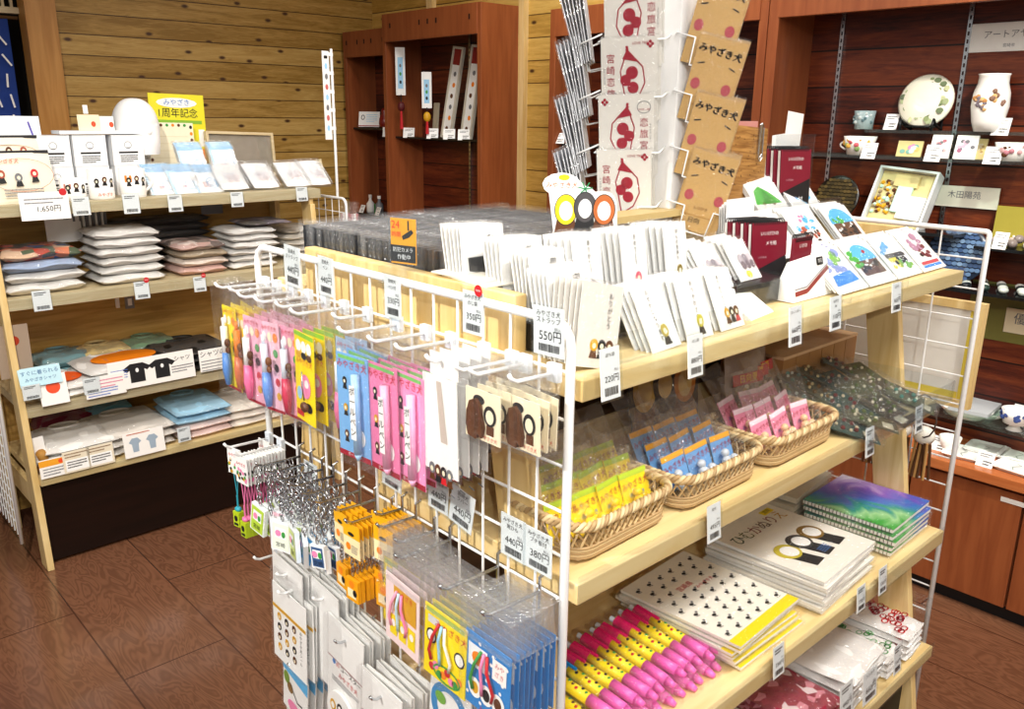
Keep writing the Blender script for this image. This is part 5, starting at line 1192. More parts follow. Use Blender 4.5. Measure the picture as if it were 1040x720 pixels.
basket(.846, .745, .108, .075, .052, 'long pale wicker basket full of yellow packets at the near shelf end', 2)
basket(1.083, .745, .112, .075, .050, 'long pale wicker basket full of blue packets in the shelf middle', 1)
basket(1.335, .745, .118, .075, .048, 'long pale wicker basket full of pink packets beside the accessory packets', 1)
def keyring_pack(bg, band, ballc):
    def mk(M, label, group):
        w, h = .060, .056; t = thing('charm_packet', M, label, 'packet', group)
        c = MB().box(bg, -w/2, w/2, 0, .0012, .005, h+.005); c.rect(band, -w/2, w/2, h-.004, h+.005); c.text(CRIM, 'みやざき犬', 0, h-.016, .0118, -.001, 4); c.text(BLUE, 'みやざき', 0, h-.031, .0085, -.001)
        obj(c, 'card', t)
        g = MB().ball(ballc, (-.010, -.011, .014), (.011, .009, .012)); g.ball(ballc, (-.010, -.011, .030), (.008, .007, .007)); g.ball(ballc, (.014, -.010, .013), (.010, .008, .011)); obj(g, 'charm', t, smooth=True)
        b = MB(); b.add([(-w/2-.006, -.022, 0), (w/2+.006, -.022, 0), (w/2+.006, .006, 0), (-w/2-.006, .006, 0), (-w/2-.004, -.022, .04), (w/2+.004, -.022, .04), (w/2+.004, .004, .06), (-w/2-.004, .004, .06)], [(0, 1, 5, 4), (1, 2, 6, 5), (2, 3, 7, 6), (3, 0, 4, 7), (4, 5, 6, 7)], BAG)
        b.add([(-w/2-.004, -.002, .06), (w/2+.004, -.002, .06), (w/2+.008, .004, .125), (-w/2-.006, .006, .122), (-w*.1, -.006, .09)], [(0, 1, 4), (1, 2, 4), (2, 3, 4), (3, 0, 4)], BAGTOP); obj(b, 'clear_bag', t)
        return t
    return mk
BK = [('ky', keyring_pack(YEL, P('#b8d03a'), P('#f2d024', .35)), .846, 4, .052, 'yellow', 3), ('kbl', keyring_pack(P('#6fa4d8'), P('#e8a83a'), P('#c9d0d8', .35)), 1.085, 3, .062, 'blue', 3), ('kpk', keyring_pack(P('#f29ab8'), P('#f7e0ea'), P('#e8c8a0', .35)), 1.335, 3, .066, 'pink', 3)]
for key, mk, xc, n, dx, cn, rows in BK:
    for r_ in range(rows):
        for i in range(n):
            proto(key, mk, T(xc+dx*(i-(n-1)/2)+.004*r_, .712+.032*r_, Z2+.012+.010*r_) @ Rz(random.uniform(-4, 10)) @ Rx(-22-4*r_) @ Ry(random.uniform(-4, 4)),
                '%s charm packet in its basket, %s row, %s' % (cn, ('front', 'middle', 'back')[r_], ('nearest', 'second', 'third', 'last')[i]), cn+' charm packets in the basket')
# rear stand-up sign (plain ovals), boxes, bags
standee(T(1.25, .93, Z2+.085) @ Rz(-6) @ Rx(-6), 'large cut-out board of three ovals at the back of the middle shelf', .16, False, (P('#b8903a'), P('#2c2a2c'), P('#b5702a')))
for i in range(6):
    t = thing('wooden_box', T(1.60+.055*i, .965, Z2), 'flat pale-lidded wooden box, %s standing in the row at the shelf back' % ORD[i], 'box', 'wooden boxes at the shelf back')
    obj(MB().box(P('#a87a48', .5), -.026, .026, -.10+.0, .05, 0, .085), 'box', t); obj(MB().box(P('#d9b48a', .5), -.027, .027, -.101, .051, .0855, .092), 'lid', t)
def red_bag(M, label, group):
    t = thing('snack_bag', M, label, 'bag', group); w, h = .10, .125
    b = MB(); b.grid(P('#9c8878', .35), lambda u, v: ((u-.5)*w*(1-.12*abs(v-.5)), -.016*math.sin(3.14*u)*math.sin(3.14*v), v*h), 8, 8); b.grid(P('#8f7c6c', .35), lambda u, v: ((.5-u)*w*(1-.12*abs(v-.5)), .014*math.sin(3.14*u)*math.sin(3.14*v), v*h), 8, 8); obj(b, 'pouch', t, smooth=True)
    c = MB(); c.M = T(0, -.017, 0); c.box(RED, -.044, .044, 0, .001, .066, .088); c.text(YEL, '日向夏', 0, .077, .018, -.001)
    for k in range(18): c.disc(random.choice((BROWN, GREEN, P('#c9a05a'), CREAM)), random.uniform(-.036, .036), random.uniform(.02, .06), .007, .006, -.0005-.00002*k)
    obj(c, 'printed_label', t); return t
for i in range(3): proto('rbag', red_bag, T(1.43+.045*i, .86+.012*i, Z2) @ Rz(-8+6*i) @ Rx(-10), 'brown snack pouch with a red label behind the pink packets, %s' % ORD[i], 'snack pouches')
b = MB().box(ACR, -.07, .07, 0, .002, 0, .075); solo(b, 'sign_holder', T(1.40, .90, Z2+.12) @ Rx(-3), 'clear panel leaning behind the snack pouches', 'sign holder')
# clear tray of accessory packets
tr = thing('clear_tray', T(1.66, .74, Z2), 'clear acrylic tray of accessory packets at the far shelf end', 'tray')
obj(MB().box(ACR, -.195, .185, -.12, .12, 0, .003), 'bottom', tr); obj(MB().box(ACR, -.195, .185, -.123, -.12, 0, .045), 'front_lip', tr); obj(MB().box(ACR, .185, .188, -.12, .12, 0, .045), 'side_lip', tr); obj(MB().box(ACR, -.01, -.007, -.12, .12, .003, .055), 'divider', tr)
def acc(seedv):
    def mk(M, label, group):
        R = random.Random(seedv); t = thing('accessory_packet', M, label, 'packet', group); w, h = .085, .10
        c = MB().box(R.choice((P('#2a2a22', .4), P('#4a5038', .4), P('#c8c0a8', .4), P('#2f4a46', .4), P('#6a5a44', .4))), -w/2, w/2, -h/2, h/2, 0, .0012); obj(c, 'dark_card', t)
        g = MB()
        bc = R.choice(((P('#5a6a3a'), P('#d9d0b8')), (P('#3f8a80'), P('#cfd6c8')), (P('#7a5a34'), P('#d9c89a')), (P('#6b2a2a'), P('#c8b89a'))))
        for k in range(9): a = k*.7; g.ball(bc[k % 2], (.026*math.cos(a), .012+.022*math.sin(a), .004), .0036 if k % 2 else .0048, 6, 4)
        g.box(CREAM, -.03, .0, -.042, -.022, .0012, .002)
        obj(g, 'beads', t); obj(MB().box(FILM, -w/2-.005, w/2+.005, -h/2-.006, h/2+.008, -.0005, .011), 'clear_bag', t); return t
    return mk
k = 0
for j in range(4):
    for i in range(4):
        M = T(1.50+.088*i+random.uniform(-.01, .01), .675+.052*j, Z2+.006+.012*j) @ Rz(random.uniform(-35, 35)) @ Rx(16+random.uniform(-4, 8))
        proto('ac%d' % (k % 5), acc(k % 5), M, 'dark beaded accessory packet in the clear tray, row %s from front, %s' % (('one', 'two', 'three', 'four')[j], ('nearest', 'second', 'third', 'last')[i]), 'beaded accessory packets'); k += 1
b = MB(); b.tube(P('#4a3a34', .4), [(.04*math.cos(q), 0, .05*math.sin(q)) for q in [j*.449 for j in range(14)]], .0018, 6, True)
solo(b, 'hanging_ring', T(1.93, .70, .90) @ Rz(60), 'thin dark metal ring hanging on the far wire grid', 'ring')
for i in range(3):
    t = thing('sea_shell_bag', T(1.945, .70+.055*i, .745) @ Rz(-90+20*i), 'net of brown striped sticks and white shells hanging at the far grid, %s' % ORD[i], 'bag', 'nets of sticks and shells')
    g = MB()
    for q in range(7): g.cyl(random.choice((P('#7a4f2a'), P('#b58a54'), P('#5a3a22'))), (-.02+.007*q, random.uniform(-.01, .01), 0), (-.016+.006*q, random.uniform(-.01, .01), .09), .0035, 6)
    obj(g, 'sticks', t)['kind'] = 'stuff'
    g = MB().ball(P('#e8e4da', .4), (0, 0, .105), (.026, .02, .022)); obj(g, 'white_bundle', t, smooth=True)
# framed white board hung behind the far grid
fb = thing('framed_board', T(2.02, .846, .908) @ Rz(-90) @ Rx(-2), 'white board in a pale wooden frame with yellow edges hung behind the far grid', 'framed board')
w, h = .205, .247; m = MB()
for x0_, x1_, z0_, z1_ in ((-w, -w+.018, 0, h), (w-.018, w, 0, h), (-w+.018, w-.018, 0, .018), (-w+.018, w-.018, h-.018, h)): m.box(MAPLEZ, x0_, x1_, 0, .022, z0_, z1_)
obj(m, 'frame', fb); m = MB().box(P('#e6e3dc', .5), -w+.018, w-.018, .006, .018, .018, h-.018)
m.rect(P('#e3cf52'), -w+.019, -w+.030, .02, h-.02, .0055); m.rect(P('#e3cf52'), w-.030, w-.019, .02, h-.02, .0055); m.rect(P('#e3cf52'), -w+.031, w-.031, .02, .036, .0055); obj(m, 'white_panel', fb)
# ------------------------------------------------------------------ third shelf
def sheet_stack(mat_pages, w, d, h): return MB().box(mat_pages, -w/2, w/2, -d/2, d/2, 0, h)
def clearfile(M, label, group):
    w, d = .205, .245; t = thing('clear_file', M, label, 'file', group)
    m = MB().box(P('#f3f0e4', .4), -w/2, w/2, -d/2, d/2, 0, .005); m.M = T(0, 0, .0052) @ Rx(-90)
    m.rect(YEL, -w/2, w/2, -d/2, -d/2+.022, 0)
    R = random.Random(5)
    for j in range(9):
        for i in range(6):
            x, z = -w*.42+.034*i+(.012 if j % 2 else 0), -d*.36+.023*j
            if abs(x) < w*.46 and not (abs(j-6) < 1 and 1 < i < 4): m.disc(INK, x, z, .0055, .0035, -.0003, 8); m.disc(GREYINK, x+.007, z+.004, .0028, .0028, -.0004, 8); m.line(INK, [(x-.005, z-.004), (x+.004, z-.006)], .0015, -.0003)
    m.text(RED, '宮崎県', -.01, .045, .015, -.0005); m.text(RED, 'みやざき犬', .03, .028, .011, -.0005)
    obj(m, 'printed_file', t); obj(MB().box(BAG, -w/2-.003, w/2+.003, -d/2-.004, d/2+.004, -.0004, .0075), 'clear_bag', t); return t
for i in range(7): proto('cf', clearfile, T(1.215+random.uniform(-.006, .006)-.004*i, .762+random.uniform(-.005, .005), Z3+.001+.0082*i) @ Rz(2+random.uniform(-3, 3)), 'cream patterned file with a yellow hem, %s in its stack' % ('topmost' if i == 6 else ORD[6-i]+' from top'), 'cream patterned files')
def colour_book(M, label, group):
    w, d = .225, .25; t = thing('colouring_book', M, label, 'book', group)
    obj(MB().box(PAPER, -w/2, w/2, -d/2, d/2, 0, .0062), 'pages', t)
    m = MB().box(P('#f4f0e6', .4), -w/2-.001, w/2+.001, -d/2-.001, d/2+.001, .0063, .0072); m.M = T(0, 0, .0074) @ Rx(-90)
    for k, (ch, c) in enumerate(zip('ひむかぬりえ', (P('#2f4a2a'), P('#6a6a2a'), P('#8a2a2a'), P('#5a3a1a'), P('#8a3a1a'), P('#c89a2a')))): m.text(c, ch, -.085+.033*k, .068, .036, -.0004, random.uniform(-6, 6), .95)
    m.rect(YEL, .055, .095, .088, .105, -.0002); m.text(INK, '宮崎', .075, .0965, .012, -.0004)
    for k, c in enumerate((P('#c9b83a'), P('#3a3a3a'), P('#8a6a2a'))):
        x, z = -.055+.055*k, -.022+.004*k; m.flat(INK, [(x-.02, z-.02), (x+.018, z-.02), (x+.03, z-.062), (x-.008, z-.066)], -.0002); m.disc(c, x, z, .030, .027, -.0003, 20); m.disc(PAPER, x+.003, z-.002, .020, .019, -.0004, 18)
    for k in range(4): m.line(P('#3f6fb0'), [(-.004, -.058-.005*k), (.03, -.056-.005*k)], .002, -.0003)
    obj(m, 'cover', t); obj(MB().box(BAG, -w/2-.004, w/2+.004, -d/2-.005, d/2+.005, -.0004, .0092), 'clear_bag', t); return t
for i in range(7): proto('cb', colour_book, T(1.475+random.uniform(-.006, .006), .758-.004*(i % 2), Z3+.001+.0098*i) @ Rz(3+random.uniform(-4, 4)), 'white colouring book with bold coloured title, %s in its stack' % ('topmost' if i == 6 else ORD[6-i]+' from top'), 'white colouring books')
def rainbow_mat():
    m, N, L, b = nt('mat_rainbow_cover')
    tc = N.new('ShaderNodeTexCoord'); sp = N.new('ShaderNodeSeparateXYZ'); L.new(tc.outputs['Object'], sp.inputs[0])
    t = N.new('ShaderNodeTexNoise'); t.inputs['Scale'].default_value = 9; t.inputs['Distortion'].default_value = 2; L.new(tc.outputs['Object'], t.inputs['Vector'])
    a = N.new('ShaderNodeMath'); a.operation = 'MULTIPLY_ADD'; a.inputs[1].default_value = 2.0; a.inputs[2].default_value = .24; L.new(sp.outputs[1], a.inputs[0])
    a2 = N.new('ShaderNodeMath'); a2.operation = 'MULTIPLY_ADD'; a2.inputs[1].default_value = 2.9; L.new(sp.outputs[0], a2.inputs[0]); L.new(a.outputs[0], a2.inputs[2])
    c = N.new('ShaderNodeMath'); c.operation = 'MULTIPLY_ADD'; c.inputs[1].default_value = .55; L.new(t.outputs['Fac'], c.inputs[0]); L.new(a2.outputs[0], c.inputs[2])
    r = N.new('ShaderNodeValToRGB'); e = r.color_ramp.elements; e[0].position = .12; e[0].color = hexc('#3fb04a'); e[1].position = .95; e[1].color = hexc('#e9e0f4')
    for pos, col in ((.26, '#a6dca0'), (.36, '#2fa58c'), (.48, '#3f7fd0'), (.60, '#5a5fc8'), (.74, '#8a5fc8'), (.84, '#c0a0e0')): q = e.new(pos); q.color = hexc(col)
    L.new(c.outputs[0], r.inputs[0]); L.new(r.outputs[0], b.inputs['Base Color']); b.inputs['Roughness'].default_value = .25
    return m
RAIN = rainbow_mat()
def rain_book(M, label, group):
    w, d = .20, .20; t = thing('ring_notebook', M, label, 'notebook', group)
    obj(MB().box(PAPER, -w/2, w/2, -d/2, d/2, 0, .0080), 'pages', t); m = MB().box(RAIN, -w/2-.001, w/2+.001, -d/2-.001, d/2+.001, .0081, .009); obj(m, 'cover', t)
    s = MB()
    for k in range(24): s.tube(STEEL, [(-w/2+.001+.005*math.cos(q), -d/2+.006+.0082*k, .0045+.0065*math.sin(q)) for q in [j*.9 for j in range(7)]], .0008, 4, True)
    obj(s, 'spiral', t)['kind'] = 'stuff'; obj(MB().box(BAG, -w/2-.008, w/2+.004, -d/2-.005, d/2+.005, -.002, .0118), 'clear_bag', t); return t
for i in range(5): proto('rb', rain_book, T(1.775+random.uniform(-.004, .004), .738+random.uniform(-.004, .004), Z3+.003+.0135*i) @ Rz(2+random.uniform(-2, 2)), 'green-to-violet ring notebook, %s in its stack' % ('topmost' if i == 4 else ORD[4-i]+' from top'), 'green-to-violet ring notebooks')
def cream_pack(M, label, group):
    t = thing('cream_packet', M, label, 'packet', group); m = MB().box(P('#d9cfb8', .4), -.10, .10, -.07, .07, 0, .012); m.M = T(0, 0, .0124) @ Rx(-90); m.text(INK, 'ひむか', .02, .03, .016, 0); m.disc(INK, -.03, -.02, .014, .010, 0)
    obj(m, 'printed_pack', t); obj(MB().box(BAGTOP, -.104, .104, -.074, .074, -.0004, .016), 'clear_bag', t); return t
for i in range(4): proto('cp', cream_pack, T(1.72+.01*i, .925, Z3+.002+.018*i) @ Rz(6), 'cream printed packet behind the ring notebooks, %s in its stack' % ('topmost' if i == 3 else ORD[3-i]+' from top'), 'cream printed packets')
def click_pen(capc, gripc):
    def mk(M, label, group):
        t = thing('ballpoint_pen', M, label, 'pen', group)
        m = MB(); m.M = Rx(90)
        obj(MB().cyl(YEL, (0, .045, .010), (0, -.025, .010), .0095, 12), 'yellow_sleeve', t, smooth=True)
        g = MB(); g.cyl(gripc, (0, -.025, .010), (0, -.070, .010), .0105, 12, .0088); g.cyl(gripc, (0, -.070, .010), (0, -.086, .010), .0088, 12, .004); obj(g, 'grip', t, smooth=True)
        g = MB(); g.cyl(capc, (0, .045, .010), (0, .082, .010), .0098, 12); g.cyl(P('#d8e4f2', .2), (0, .082, .010), (0, .094, .010), .005, 8); g.box(capc, -.002, .002, .03, .08, .019, .023); obj(g, 'cap', t, smooth=False)
        p_ = MB()
        for k in range(7): p_.ball((GREEN, INK, RED, BROWN)[k % 4], (.003*math.sin(k*2.1), -.018+.009*k, .0185), (.0036, .003, .0018), 7, 4)
        obj(p_, 'sleeve_print', t)
        obj(MB().box(BAG, -.0125, .0125, -.092, .10, .0002, .0215), 'clear_bag', t); return t
    return mk
for lay in range(2):
    for i in range(11):
        capc = ('b' if (i < 3 and lay == 0) or (lay == 1 and i < 2) else 'r')
        proto('pen'+capc, click_pen(P('#1f8fd8', .3) if capc == 'b' else P('#d81f6a', .3), P('#f26fc0', .3)), T(.83+.0262*i+.012*lay, .742-.004*(i % 2)+.012*lay, Z3+.001+.021*lay) @ Rz(random.uniform(-5, 5)) @ Rx(4),
            'bagged yellow-pink pen with %s cap, %s in the %s layer' % ('blue' if capc == 'b' else 'crimson', 'nearest' if i == 0 else ORD[i]+' from near end', ('lower', 'upper')[lay]), 'yellow and pink pens in a row')
# ------------------------------------------------------------------ folded textiles
def pillow(w, d, h, mat, n=10, sag=.25, crease=.08, seedv=0):
    """a folded cloth: rounded flat cushion with soft irregular edges"""
    R = random.Random(seedv); ph = [R.uniform(0, 6.28) for _ in range(6)]
    m = MB()
    def P3(u, v, top):
        x, y = (u-.5)*2, (v-.5)*2
        e = (1-abs(x)**7)*(1-abs(y)**7); e = max(e, 0)**.35
        wob = 1+crease*.4*math.sin(7*x+ph[0])*math.sin(5*y+ph[1])
        hx = w/2*(1-.03*abs(y)**3+.015*math.sin(4*y+ph[2])); hy = d/2*(1-.03*abs(x)**3+.02*math.sin(4*x+ph[3]))
        z = h/2+(h/2*e*wob*(1-sag*.3*(abs(x)**2)) if top else -h/2*e)
        return (x*hx, y*hy, z)
    m.grid(mat, lambda u, v: P3(u, v, True), n, n); m.grid(mat, lambda u, v: P3(1-u, v, False), n, n)
    return m
def cloth(M, label, group, dims, mat, name='folded_towel', cat='towel', seedv=0, bagged=True, deco=None, crease=.3):
    t = thing(name, M, label, cat, group); w, d, h = dims
    obj(pillow(w, d, h, mat, 12, .25, crease, seedv), 'cloth', t, smooth=True)
    e = MB(); e.tube(mat, [((u-.5)*w*.92, -d/2*.985, h*.5+.12*h*math.sin(u*9+seedv)) for u in [k/10 for k in range(11)]], h*.12, 5); obj(e, 'fold_edge', t, smooth=True)
    if deco:
        q = MB(); q.M = T(0, 0, h*1.0) @ Rx(-90); deco(q, w, d, h); obj(q, 'print', t)
    if bagged: obj(pillow(w*1.03, d*1.03, h*1.08, BAGTOP, 8, .2, .5, seedv+1), 'clear_bag', t, smooth=True)
    return t
TW = P('#f1efec', .7, 0, .04)
def d_red(q, w, d, h):
    R = random.Random(2)
    for k in range(40): q.ring(random.choice((RED, CRIM)), R.uniform(-w*.4, w*.4), R.uniform(-d*.4, d*.4), .011, .008, .003, -.002, 8)
def d_green(q, w, d, h):
    R = random.Random(3)
    for k in range(26): q.ring(GREEN, R.uniform(-w*.4, w*.4), R.uniform(-d*.4, d*.4), .009, .007, .002, -.002, 8)
def d_org(q, w, d, h): q.text(P('#e07a2a'), '宮崎', -w*.15, d*.3, .03, -.003)
for i in range(4): cloth(T(1.60, .715, Z4+.001+.021*i) @ Rz(4+random.uniform(-2, 2)), 'white folded hand towel with an orange mark, %s in its stack' % ('topmost' if i == 3 else ORD[3-i]+' from top'), 'white hand towels', (.19, .20, .022), TW, seedv=i, deco=d_org if i == 3 else None)
for i in range(3): cloth(T(1.725, .69, Z4+.001+.017*i) @ Rz(2), 'white handkerchief with green line print, %s in its stack' % ('topmost' if i == 2 else ORD[2-i]+' from top'), 'green print handkerchiefs', (.085, .16, .018), TW, 'folded_handkerchief', 'handkerchief', 10+i, True, d_green)
for i in range(4): cloth(T(1.825, .70, Z4+.001+.017*i) @ Rz(3+random.uniform(-2, 2)), 'white handkerchief with red looping print, %s in its stack' % ('topmost' if i == 3 else ORD[3-i]+' from top'), 'red print handkerchiefs', (.10, .18, .018), TW, 'folded_handkerchief', 'handkerchief', 20+i, True, d_red)
def d_crim(q, w, d, h):
    for k in range(18): q.disc(random.choice((WHITE, PINK)), random.uniform(-w*.4, w*.4), random.uniform(-d*.4, d*.4), .010, .008, -.002, 9)
for i in range(4): cloth(T(1.42, .70, Z4+.001+.016*i) @ Rz(-3), 'crimson patterned folded cloth, %s in its stack' % ('topmost' if i == 3 else ORD[3-i]+' from top'), 'crimson patterned cloths', (.15, .18, .017), printed('crimson_dots', ('#9c1f3a', '#8f1a34', '#9c1f3a', '#a82a44', '#9c1f3a', '#d88a98', '#e8d4d6'), 55), 'folded_cloth', 'cloth', 30+i, True)
for i in range(3): cloth(T(1.22, .72, Z4+.001+.018*i), 'grey-white folded cloth at the hidden near end of the lowest shelf, %s' % ORD[i], 'grey-white cloths', (.2, .2, .018), TW, 'folded_cloth', 'cloth', 40+i)
b = MB().box(ACR, -.001, .001, -.06, .06, 0, .12); solo(b, 'clear_divider', T(1.898, .67, Z4+.0005), 'clear end panel at the far end of the lowest shelf', 'divider')
# ------------------------------------------------------------------ shelf price tags on the island
for i, (px, py, Y, w, h, price, head, lab) in enumerate((
    (619, 353, .622, .034, .062, '220円', ('ぽち袋', ''), 'price tag reading 220 on the top shelf edge below the corner envelopes'), (706, 340, .622, .032, .056, '880円', ('のし袋', ''), 'price tag reading 880 on the top shelf edge below the front envelopes'),
    (808, 311, .622, .036, .060, '660円', ('カレンダー', ''), 'price tag on the top shelf edge below the desk calendar'), (849, 301, .622, .036, .054, '110円', ('はがき', 'A6'), 'price tag on the top shelf edge at the first postcard'), (911, 287, .622, .036, .052, '165円', ('はがき', ''), 'price tag on the top shelf edge below the farther postcards'),
    (725, 512, .638, .034, .058, '495円', ('根付', ''), 'price tag on the basket shelf edge below the blue basket'), (884, 434, .632, .034, .056, '880円', ('', ''), 'price tag on the accessory tray, nearer one'), (934, 412, .632, .034, .056, '990円', ('', ''), 'price tag on the accessory tray, farther one'),
    (791, 655, .603, .034, .058, '330円', ('', ''), 'price tag on the file shelf edge below the cream files'), (875, 595, .603, .034, .052, '770円', ('', ''), 'price tag on the file shelf edge below the colouring books'), (897, 576, .603, .034, .056, '550円', ('', ''), 'price tag on the file shelf edge beside the ring notebooks'),
    (884, 680, .588, .06, .07, '660円', ('ハンカチ', ''), 'large price card in front of the white hand towels'), (860, 694, .588, .05, .07, '440円', ('', ''), 'price card at the crimson cloths'), (912, 655, .588, .034, .065, '550円', ('', ''), 'narrow price card in front of the green print handkerchiefs'), (803, 240, .90, .03, .04, '', ('', ''), 'small price card at the foot of the upper memo books'))):
    stag(px, py, Y, w, h, price, lab, head, i+40, -6)
# ------------------------------------------------------------------ towel and mug unit by the wall
L1, L2, L3, L4 = 1.2505, .9485, .5805, .3355
def pL(px, py, Y, z): p = pY(px, py, Y); return Vector((p.x, Y, z))
# pouches at the near end
def pouch(M, label, w, h, deco):
    t = thing('zip_pouch', M, label, 'pouch')
    m = MB(); cr = P('#f0e8d4', .7, 0, .03)
    m.grid(cr, lambda u, v: ((u-.5)*w*(1+.05*(1-v)), -.020*math.sin(3.14*u)*math.sin(3.14*min(1, v*.9)), v*h), 10, 8); m.grid(cr, lambda u, v: ((.5-u)*w*(1+.05*(1-v)), .020*math.sin(3.14*u)*math.sin(3.14*min(1, v*.9)), v*h), 10, 8); obj(m, 'cloth', t, smooth=True)
    obj(MB().box(INK, -w/2, w/2, -.004, .004, h-.002, h+.008), 'zip', t)
    q = MB(); q.M = T(0, -.0215, 0); deco(q); obj(q, 'print', t); return t
def dp1(q):
    for k in range(3): motif(q, -.05+.05*k, .095-.012*(k == 1), .028, [(P('#a8503a'),), (GREYINK,), (RED,)][k])
    q.text(P('#c8502c'), 'みやざき犬', -.03, .135, .016); q.motif = None; textlines(q, -.05, .07, .045, 3, .004, .010, GREYINK); q.ring(P('#c86a4a'), .01, .09, .1, .055, .0015)
def dp2(q):
    q.ring(P('#9c6a4a'), 0, .055, .09, .030, .002)
    for k in range(3): motif(q, -.045+.045*k, .066, .024, [(GOLD,), (BROWN,), (P('#a8503a'),)][k])
p = pL(24, 218, 3.20, L1); pouch(T(p) @ Rz(4) @ Rx(-12), 'cream zip pouch with red print standing foremost on the top shelf', .225, .165, dp1)
p = pL(12, 180, 3.30, L1); pouch(T(p.x, 3.30, L1+.10) @ Rz(4) @ Rx(-10), 'cream zip pouch with an oval brown print behind the foremost pouch', .20, .11, dp2)
solo(MB().box(ACR, -.1, .1, -.02, .05, 0, .098), 'pouch_stand', T(p.x, 3.30, L1+.0005), 'clear stand lifting the rear pouch', 'stand')
m = MB(); m.grid(P('#eef0f2', .8), lambda u, v: ((u-.5)*.19, .006*math.sin(u*9), v*.14), 12, 4); p = pL(14, 148, 3.42, L1); 
tb = thing('cloth_bag', T(p.x, 3.42, L1+.14) @ Rx(-6), 'white cloth bag with a violet brushed mark behind the pouches', 'bag'); obj(m, 'cloth', tb, smooth=True)
q = MB(); q.line(P('#5a4fa8'), [(.055, .12), (.065, .07), (.05, .02)], .006, -.010); q.line(P('#5a4fa8'), [(.04, .045), (.085, .065)], .005, -.010); q.line(P('#5a4fa8'), [(-.07, .04), (-.04, .0)], .005, -.010); obj(q, 'brushed_mark', tb)
solo(MB().box(P('#4a4644', .5), -.1, .1, -.04, .04, 0, .138), 'dark_carton', T(p.x, 3.46, L1+.001), 'dark carton under the white cloth bag', 'carton')
solo(MB().box(P('#7d7f82', .4), -.10, .10, -.06, .06, 0, .006), 'grey_folder', T(pL(62, 140, 3.45, L1).x, 3.45, pL(62, 142, 3.45, L1).z) @ Rx(8), 'grey folder lying on top of the rear mug cartons', 'folder')
# mug cartons: a rear row two high
def carton(M, label, group):
    t = thing('mug_carton', M, label, 'carton', group); w, h, d = .112, .105, .10
    c = MB().box(P('#f3f4f5', .4, 0, .01), -w/2, w/2, 0, d, 0, h); c.rect(INK, -.034, .034, h*.40, h*.46); textlines(c, -.03, .032, h*.34, 4, .0035, .007, INK); c.ring(GREYINK, 0, h*.68, .013, .013, .0015); c.rect(GREYINK, -.008, .008, h*.58, h*.60); obj(c, 'box', t)
    obj(MB().box(P('#e9ebed', .4, 0, .01), -w/2-.0008, w/2+.0008, -.0008, d+.0008, h*.985, h+.002), 'lid_flap', t); return t
cx = [pL(px, 200, 3.33, L1).x for px in (60, 97, 135)]
for j in range(2):
    for i in range(3): proto('carton', carton, T(cx[i], 3.32+.004*j, L1+.108*j), 'white mug carton in the %s layer, %s from the pouches' % (('lower', 'upper')[j], ORD[i]), 'white mug cartons')
solo(MB().box(P('#eef1f3', .4, 0, .01), -.16, .16, 0, .1, 0, .012), 'flat_white_box', T(pL(108, 150, 3.36, L1).x, 3.33, L1+.2185), 'flat white box bridging the upper mug cartons', 'box')
def mug(M, label, h, r, handle, deco):
    t = thing('mug', M, label, 'mug')
    m = MB().lathe(P('#f5f4f2', .15, 0, .01), [(0, 0), (r*.96, 0), (r, .004), (r, h), (r-.004, h), (r-.004, .008), (0, .008)], n=32); obj(m, 'body', t, smooth=True)
    if handle: obj(MB().tube(P('#f5f4f2', .15, 0, .01), [(r*.97+.026*math.sin(k*3.14/9), 0, h*.85-h*.66*k/9) for k in range(10)], .0052, 8), 'handle', t, smooth=True)
    q = MB(); deco(q, r, h); 
    q.v = [((r+.0008-(-y)*0)*math.sin(x/r), -(r+.0008-y*.6)*math.cos(x/r), z) for x, y, z in q.v]; obj(q, 'print', t); return t
def dm(c1, txt):
    def f(q, r, h):
        for k in range(3): motif(q, -.026+.026*k, h*.62+.006*(k % 2), .020, [(INK,), (BROWN,), (INK,)][k])
        if txt: q.text(P('#e8501c'), txt, 0, h*.16, h*.13, -.0008)
        if c1: q.rect(c1, -.04, -.016, h*.55, h*.78, -.0015)
    return f
for (px, h, r, hd, c1, tx, lab) in ((76, .075, .041, False, P('#c88a7a'), '', 'short handleless white cup with dark figures'), (105, .102, .042, False, None, 'みやざき', 'white mug with orange lettering, second from the pouches'), (137, .102, .044, True, ORANGE, '', 'white mug with an orange square and its handle toward the masks')):
    p = pL(px, 208, 3.215, L1); mug(T(p.x, 3.215, L1), lab, h, r, hd, dm(c1, tx))
# small cards on the cartons
for k, (px, w, h, c) in enumerate(((93, .075, .055, P('#f0e2c0')), (112, .05, .05, P('#dfe9e4')))):
    p = pL(px, 145, 3.37, L1); m = MB().box(c, -w/2, w/2, 0, .002, 0, h); m.disc(P('#c8502c'), .015, h*.4, .008, .01); solo(m, 'small_card', T(p.x, 3.37+.01*k, L1+.231) @ Rx(-6), ('cream postcard with a red figure on the flat white box', 'pale mint card beside the cream postcard')[k], 'card')
solo(MB().box(WHITE, -.008, .008, 0, .002, 0, .03), 'paper_clip_tag', T(pL(88, 120, 3.373, L1).x, 3.375, L1+.289) @ Rx(-6), 'tiny white tag clipped on top of the cream postcard', 'tag')
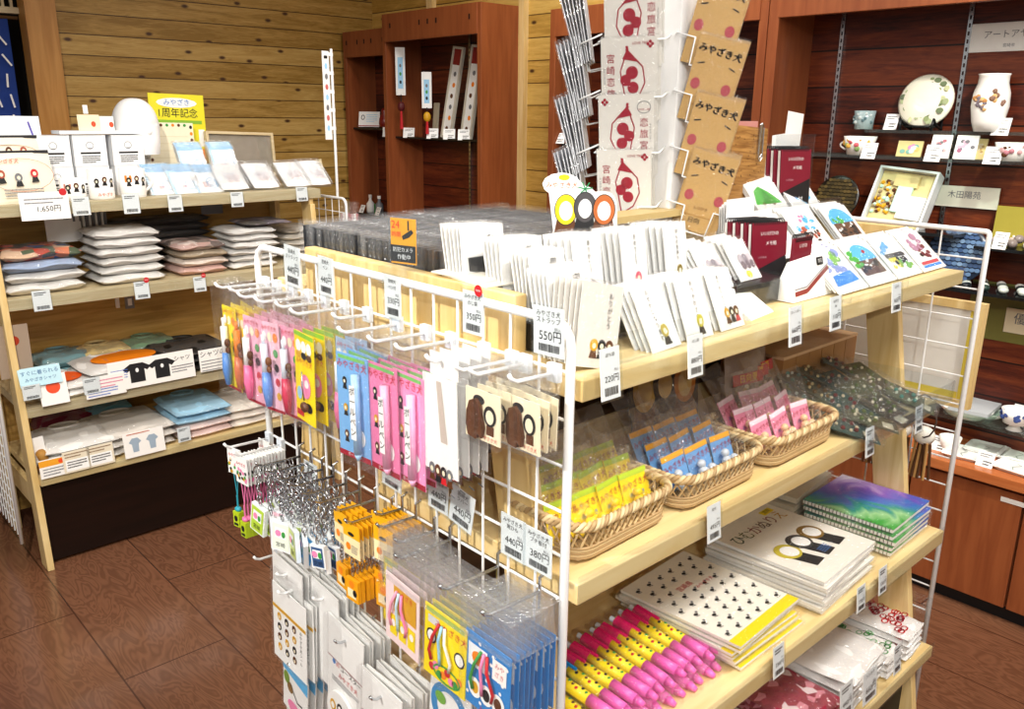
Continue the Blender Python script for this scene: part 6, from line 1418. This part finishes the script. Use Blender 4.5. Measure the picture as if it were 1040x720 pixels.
# mannequin head with a mask
p = pL(140, 175, 3.40, L1)
hd = thing('mannequin_head', T(p.x+.02, 3.43, L1) @ Rz(8), 'plain white mannequin head wearing a white face mask', 'mannequin head')
HW = P('#fbfbfa', .35, 0, .01); m = MB()
def headpt(u, v):
    a, b_ = 6.2832*u, math.pi*v; z = -math.cos(b_); s = max(math.sin(b_), 0)**.8; x, y = s*math.cos(a), s*math.sin(a)
    w_ = .083*(1-.22*max(0, -z)**1.3); d_ = .094*(1-.12*max(0, -z)); f = max(0, -y)
    yy = y*d_-.010*f**4*math.exp(-((z+.05)/.12)**2)*math.exp(-(x/.18)**2)*2.4+.009*f*math.exp(-((z-.12)/.12)**2)*math.exp(-((abs(x)-.36)/.2)**2)-.008*f**2*math.exp(-((z+.42)/.1)**2)*math.exp(-(x/.28)**2)
    return (x*w_, yy, .232+z*.115)
m.grid(HW, headpt, 40, 28); obj(m, 'head', hd, smooth=True)
obj(MB().lathe(HW, [(0, 0), (.085, 0), (.08, .015), (.05, .045), (.046, .09), (.05, .14), (0, .15)], (0, .015, 0), 28), 'neck', hd, smooth=True)
m = MB()
for s in (-1, 1): m.ball(HW, (s*.076, .012, .225), (.008, .018, .028), 10, 8)
obj(m, 'ears', hd, smooth=True)
m = MB()
def maskpt(u, v):
    a = (u-.5)*2.5; z = .145+.095*v; rr = .082+.010*math.cos(a*1.2)*(1-abs(v-.45)); return (rr*.93*math.sin(a), -rr*1.18*math.cos(a)+.012*(1-v), z+.012*math.cos(a)*(v-.3))
m.grid(P('#ffffff', .7, 0, 0), maskpt, 18, 8); obj(m, 'face_mask', hd, smooth=True)
m = MB()
for s in (-1, 1): m.tube(WHITE, [(s*.076, -.03, .225), (s*.083, .0, .235), (s*.083, .03, .22), (s*.076, -.028, .16)], .0014, 5)
obj(m, 'mask_loops', hd, smooth=True)
# posters behind
p = pL(180, 150, 3.62, L1); po = thing('poster_board', T(p.x+.015, 3.62, L1+.03) @ Ry(1.5) @ Rx(-4), 'yellow anniversary poster with an orange lower corner behind the head', 'poster')
m = MB().box(P('#e6dd2c', .5), -.115, .115, 0, .003, 0, .34); m.disc(WHITE, 0, .305, .085, .020, -.0008); m.text(BLUE, 'みやざき', 0, .305, .028, -.0012); m.text(INK, '1周年記念', 0, .262, .040, -.001, 0, .95); m.rect(P('#8ab83a'), -.1, .1, .222, .236); m.rect(ORANGE, .08, .112, .03, .12); m.rect(WHITE, .083, .108, .13, .20); obj(m, 'print', po)
obj(MB().box(ACR, -.12, .12, .0032, .08, -.0295, -.026), 'stand', po)
p = pL(176, 165, 3.56, L1); po = thing('cream_chart', T(p.x, 3.55, L1+.012) @ Ry(1) @ Rx(-5), 'cream chart bordered by tiny figures in front of the yellow poster', 'chart')
m = MB().box(P('#f2ead0', .5), -.095, .095, 0, .004, 0, .245)
for k in range(9):
    for x, z in ((-.085, .02+.026*k), (.085, .02+.026*k)): m.disc((BROWN, ORANGE, INK)[k % 3], x, z, .006, .007)
for k in range(6):
    for z in (.01, .235): m.disc((ORANGE, BROWN, GREEN)[k % 3], -.06+.024*k, z, .006, .006)
for k in range(6): m.line(P('#d8c9a0'), [(-.07, .05+.028*k), (.07, .05+.028*k)], .0012)
obj(m, 'sheet', po); obj(MB().box(P('#d8d3c4'), -.1, .1, .0045, .05, -.0115, -.008), 'stand', po)
p = pL(249, 180, 3.58, L1); fr = thing('picture_frame', T(p.x, 3.58, L1+.035) @ Ry(2) @ Rx(-9), 'pale framed glass-front picture leaning behind the mask packets', 'picture frame')
w, h = .155, .185; m = MB()
for x0_, x1_, z0_, z1_ in ((-w, -w+.012, 0, h), (w-.012, w, 0, h), (-w+.012, w-.012, 0, .012), (-w+.012, w-.012, h-.012, h)): m.box(PALEW, x0_, x1_, 0, .04, z0_, z1_)
obj(m, 'frame', fr, bevel=.001); obj(MB().box(P('#a39584', .6, 0, .2), -w+.012, w-.012, .012, .03, .012, h-.012), 'picture', fr); obj(MB().box(ACR, -w+.012, w-.012, .006, .008, .012, h-.012), 'glass', fr); obj(MB().box(PALEW, -.02, .02, .04, .1, -.034, -.002), 'prop', fr)
# mask packets
def mask_pack(M, label, group):
    t = thing('mask_packet', M, label, 'face mask packet', group); w, h = .105, .115
    c = MB().box(P('#fafbfc', .45, 0, 0), -w/2, w/2, 0, .006, 0, h); obj(c, 'mask', t)
    q = MB(); q.rect(P('#8fc4ea'), -w/2, w/2, h-.014, h, -.0012); q.rect(P('#b8dcf2'), -w/2, -w/2+.010, 0, h, -.0010); q.ring(P('#8fc4ea'), .02, h*.35, .022, .022, .004, -.0012); q.text(P('#c8505a'), '宮崎', -.005, h*.28, .014, -.0014); obj(q, 'printed_band', t)
    obj(MB().box(BAGTOP, -w/2-.004, w/2+.004, -.004, .008, -.0003, h+.006), 'clear_bag', t); return t
def mask_red(M, label, group):
    t = thing('mask_packet', M, label, 'face mask packet', group); w, h = .115, .115
    m = pillow(w, h, .016, P('#fafbfc', .5, 0, 0), 8, .2, .3, 4); mm = MB(); mm.M = T(0, -.010, h/2) @ Rx(90); mm.v = []; 
    b = MB(); b.M = T(0, 0, h/2) @ Rx(90); b.add([tuple(v) for v in m.v], m.f, m.mats[0]); obj(b, 'mask', t, smooth=True)
    q = MB(); q.text(P('#b5484a'), 'みやざき', .01, h*.34, .014, -.0175); q.line(P('#8fa8c8'), [(-.03, h*.46), (.03, h*.44)], .003, -.0172); obj(q, 'small_print', t)
    obj(MB().box(BAGTOP, -w/2-.003, w/2+.003, -.0185, .004, -.0003, h+.004), 'clear_bag', t); return t
for i, (px, py, Y, z, key, mk, tl) in enumerate(((200, 176, 3.36, .062, 'mb', mask_pack, -28), (232, 176, 3.36, .062, 'mb', mask_pack, -28), (170, 206, 3.22, .002, 'mb', mask_pack, -40), (193, 206, 3.215, .002, 'mb', mask_pack, -42), (216, 205, 3.215, .002, 'mb', mask_pack, -46), (241, 203, 3.215, .002, 'mr', mask_red, -52), (272, 201, 3.215, .002, 'mr', mask_red, -50), (304, 198, 3.215, .002, 'mr', mask_red, -50), (325, 196, 3.23, .002, 'mr', mask_red, -48))):
    p = pL(px, py, Y, L1)
    for j in range(3): proto(key, mk, T(p.x, Y+.011*j, L1+z+.009*j) @ Rz(3) @ Rx(tl), 'white face mask packet, %s of pile %s counted from the mugs' % (('top', 'middle', 'bottom')[j], ('one', 'two', 'three', 'four', 'five', 'six', 'seven', 'eight', 'nine')[i]), 'face mask packets pile '+ORD[i])
riser(pL(190, 176, 3.36, L1).x-.05, pL(240, 176, 3.36, L1).x+.07, 3.32, 3.42, L1+.060, 'clear step lifting the two rear mask packets', L1)
for k, (px, w) in enumerate(((230, .10), (265, .13), (318, .12))):
    p = pL(px, 176, 3.42, L1); solo(MB().box(ACR, -w/2, w/2, 0, .003, 0, .07), 'clear_sign_holder', T(p.x, 3.45, L1+.001) @ Rx(-6), 'empty clear sign holder behind the masks, %s from the head' % ORD[k], 'sign holder')
solo(MB().box(P('#e6d8b0', .6), -.014, .014, 0, .004, 0, .10), 'wooden_paddle', T(pL(324, 175, 3.42, L1).x+.01, 3.40, L1+.004) @ Ry(-12), 'pale wooden paddle standing behind the last mask packet', 'paddle')
solo(MB().box(P('#e6d8b0', .6), -.014, .014, 0, .004, 0, .06), 'wooden_paddle', T(pL(291, 175, 3.42, L1).x, 3.41, L1+.001) @ Ry(8), 'shorter pale wooden paddle by the picture frame corner', 'paddle')
# ---- second shelf: bagged towels
PRT1 = printed('festival_cloth', ('#b5442e', '#2f5a8c', '#3a3a2e', '#c87a5a', '#54604a', '#d8b89a'), 26)
PRT2 = printed('dark_print_cloth', ('#4a4450', '#6a6270', '#3a3438', '#8a8088', '#55504a'), 30)
PRT3 = printed('rose_print_cloth', ('#b5958c', '#8a7a70', '#d8c8c0', '#6a5a54', '#c8a8a0'), 24)
GRY = P('#c9c6c0', .7, 0, .05)
def pile(px, Y, z, n, dims, mats, label, group, name='folded_towel', cat='towel', jit=.006, sd=0):
    p = pY(px, 300, Y)
    for i in range(n):
        cloth(T(p.x+random.uniform(-jit, jit), Y+random.uniform(-jit, jit), z+.001+dims[2]*1.02*i) @ Rz(random.uniform(-3, 3)), label % ('topmost' if i == n-1 else ORD[n-1-i]+' from top'), group, dims, mats[i] if isinstance(mats, (list, tuple)) else mats, name, cat, sd+i, True)
WT = P('#dcdad6', .7, 0, .08)
pile(42, 3.26, L2, 4, (.255, .22, .037), [WT, WT, P('#9fb0cc', .7, 0, .15), PRT1], 'bagged towel of the pile at the near shelf end, %s', 'towel pile one', sd=100)
pile(128, 3.27, L2, 6, (.235, .22, .0315), WT, 'white bagged towel of the tallest pile, %s', 'towel pile two', sd=110)
pile(200, 3.27, L2, 4, (.19, .21, .030), [P('#c9a59a', .7, 0, .1), P('#e0d2c6', .7, 0, .06), P('#a89880', .7, 0, .1), PRT3], 'pinkish bagged towel of the third pile, %s', 'towel pile three', sd=120)
pile(252, 3.27, L2, 6, (.20, .21, .026), WT, 'thin cream bagged towel of the fourth pile, %s', 'towel pile four', sd=130)
pile(268, 3.27, L2+.165, 1, (.2, .2, .016), PRT2, 'dark printed cloth on the fourth towel pile, %s', 'dark cloth', 'folded_cloth', 'cloth', sd=140)
pile(300, 3.36, L2, 5, (.17, .2, .026), P('#d9d4ca', .7, 0, .05), 'cream bagged towel of the pile next to the hooks, %s', 'towel pile five', sd=150)
pile(165, 3.43, L2, 7, (.42, .10, .0285), P('#3a3634', .6, 0, .1), 'dark bagged cloth of the rear pile, %s', 'dark rear pile', 'folded_cloth', 'cloth', sd=160)
m = MB().box(WHITE, -.06, .06, 0, .002, 0, .13); m.text(GREYINK, 'と', .01, .09, .03); solo(m, 'white_notice', T(pY(62, 230, 3.40).x, 3.365, L2+.14) @ Rx(-4), 'white notice sheet behind the near towel pile', 'notice')
pb = thing('striped_rack', T(pY(90, 230, 3.4).x, 3.37, L2+.17), 'row of grey and white cards on edge behind the tallest towel pile', 'card row')
m = MB()
for k in range(11): m.box(WHITE if k % 2 else GREYINK, -.06+.011*k, -.052+.011*k, 0, .05, 0, .085)
obj(m, 'card_edges', pb)['kind'] = 'stuff'; obj(MB().box(P('#8a8378'), -.065, .065, -.002, .055, -.03, 0), 'tray', pb)
solo(MB().box(P('#6f7076', .4), -.045, .045, 0, .003, 0, .06), 'grey_sign', T(pY(212, 232, 3.45).x, 3.40, L2+.20), 'small dark grey sign behind the pinkish towels', 'sign')
# ---- third shelf: printed shirts
def shirt(M, label, w, d, h, mat, deco=None, sd=0, bagged=True, group=None):
    t = thing('folded_shirt', M, label, 'shirt', group)
    obj(pillow(w, d, h, mat, 14, .3, .5, sd), 'cloth', t, smooth=True)
    c = MB(); c.tube(mat, [(.05*math.cos(a)*w/.25, d*.34+.03*math.sin(a), h*.98) for a in [k*.45 for k in range(14)]], .006, 6, True); obj(c, 'collar', t, smooth=True)
    if deco: q = MB(); q.M = T(0, 0, h*1.02) @ Rx(-90); deco(q, w, d); obj(q, 'print', t)
    if bagged: obj(pillow(w*1.03, d*1.02, h*1.1, BAGTOP, 8, .2, .6, sd+1), 'clear_bag', t, smooth=True)
    return t
def disc_orange(q, w, d): q.disc(P('#f28a12'), .03, -.01, w*.42, d*.30, -.004, 26)
def disc_sun(q, w, d): q.disc(P('#e8601c'), 0, 0, w*.3, d*.3, -.004, 22)
LW = P('#eceae6', .75, 0, .04); BT = P('#17140f', .6, 0, .1)
for j in range(3):
    p = pY(120, 372, 3.22); shirt(T(p.x, 3.25, L3+.001+.026*j) @ Rz(3), 'white shirt with a large orange oval, %s of its pile' % ('topmost', 'second', 'bottom')[2-j], .28, .27, .025, LW, disc_orange, 200+j, group='orange oval shirts')
for j in range(2):
    p = pY(60, 385, 3.20); shirt(T(p.x+.01, 3.21, L3+.001+.025*j) @ Rz(5), 'white shirt with an orange sun at the near end, %s of its pile' % ('topmost', 'bottom')[1-j], .22, .22, .025, LW, disc_sun, 210+j, group='orange sun shirts')
for j in range(3):
    p = pY(185, 350, 3.30); shirt(T(p.x, 3.27, L3+.001+.028*j) @ Rz(-4), 'black folded shirt, %s of the pile behind the shirt advert' % ('topmost', 'second', 'bottom')[2-j], .29, .28, .027, BT, None, 220+j, group='black shirts')
for k, (px, c, lab) in enumerate(((58, P('#7fa8ae', .5, 0, .15), 'teal bagged shirt at the back of the third shelf'), (100, P('#d8c48a', .5, 0, .25), 'yellow printed bagged shirt at the back of the third shelf'), (148, P('#7a9a7a', .5, 0, .25), 'green printed bagged shirt at the back of the third shelf'))):
    p = pY(px, 330, 3.42); 
    for j in range(2): shirt(T(p.x-.0, 3.42, L3+.001+.046*j), lab+', '+('lower', 'upper')[j], .2, .16, .044, c, None, 230+2*k+j, group=lab.split(' at')[0]+'s')
def card_st(px, py, Y, w, h, label, draw, z=None, tilt=-8, rz=0, name='shelf_advert', cat='advert card', bg='#f5f3ee'):
    p = pY(px, py, Y); mb = MB().box(P(bg, .5, 0, 0), -w/2, w/2, 0, .0015, 0, h); draw(mb, w, h)
    return solo(mb, name, T(p.x, Y, (z if z is not None else p.z)) @ Rz(rz) @ Rx(tilt), label, cat)
def dr_sun(q, w, h): q.disc(P('#e8542a'), 0, h*.58, w*.26, w*.26)
def dr_shirt(q, w, h):
    for x in (-.055, .035):
        q.flat(INK, [(x-.05, h*.68), (x-.022, h*.84), (x+.022, h*.84), (x+.05, h*.68), (x+.036, h*.56), (x+.026, h*.62), (x+.026, h*.18), (x-.026, h*.18), (x-.026, h*.62), (x-.036, h*.56)])
        q.disc(WHITE, x, h*.6, .006, .008, -.0012)
    textlines(q, -w*.47, -w*.28, h*.7, 5, .003, .009, P('#5a7ac8')); q.text(INK, 'シャツ', w*.36, h*.74, h*.2); textlines(q, w*.22, w*.48, h*.5, 3, .004, .010, GREYINK)
def dr_text(q, w, h): q.disc(P('#e8542a'), -w*.38, h*.62, h*.18, h*.2); textlines(q, -w*.2, w*.45, h*.82, 3, .004, .012, P('#e07a9a')); textlines(q, -w*.45, w*.3, h*.4, 3, .004, .010, P('#5a7ac8'))
card_st(157, 388, 3.075, .31, .105, 'long white advert of two black shirts along the third shelf edge', dr_shirt, L3+.004, -6)
card_st(56, 400, 3.07, .088, .105, 'white card with a red-orange sun leaning at the third shelf edge', dr_sun, L3+.002, -14)
card_st(108, 396, 3.072, .135, .075, 'white card with sun and coloured text beside the shirt advert', dr_text, L3-.005, -6)
card_st(219, 370, 3.075, .12, .085, 'white shirt text card next to the pen packets', lambda q, w, h: (q.text(INK, 'シャツの', -.005, h*.78, .026), textlines(q, -w*.45, w*.45, h*.5, 4, .004, .012, GREYINK)), L3+.012, -6)
card_st(40, 370, 3.08, .13, .065, 'pale blue tilted card with writing over the sun shirts', lambda q, w, h: (q.text(P('#3a6a9c'), 'すぐに着られる', 0, h*.7, .017), q.text(P('#3a6a9c'), 'みやざきシャツ', 0, h*.35, .014)), L3+.075, -20, 0, bg='#bfe0ea')
card_st(11, 335, 3.14, .10, .18, 'brownish hanging card with a red dot at the near end of the third shelf', lambda q, w, h: q.disc(P('#a8381c'), 0, h*.7, .02, .018), L3+.10, 0, bg='#a89684')
b = MB().box(WHITE, -.006, .006, -.006, .006, 0, .1); solo(b, 'white_post', T(pY(119, 320, 3.45).x, 3.43, L2-.04-.1), 'short white post under the towel shelf', 'post')
m = MB().box(P('#8a8d92', .4), -.016, .016, 0, .01, 0, .05); m.rect(WHITE, -.008, .008, .012, .04); solo(m, 'wall_switch', T(pY(131, 318, 3.45).x, 3.425, .80), 'small grey switch plate under the towel shelf', 'switch')
# ---- bottom shelf: shirts
SB = P('#9cc6dd', .7, 0, .06)
for k, (px, Y, w, d, n, c, lab, dec) in enumerate(((70, 3.20, .25, .28, 3, LW, 'white shirt at the near end of the bottom shelf', None), (128, 3.22, .27, .30, 3, P('#d8d2ca', .75, 0, .06), 'grey-white shirt in the middle of the bottom shelf', None), (196, 3.20, .22, .28, 2, SB, 'sky-blue shirt on the bottom shelf', None), (247, 3.20, .22, .28, 3, P('#e6ddd2', .75, 0, .05), 'cream shirt at the far end of the bottom shelf', None))):
    p = pY(px, 425, Y)
    base_n = 2 if k == 2 else 0
    for j in range(base_n): shirt(T(p.x, Y, L4+.001+.03*j), 'pale pink shirt under the sky-blue ones, '+('bottom', 'second')[j], w, d, .029, P('#e6cfc8', .7, 0, .08), None, 320+j, group='pale pink shirts')
    for j in range(n): shirt(T(p.x+random.uniform(-.006, .006), Y, L4+.001+.03*(j+base_n)) @ Rz(random.uniform(-3, 3)), lab+', '+('topmost', 'second', 'bottom')[n-1-j if n == 3 else (n-1-j)*2 if n == 2 else 0], w, d, .029, c, dec, 300+5*k+j, group=lab.split(' at')[0]+'s')
for k, (px, c, lab) in enumerate(((62, P('#7a1430', .7), 'wine red shirt at the back of the bottom shelf'), (105, P('#6aa8c0', .7), 'teal blue shirt at the back of the bottom shelf'))):
    p = pY(px, 400, 3.42); shirt(T(p.x, 3.44, L4+.001), lab, .21, .14, .10, c, None, 340+k)
m = MB(); m.tube(P('#b5843a', .6), [(.0, 0, 0), (.01, -.01, .04), (.0, -.02, .07)], .016, 8); solo(m, 'yellow_cloth_roll', T(pY(38, 450, 3.10).x, 3.10, L4+.016), 'ochre rolled cloth at the near post of the bottom shelf', 'cloth', smooth=True)
def dr_tee(q, w, h):
    for x in (-w*.22, w*.2): q.flat(P('#9fb0c0'), [(x-.022, h*.6), (x-.01, h*.76), (x+.01, h*.76), (x+.022, h*.6), (x+.012, h*.52), (x+.010, h*.2), (x-.010, h*.2), (x-.012, h*.52)])
    textlines(q, -w*.4, w*.4, h*.95, 1, .004, .01, P('#c86a4a'))
card_st(149, 465, 3.03, .145, .092, 'white card with two pale shirt drawings on the bottom shelf edge', dr_tee, L4+.004, -8)
card_st(58, 487, 3.035, .095, .065, 'white card with an orange stripe at the near end of the bottom shelf', lambda q, w, h: (q.rect(P('#f0a82c'), -w/2, w/2, h*.62, h*.95), q.disc(P('#e8542a'), w*.22, h*.78, .008, .008), textlines(q, -w*.4, w*.4, h*.5, 3, .004, .010, GREYINK)), L4+.004, -8, 0)
for k, px in enumerate((80, 105)):
    card_st(px, 478, 3.033, .088, .075, 'beige text card on the bottom shelf edge, %s' % ('nearer', 'farther')[k], lambda q, w, h: (textlines(q, -w*.42, w*.42, h*.9, 2, .004, .010, P('#8a6a4a')), q.rect(P('#fbfaf6'), -w*.42, w*.42, h*.08, h*.6), textlines(q, -w*.36, w*.36, h*.52, 3, .004, .009, INK, -.0012)), L4+.004, -8, 0, bg='#e9dfc8')
solo(MB().box(WHITE, -.02, .02, 0, .002, 0, .12), 'leaning_card', T(pY(34, 452, 3.10).x+.02, 3.10, L4+.015) @ Ry(-4), 'white cardboard edge leaning by the near post of the bottom shelf', 'card')
# ---- price tags of the wall unit
for i, (px, py, Y, w, h, lab, dot) in enumerate(((81, 200, 3.138, .056, .062, 'below the short cup', 0), (132, 197, 3.138, .056, .068, 'below the handled mug', 0), (177, 198, 3.138, .052, .060, 'below the first mask packets', 0), (240, 195, 3.138, .050, .056, 'below the blue-banded mask packets', 0), (306, 190, 3.138, .050, .056, 'below the last mask packets', 0),
    (41, 295, 3.108, .056, .068, 'below the near towel pile', 0), (143, 286, 3.108, .052, .062, 'with red sticker below the tallest towel pile', 1), (202, 281, 3.108, .046, .056, 'with red sticker below the pinkish towels', 1), (92, 384, 3.078, .055, .056, 'between the sun card and the shirt text card', 0), (31, 391, 3.078, .055, .05, 'at the near end of the third shelf', 0), (186, 434, 3.03, .048, .055, 'below the sky-blue shirts', 0), (305, 190, 3.2, .001, .001, '', 0))):
    if not lab: continue
    stag(px, py, Y, w, h, '', 'small white price tag '+lab, ('', ''), 70+i, -5, bool(dot))
p = pY(43, 195, 3.135); m = MB().box(P('#f6f6f4', .5), -.075, .075, 0, .0015, -.09, 0); m.disc(RED, .06, -.002, .012, .012); textlines(m, -.06, .06, -.02, 2, .004, .012); m.text(INK, '1,650円', .01, -.055, .024); solo(m, 'price_card', T(p.x, 3.13, p.z) @ Rx(-5), 'large white price card with red dot below the foremost pouch', 'price card')
# ---- pole banner, long hooks and hanging pens between the units
p = pY(335, 52, 3.30)
bn = thing('pole_banner', T(2.0, 3.30, 0), 'narrow white paper banner on a white pole beside the pine wall', 'banner')
obj(MB().cyl(WIRE, (0, 0, 1.19), (0, 0, p.z+.01), .006, 8), 'pole', bn); zt = p.z
m = MB().box(PAPER, -.045, -.012, 0, .002, zt-.36, zt); m.box(INK, -.036, -.02, -.001, 0, zt-.03, zt-.018)
for k in range(7): m.disc((SKY, GREYINK, P('#c86a6a'))[k % 3], -.028, zt-.06-.042*k, .007, .012)
obj(m, 'paper_strip', bn); m = MB()
for k in range(5): m.box(WIRE, -.012, .006, -.004, .004, zt-.02-.075*k, zt-.006-.075*k)
obj(m, 'clips', bn)['kind'] = 'stuff'
for i in range(9):
    t = thing('hanging_pen', T(1.985+.012*(i % 5), 3.20+.05*(i//5), .98) @ Rz(-40), 'small pen with blue grip hanging in a bag by the pole, %s' % ORD[i], 'pen', 'pens hanging by the pole')
    obj(MB().cyl(random.choice((P('#d8c0c0', .3), WHITE, P('#c88a8a', .3))), (0, 0, .06), (0, 0, .15), .005, 8), 'barrel', t); obj(MB().cyl(P('#7fb0e0', .3), (0, 0, 0), (0, 0, .059), .006, 8), 'grip', t)
    obj(MB().box(BAG, -.009, .009, -.008, .008, -.002, .20), 'clear_bag', t)
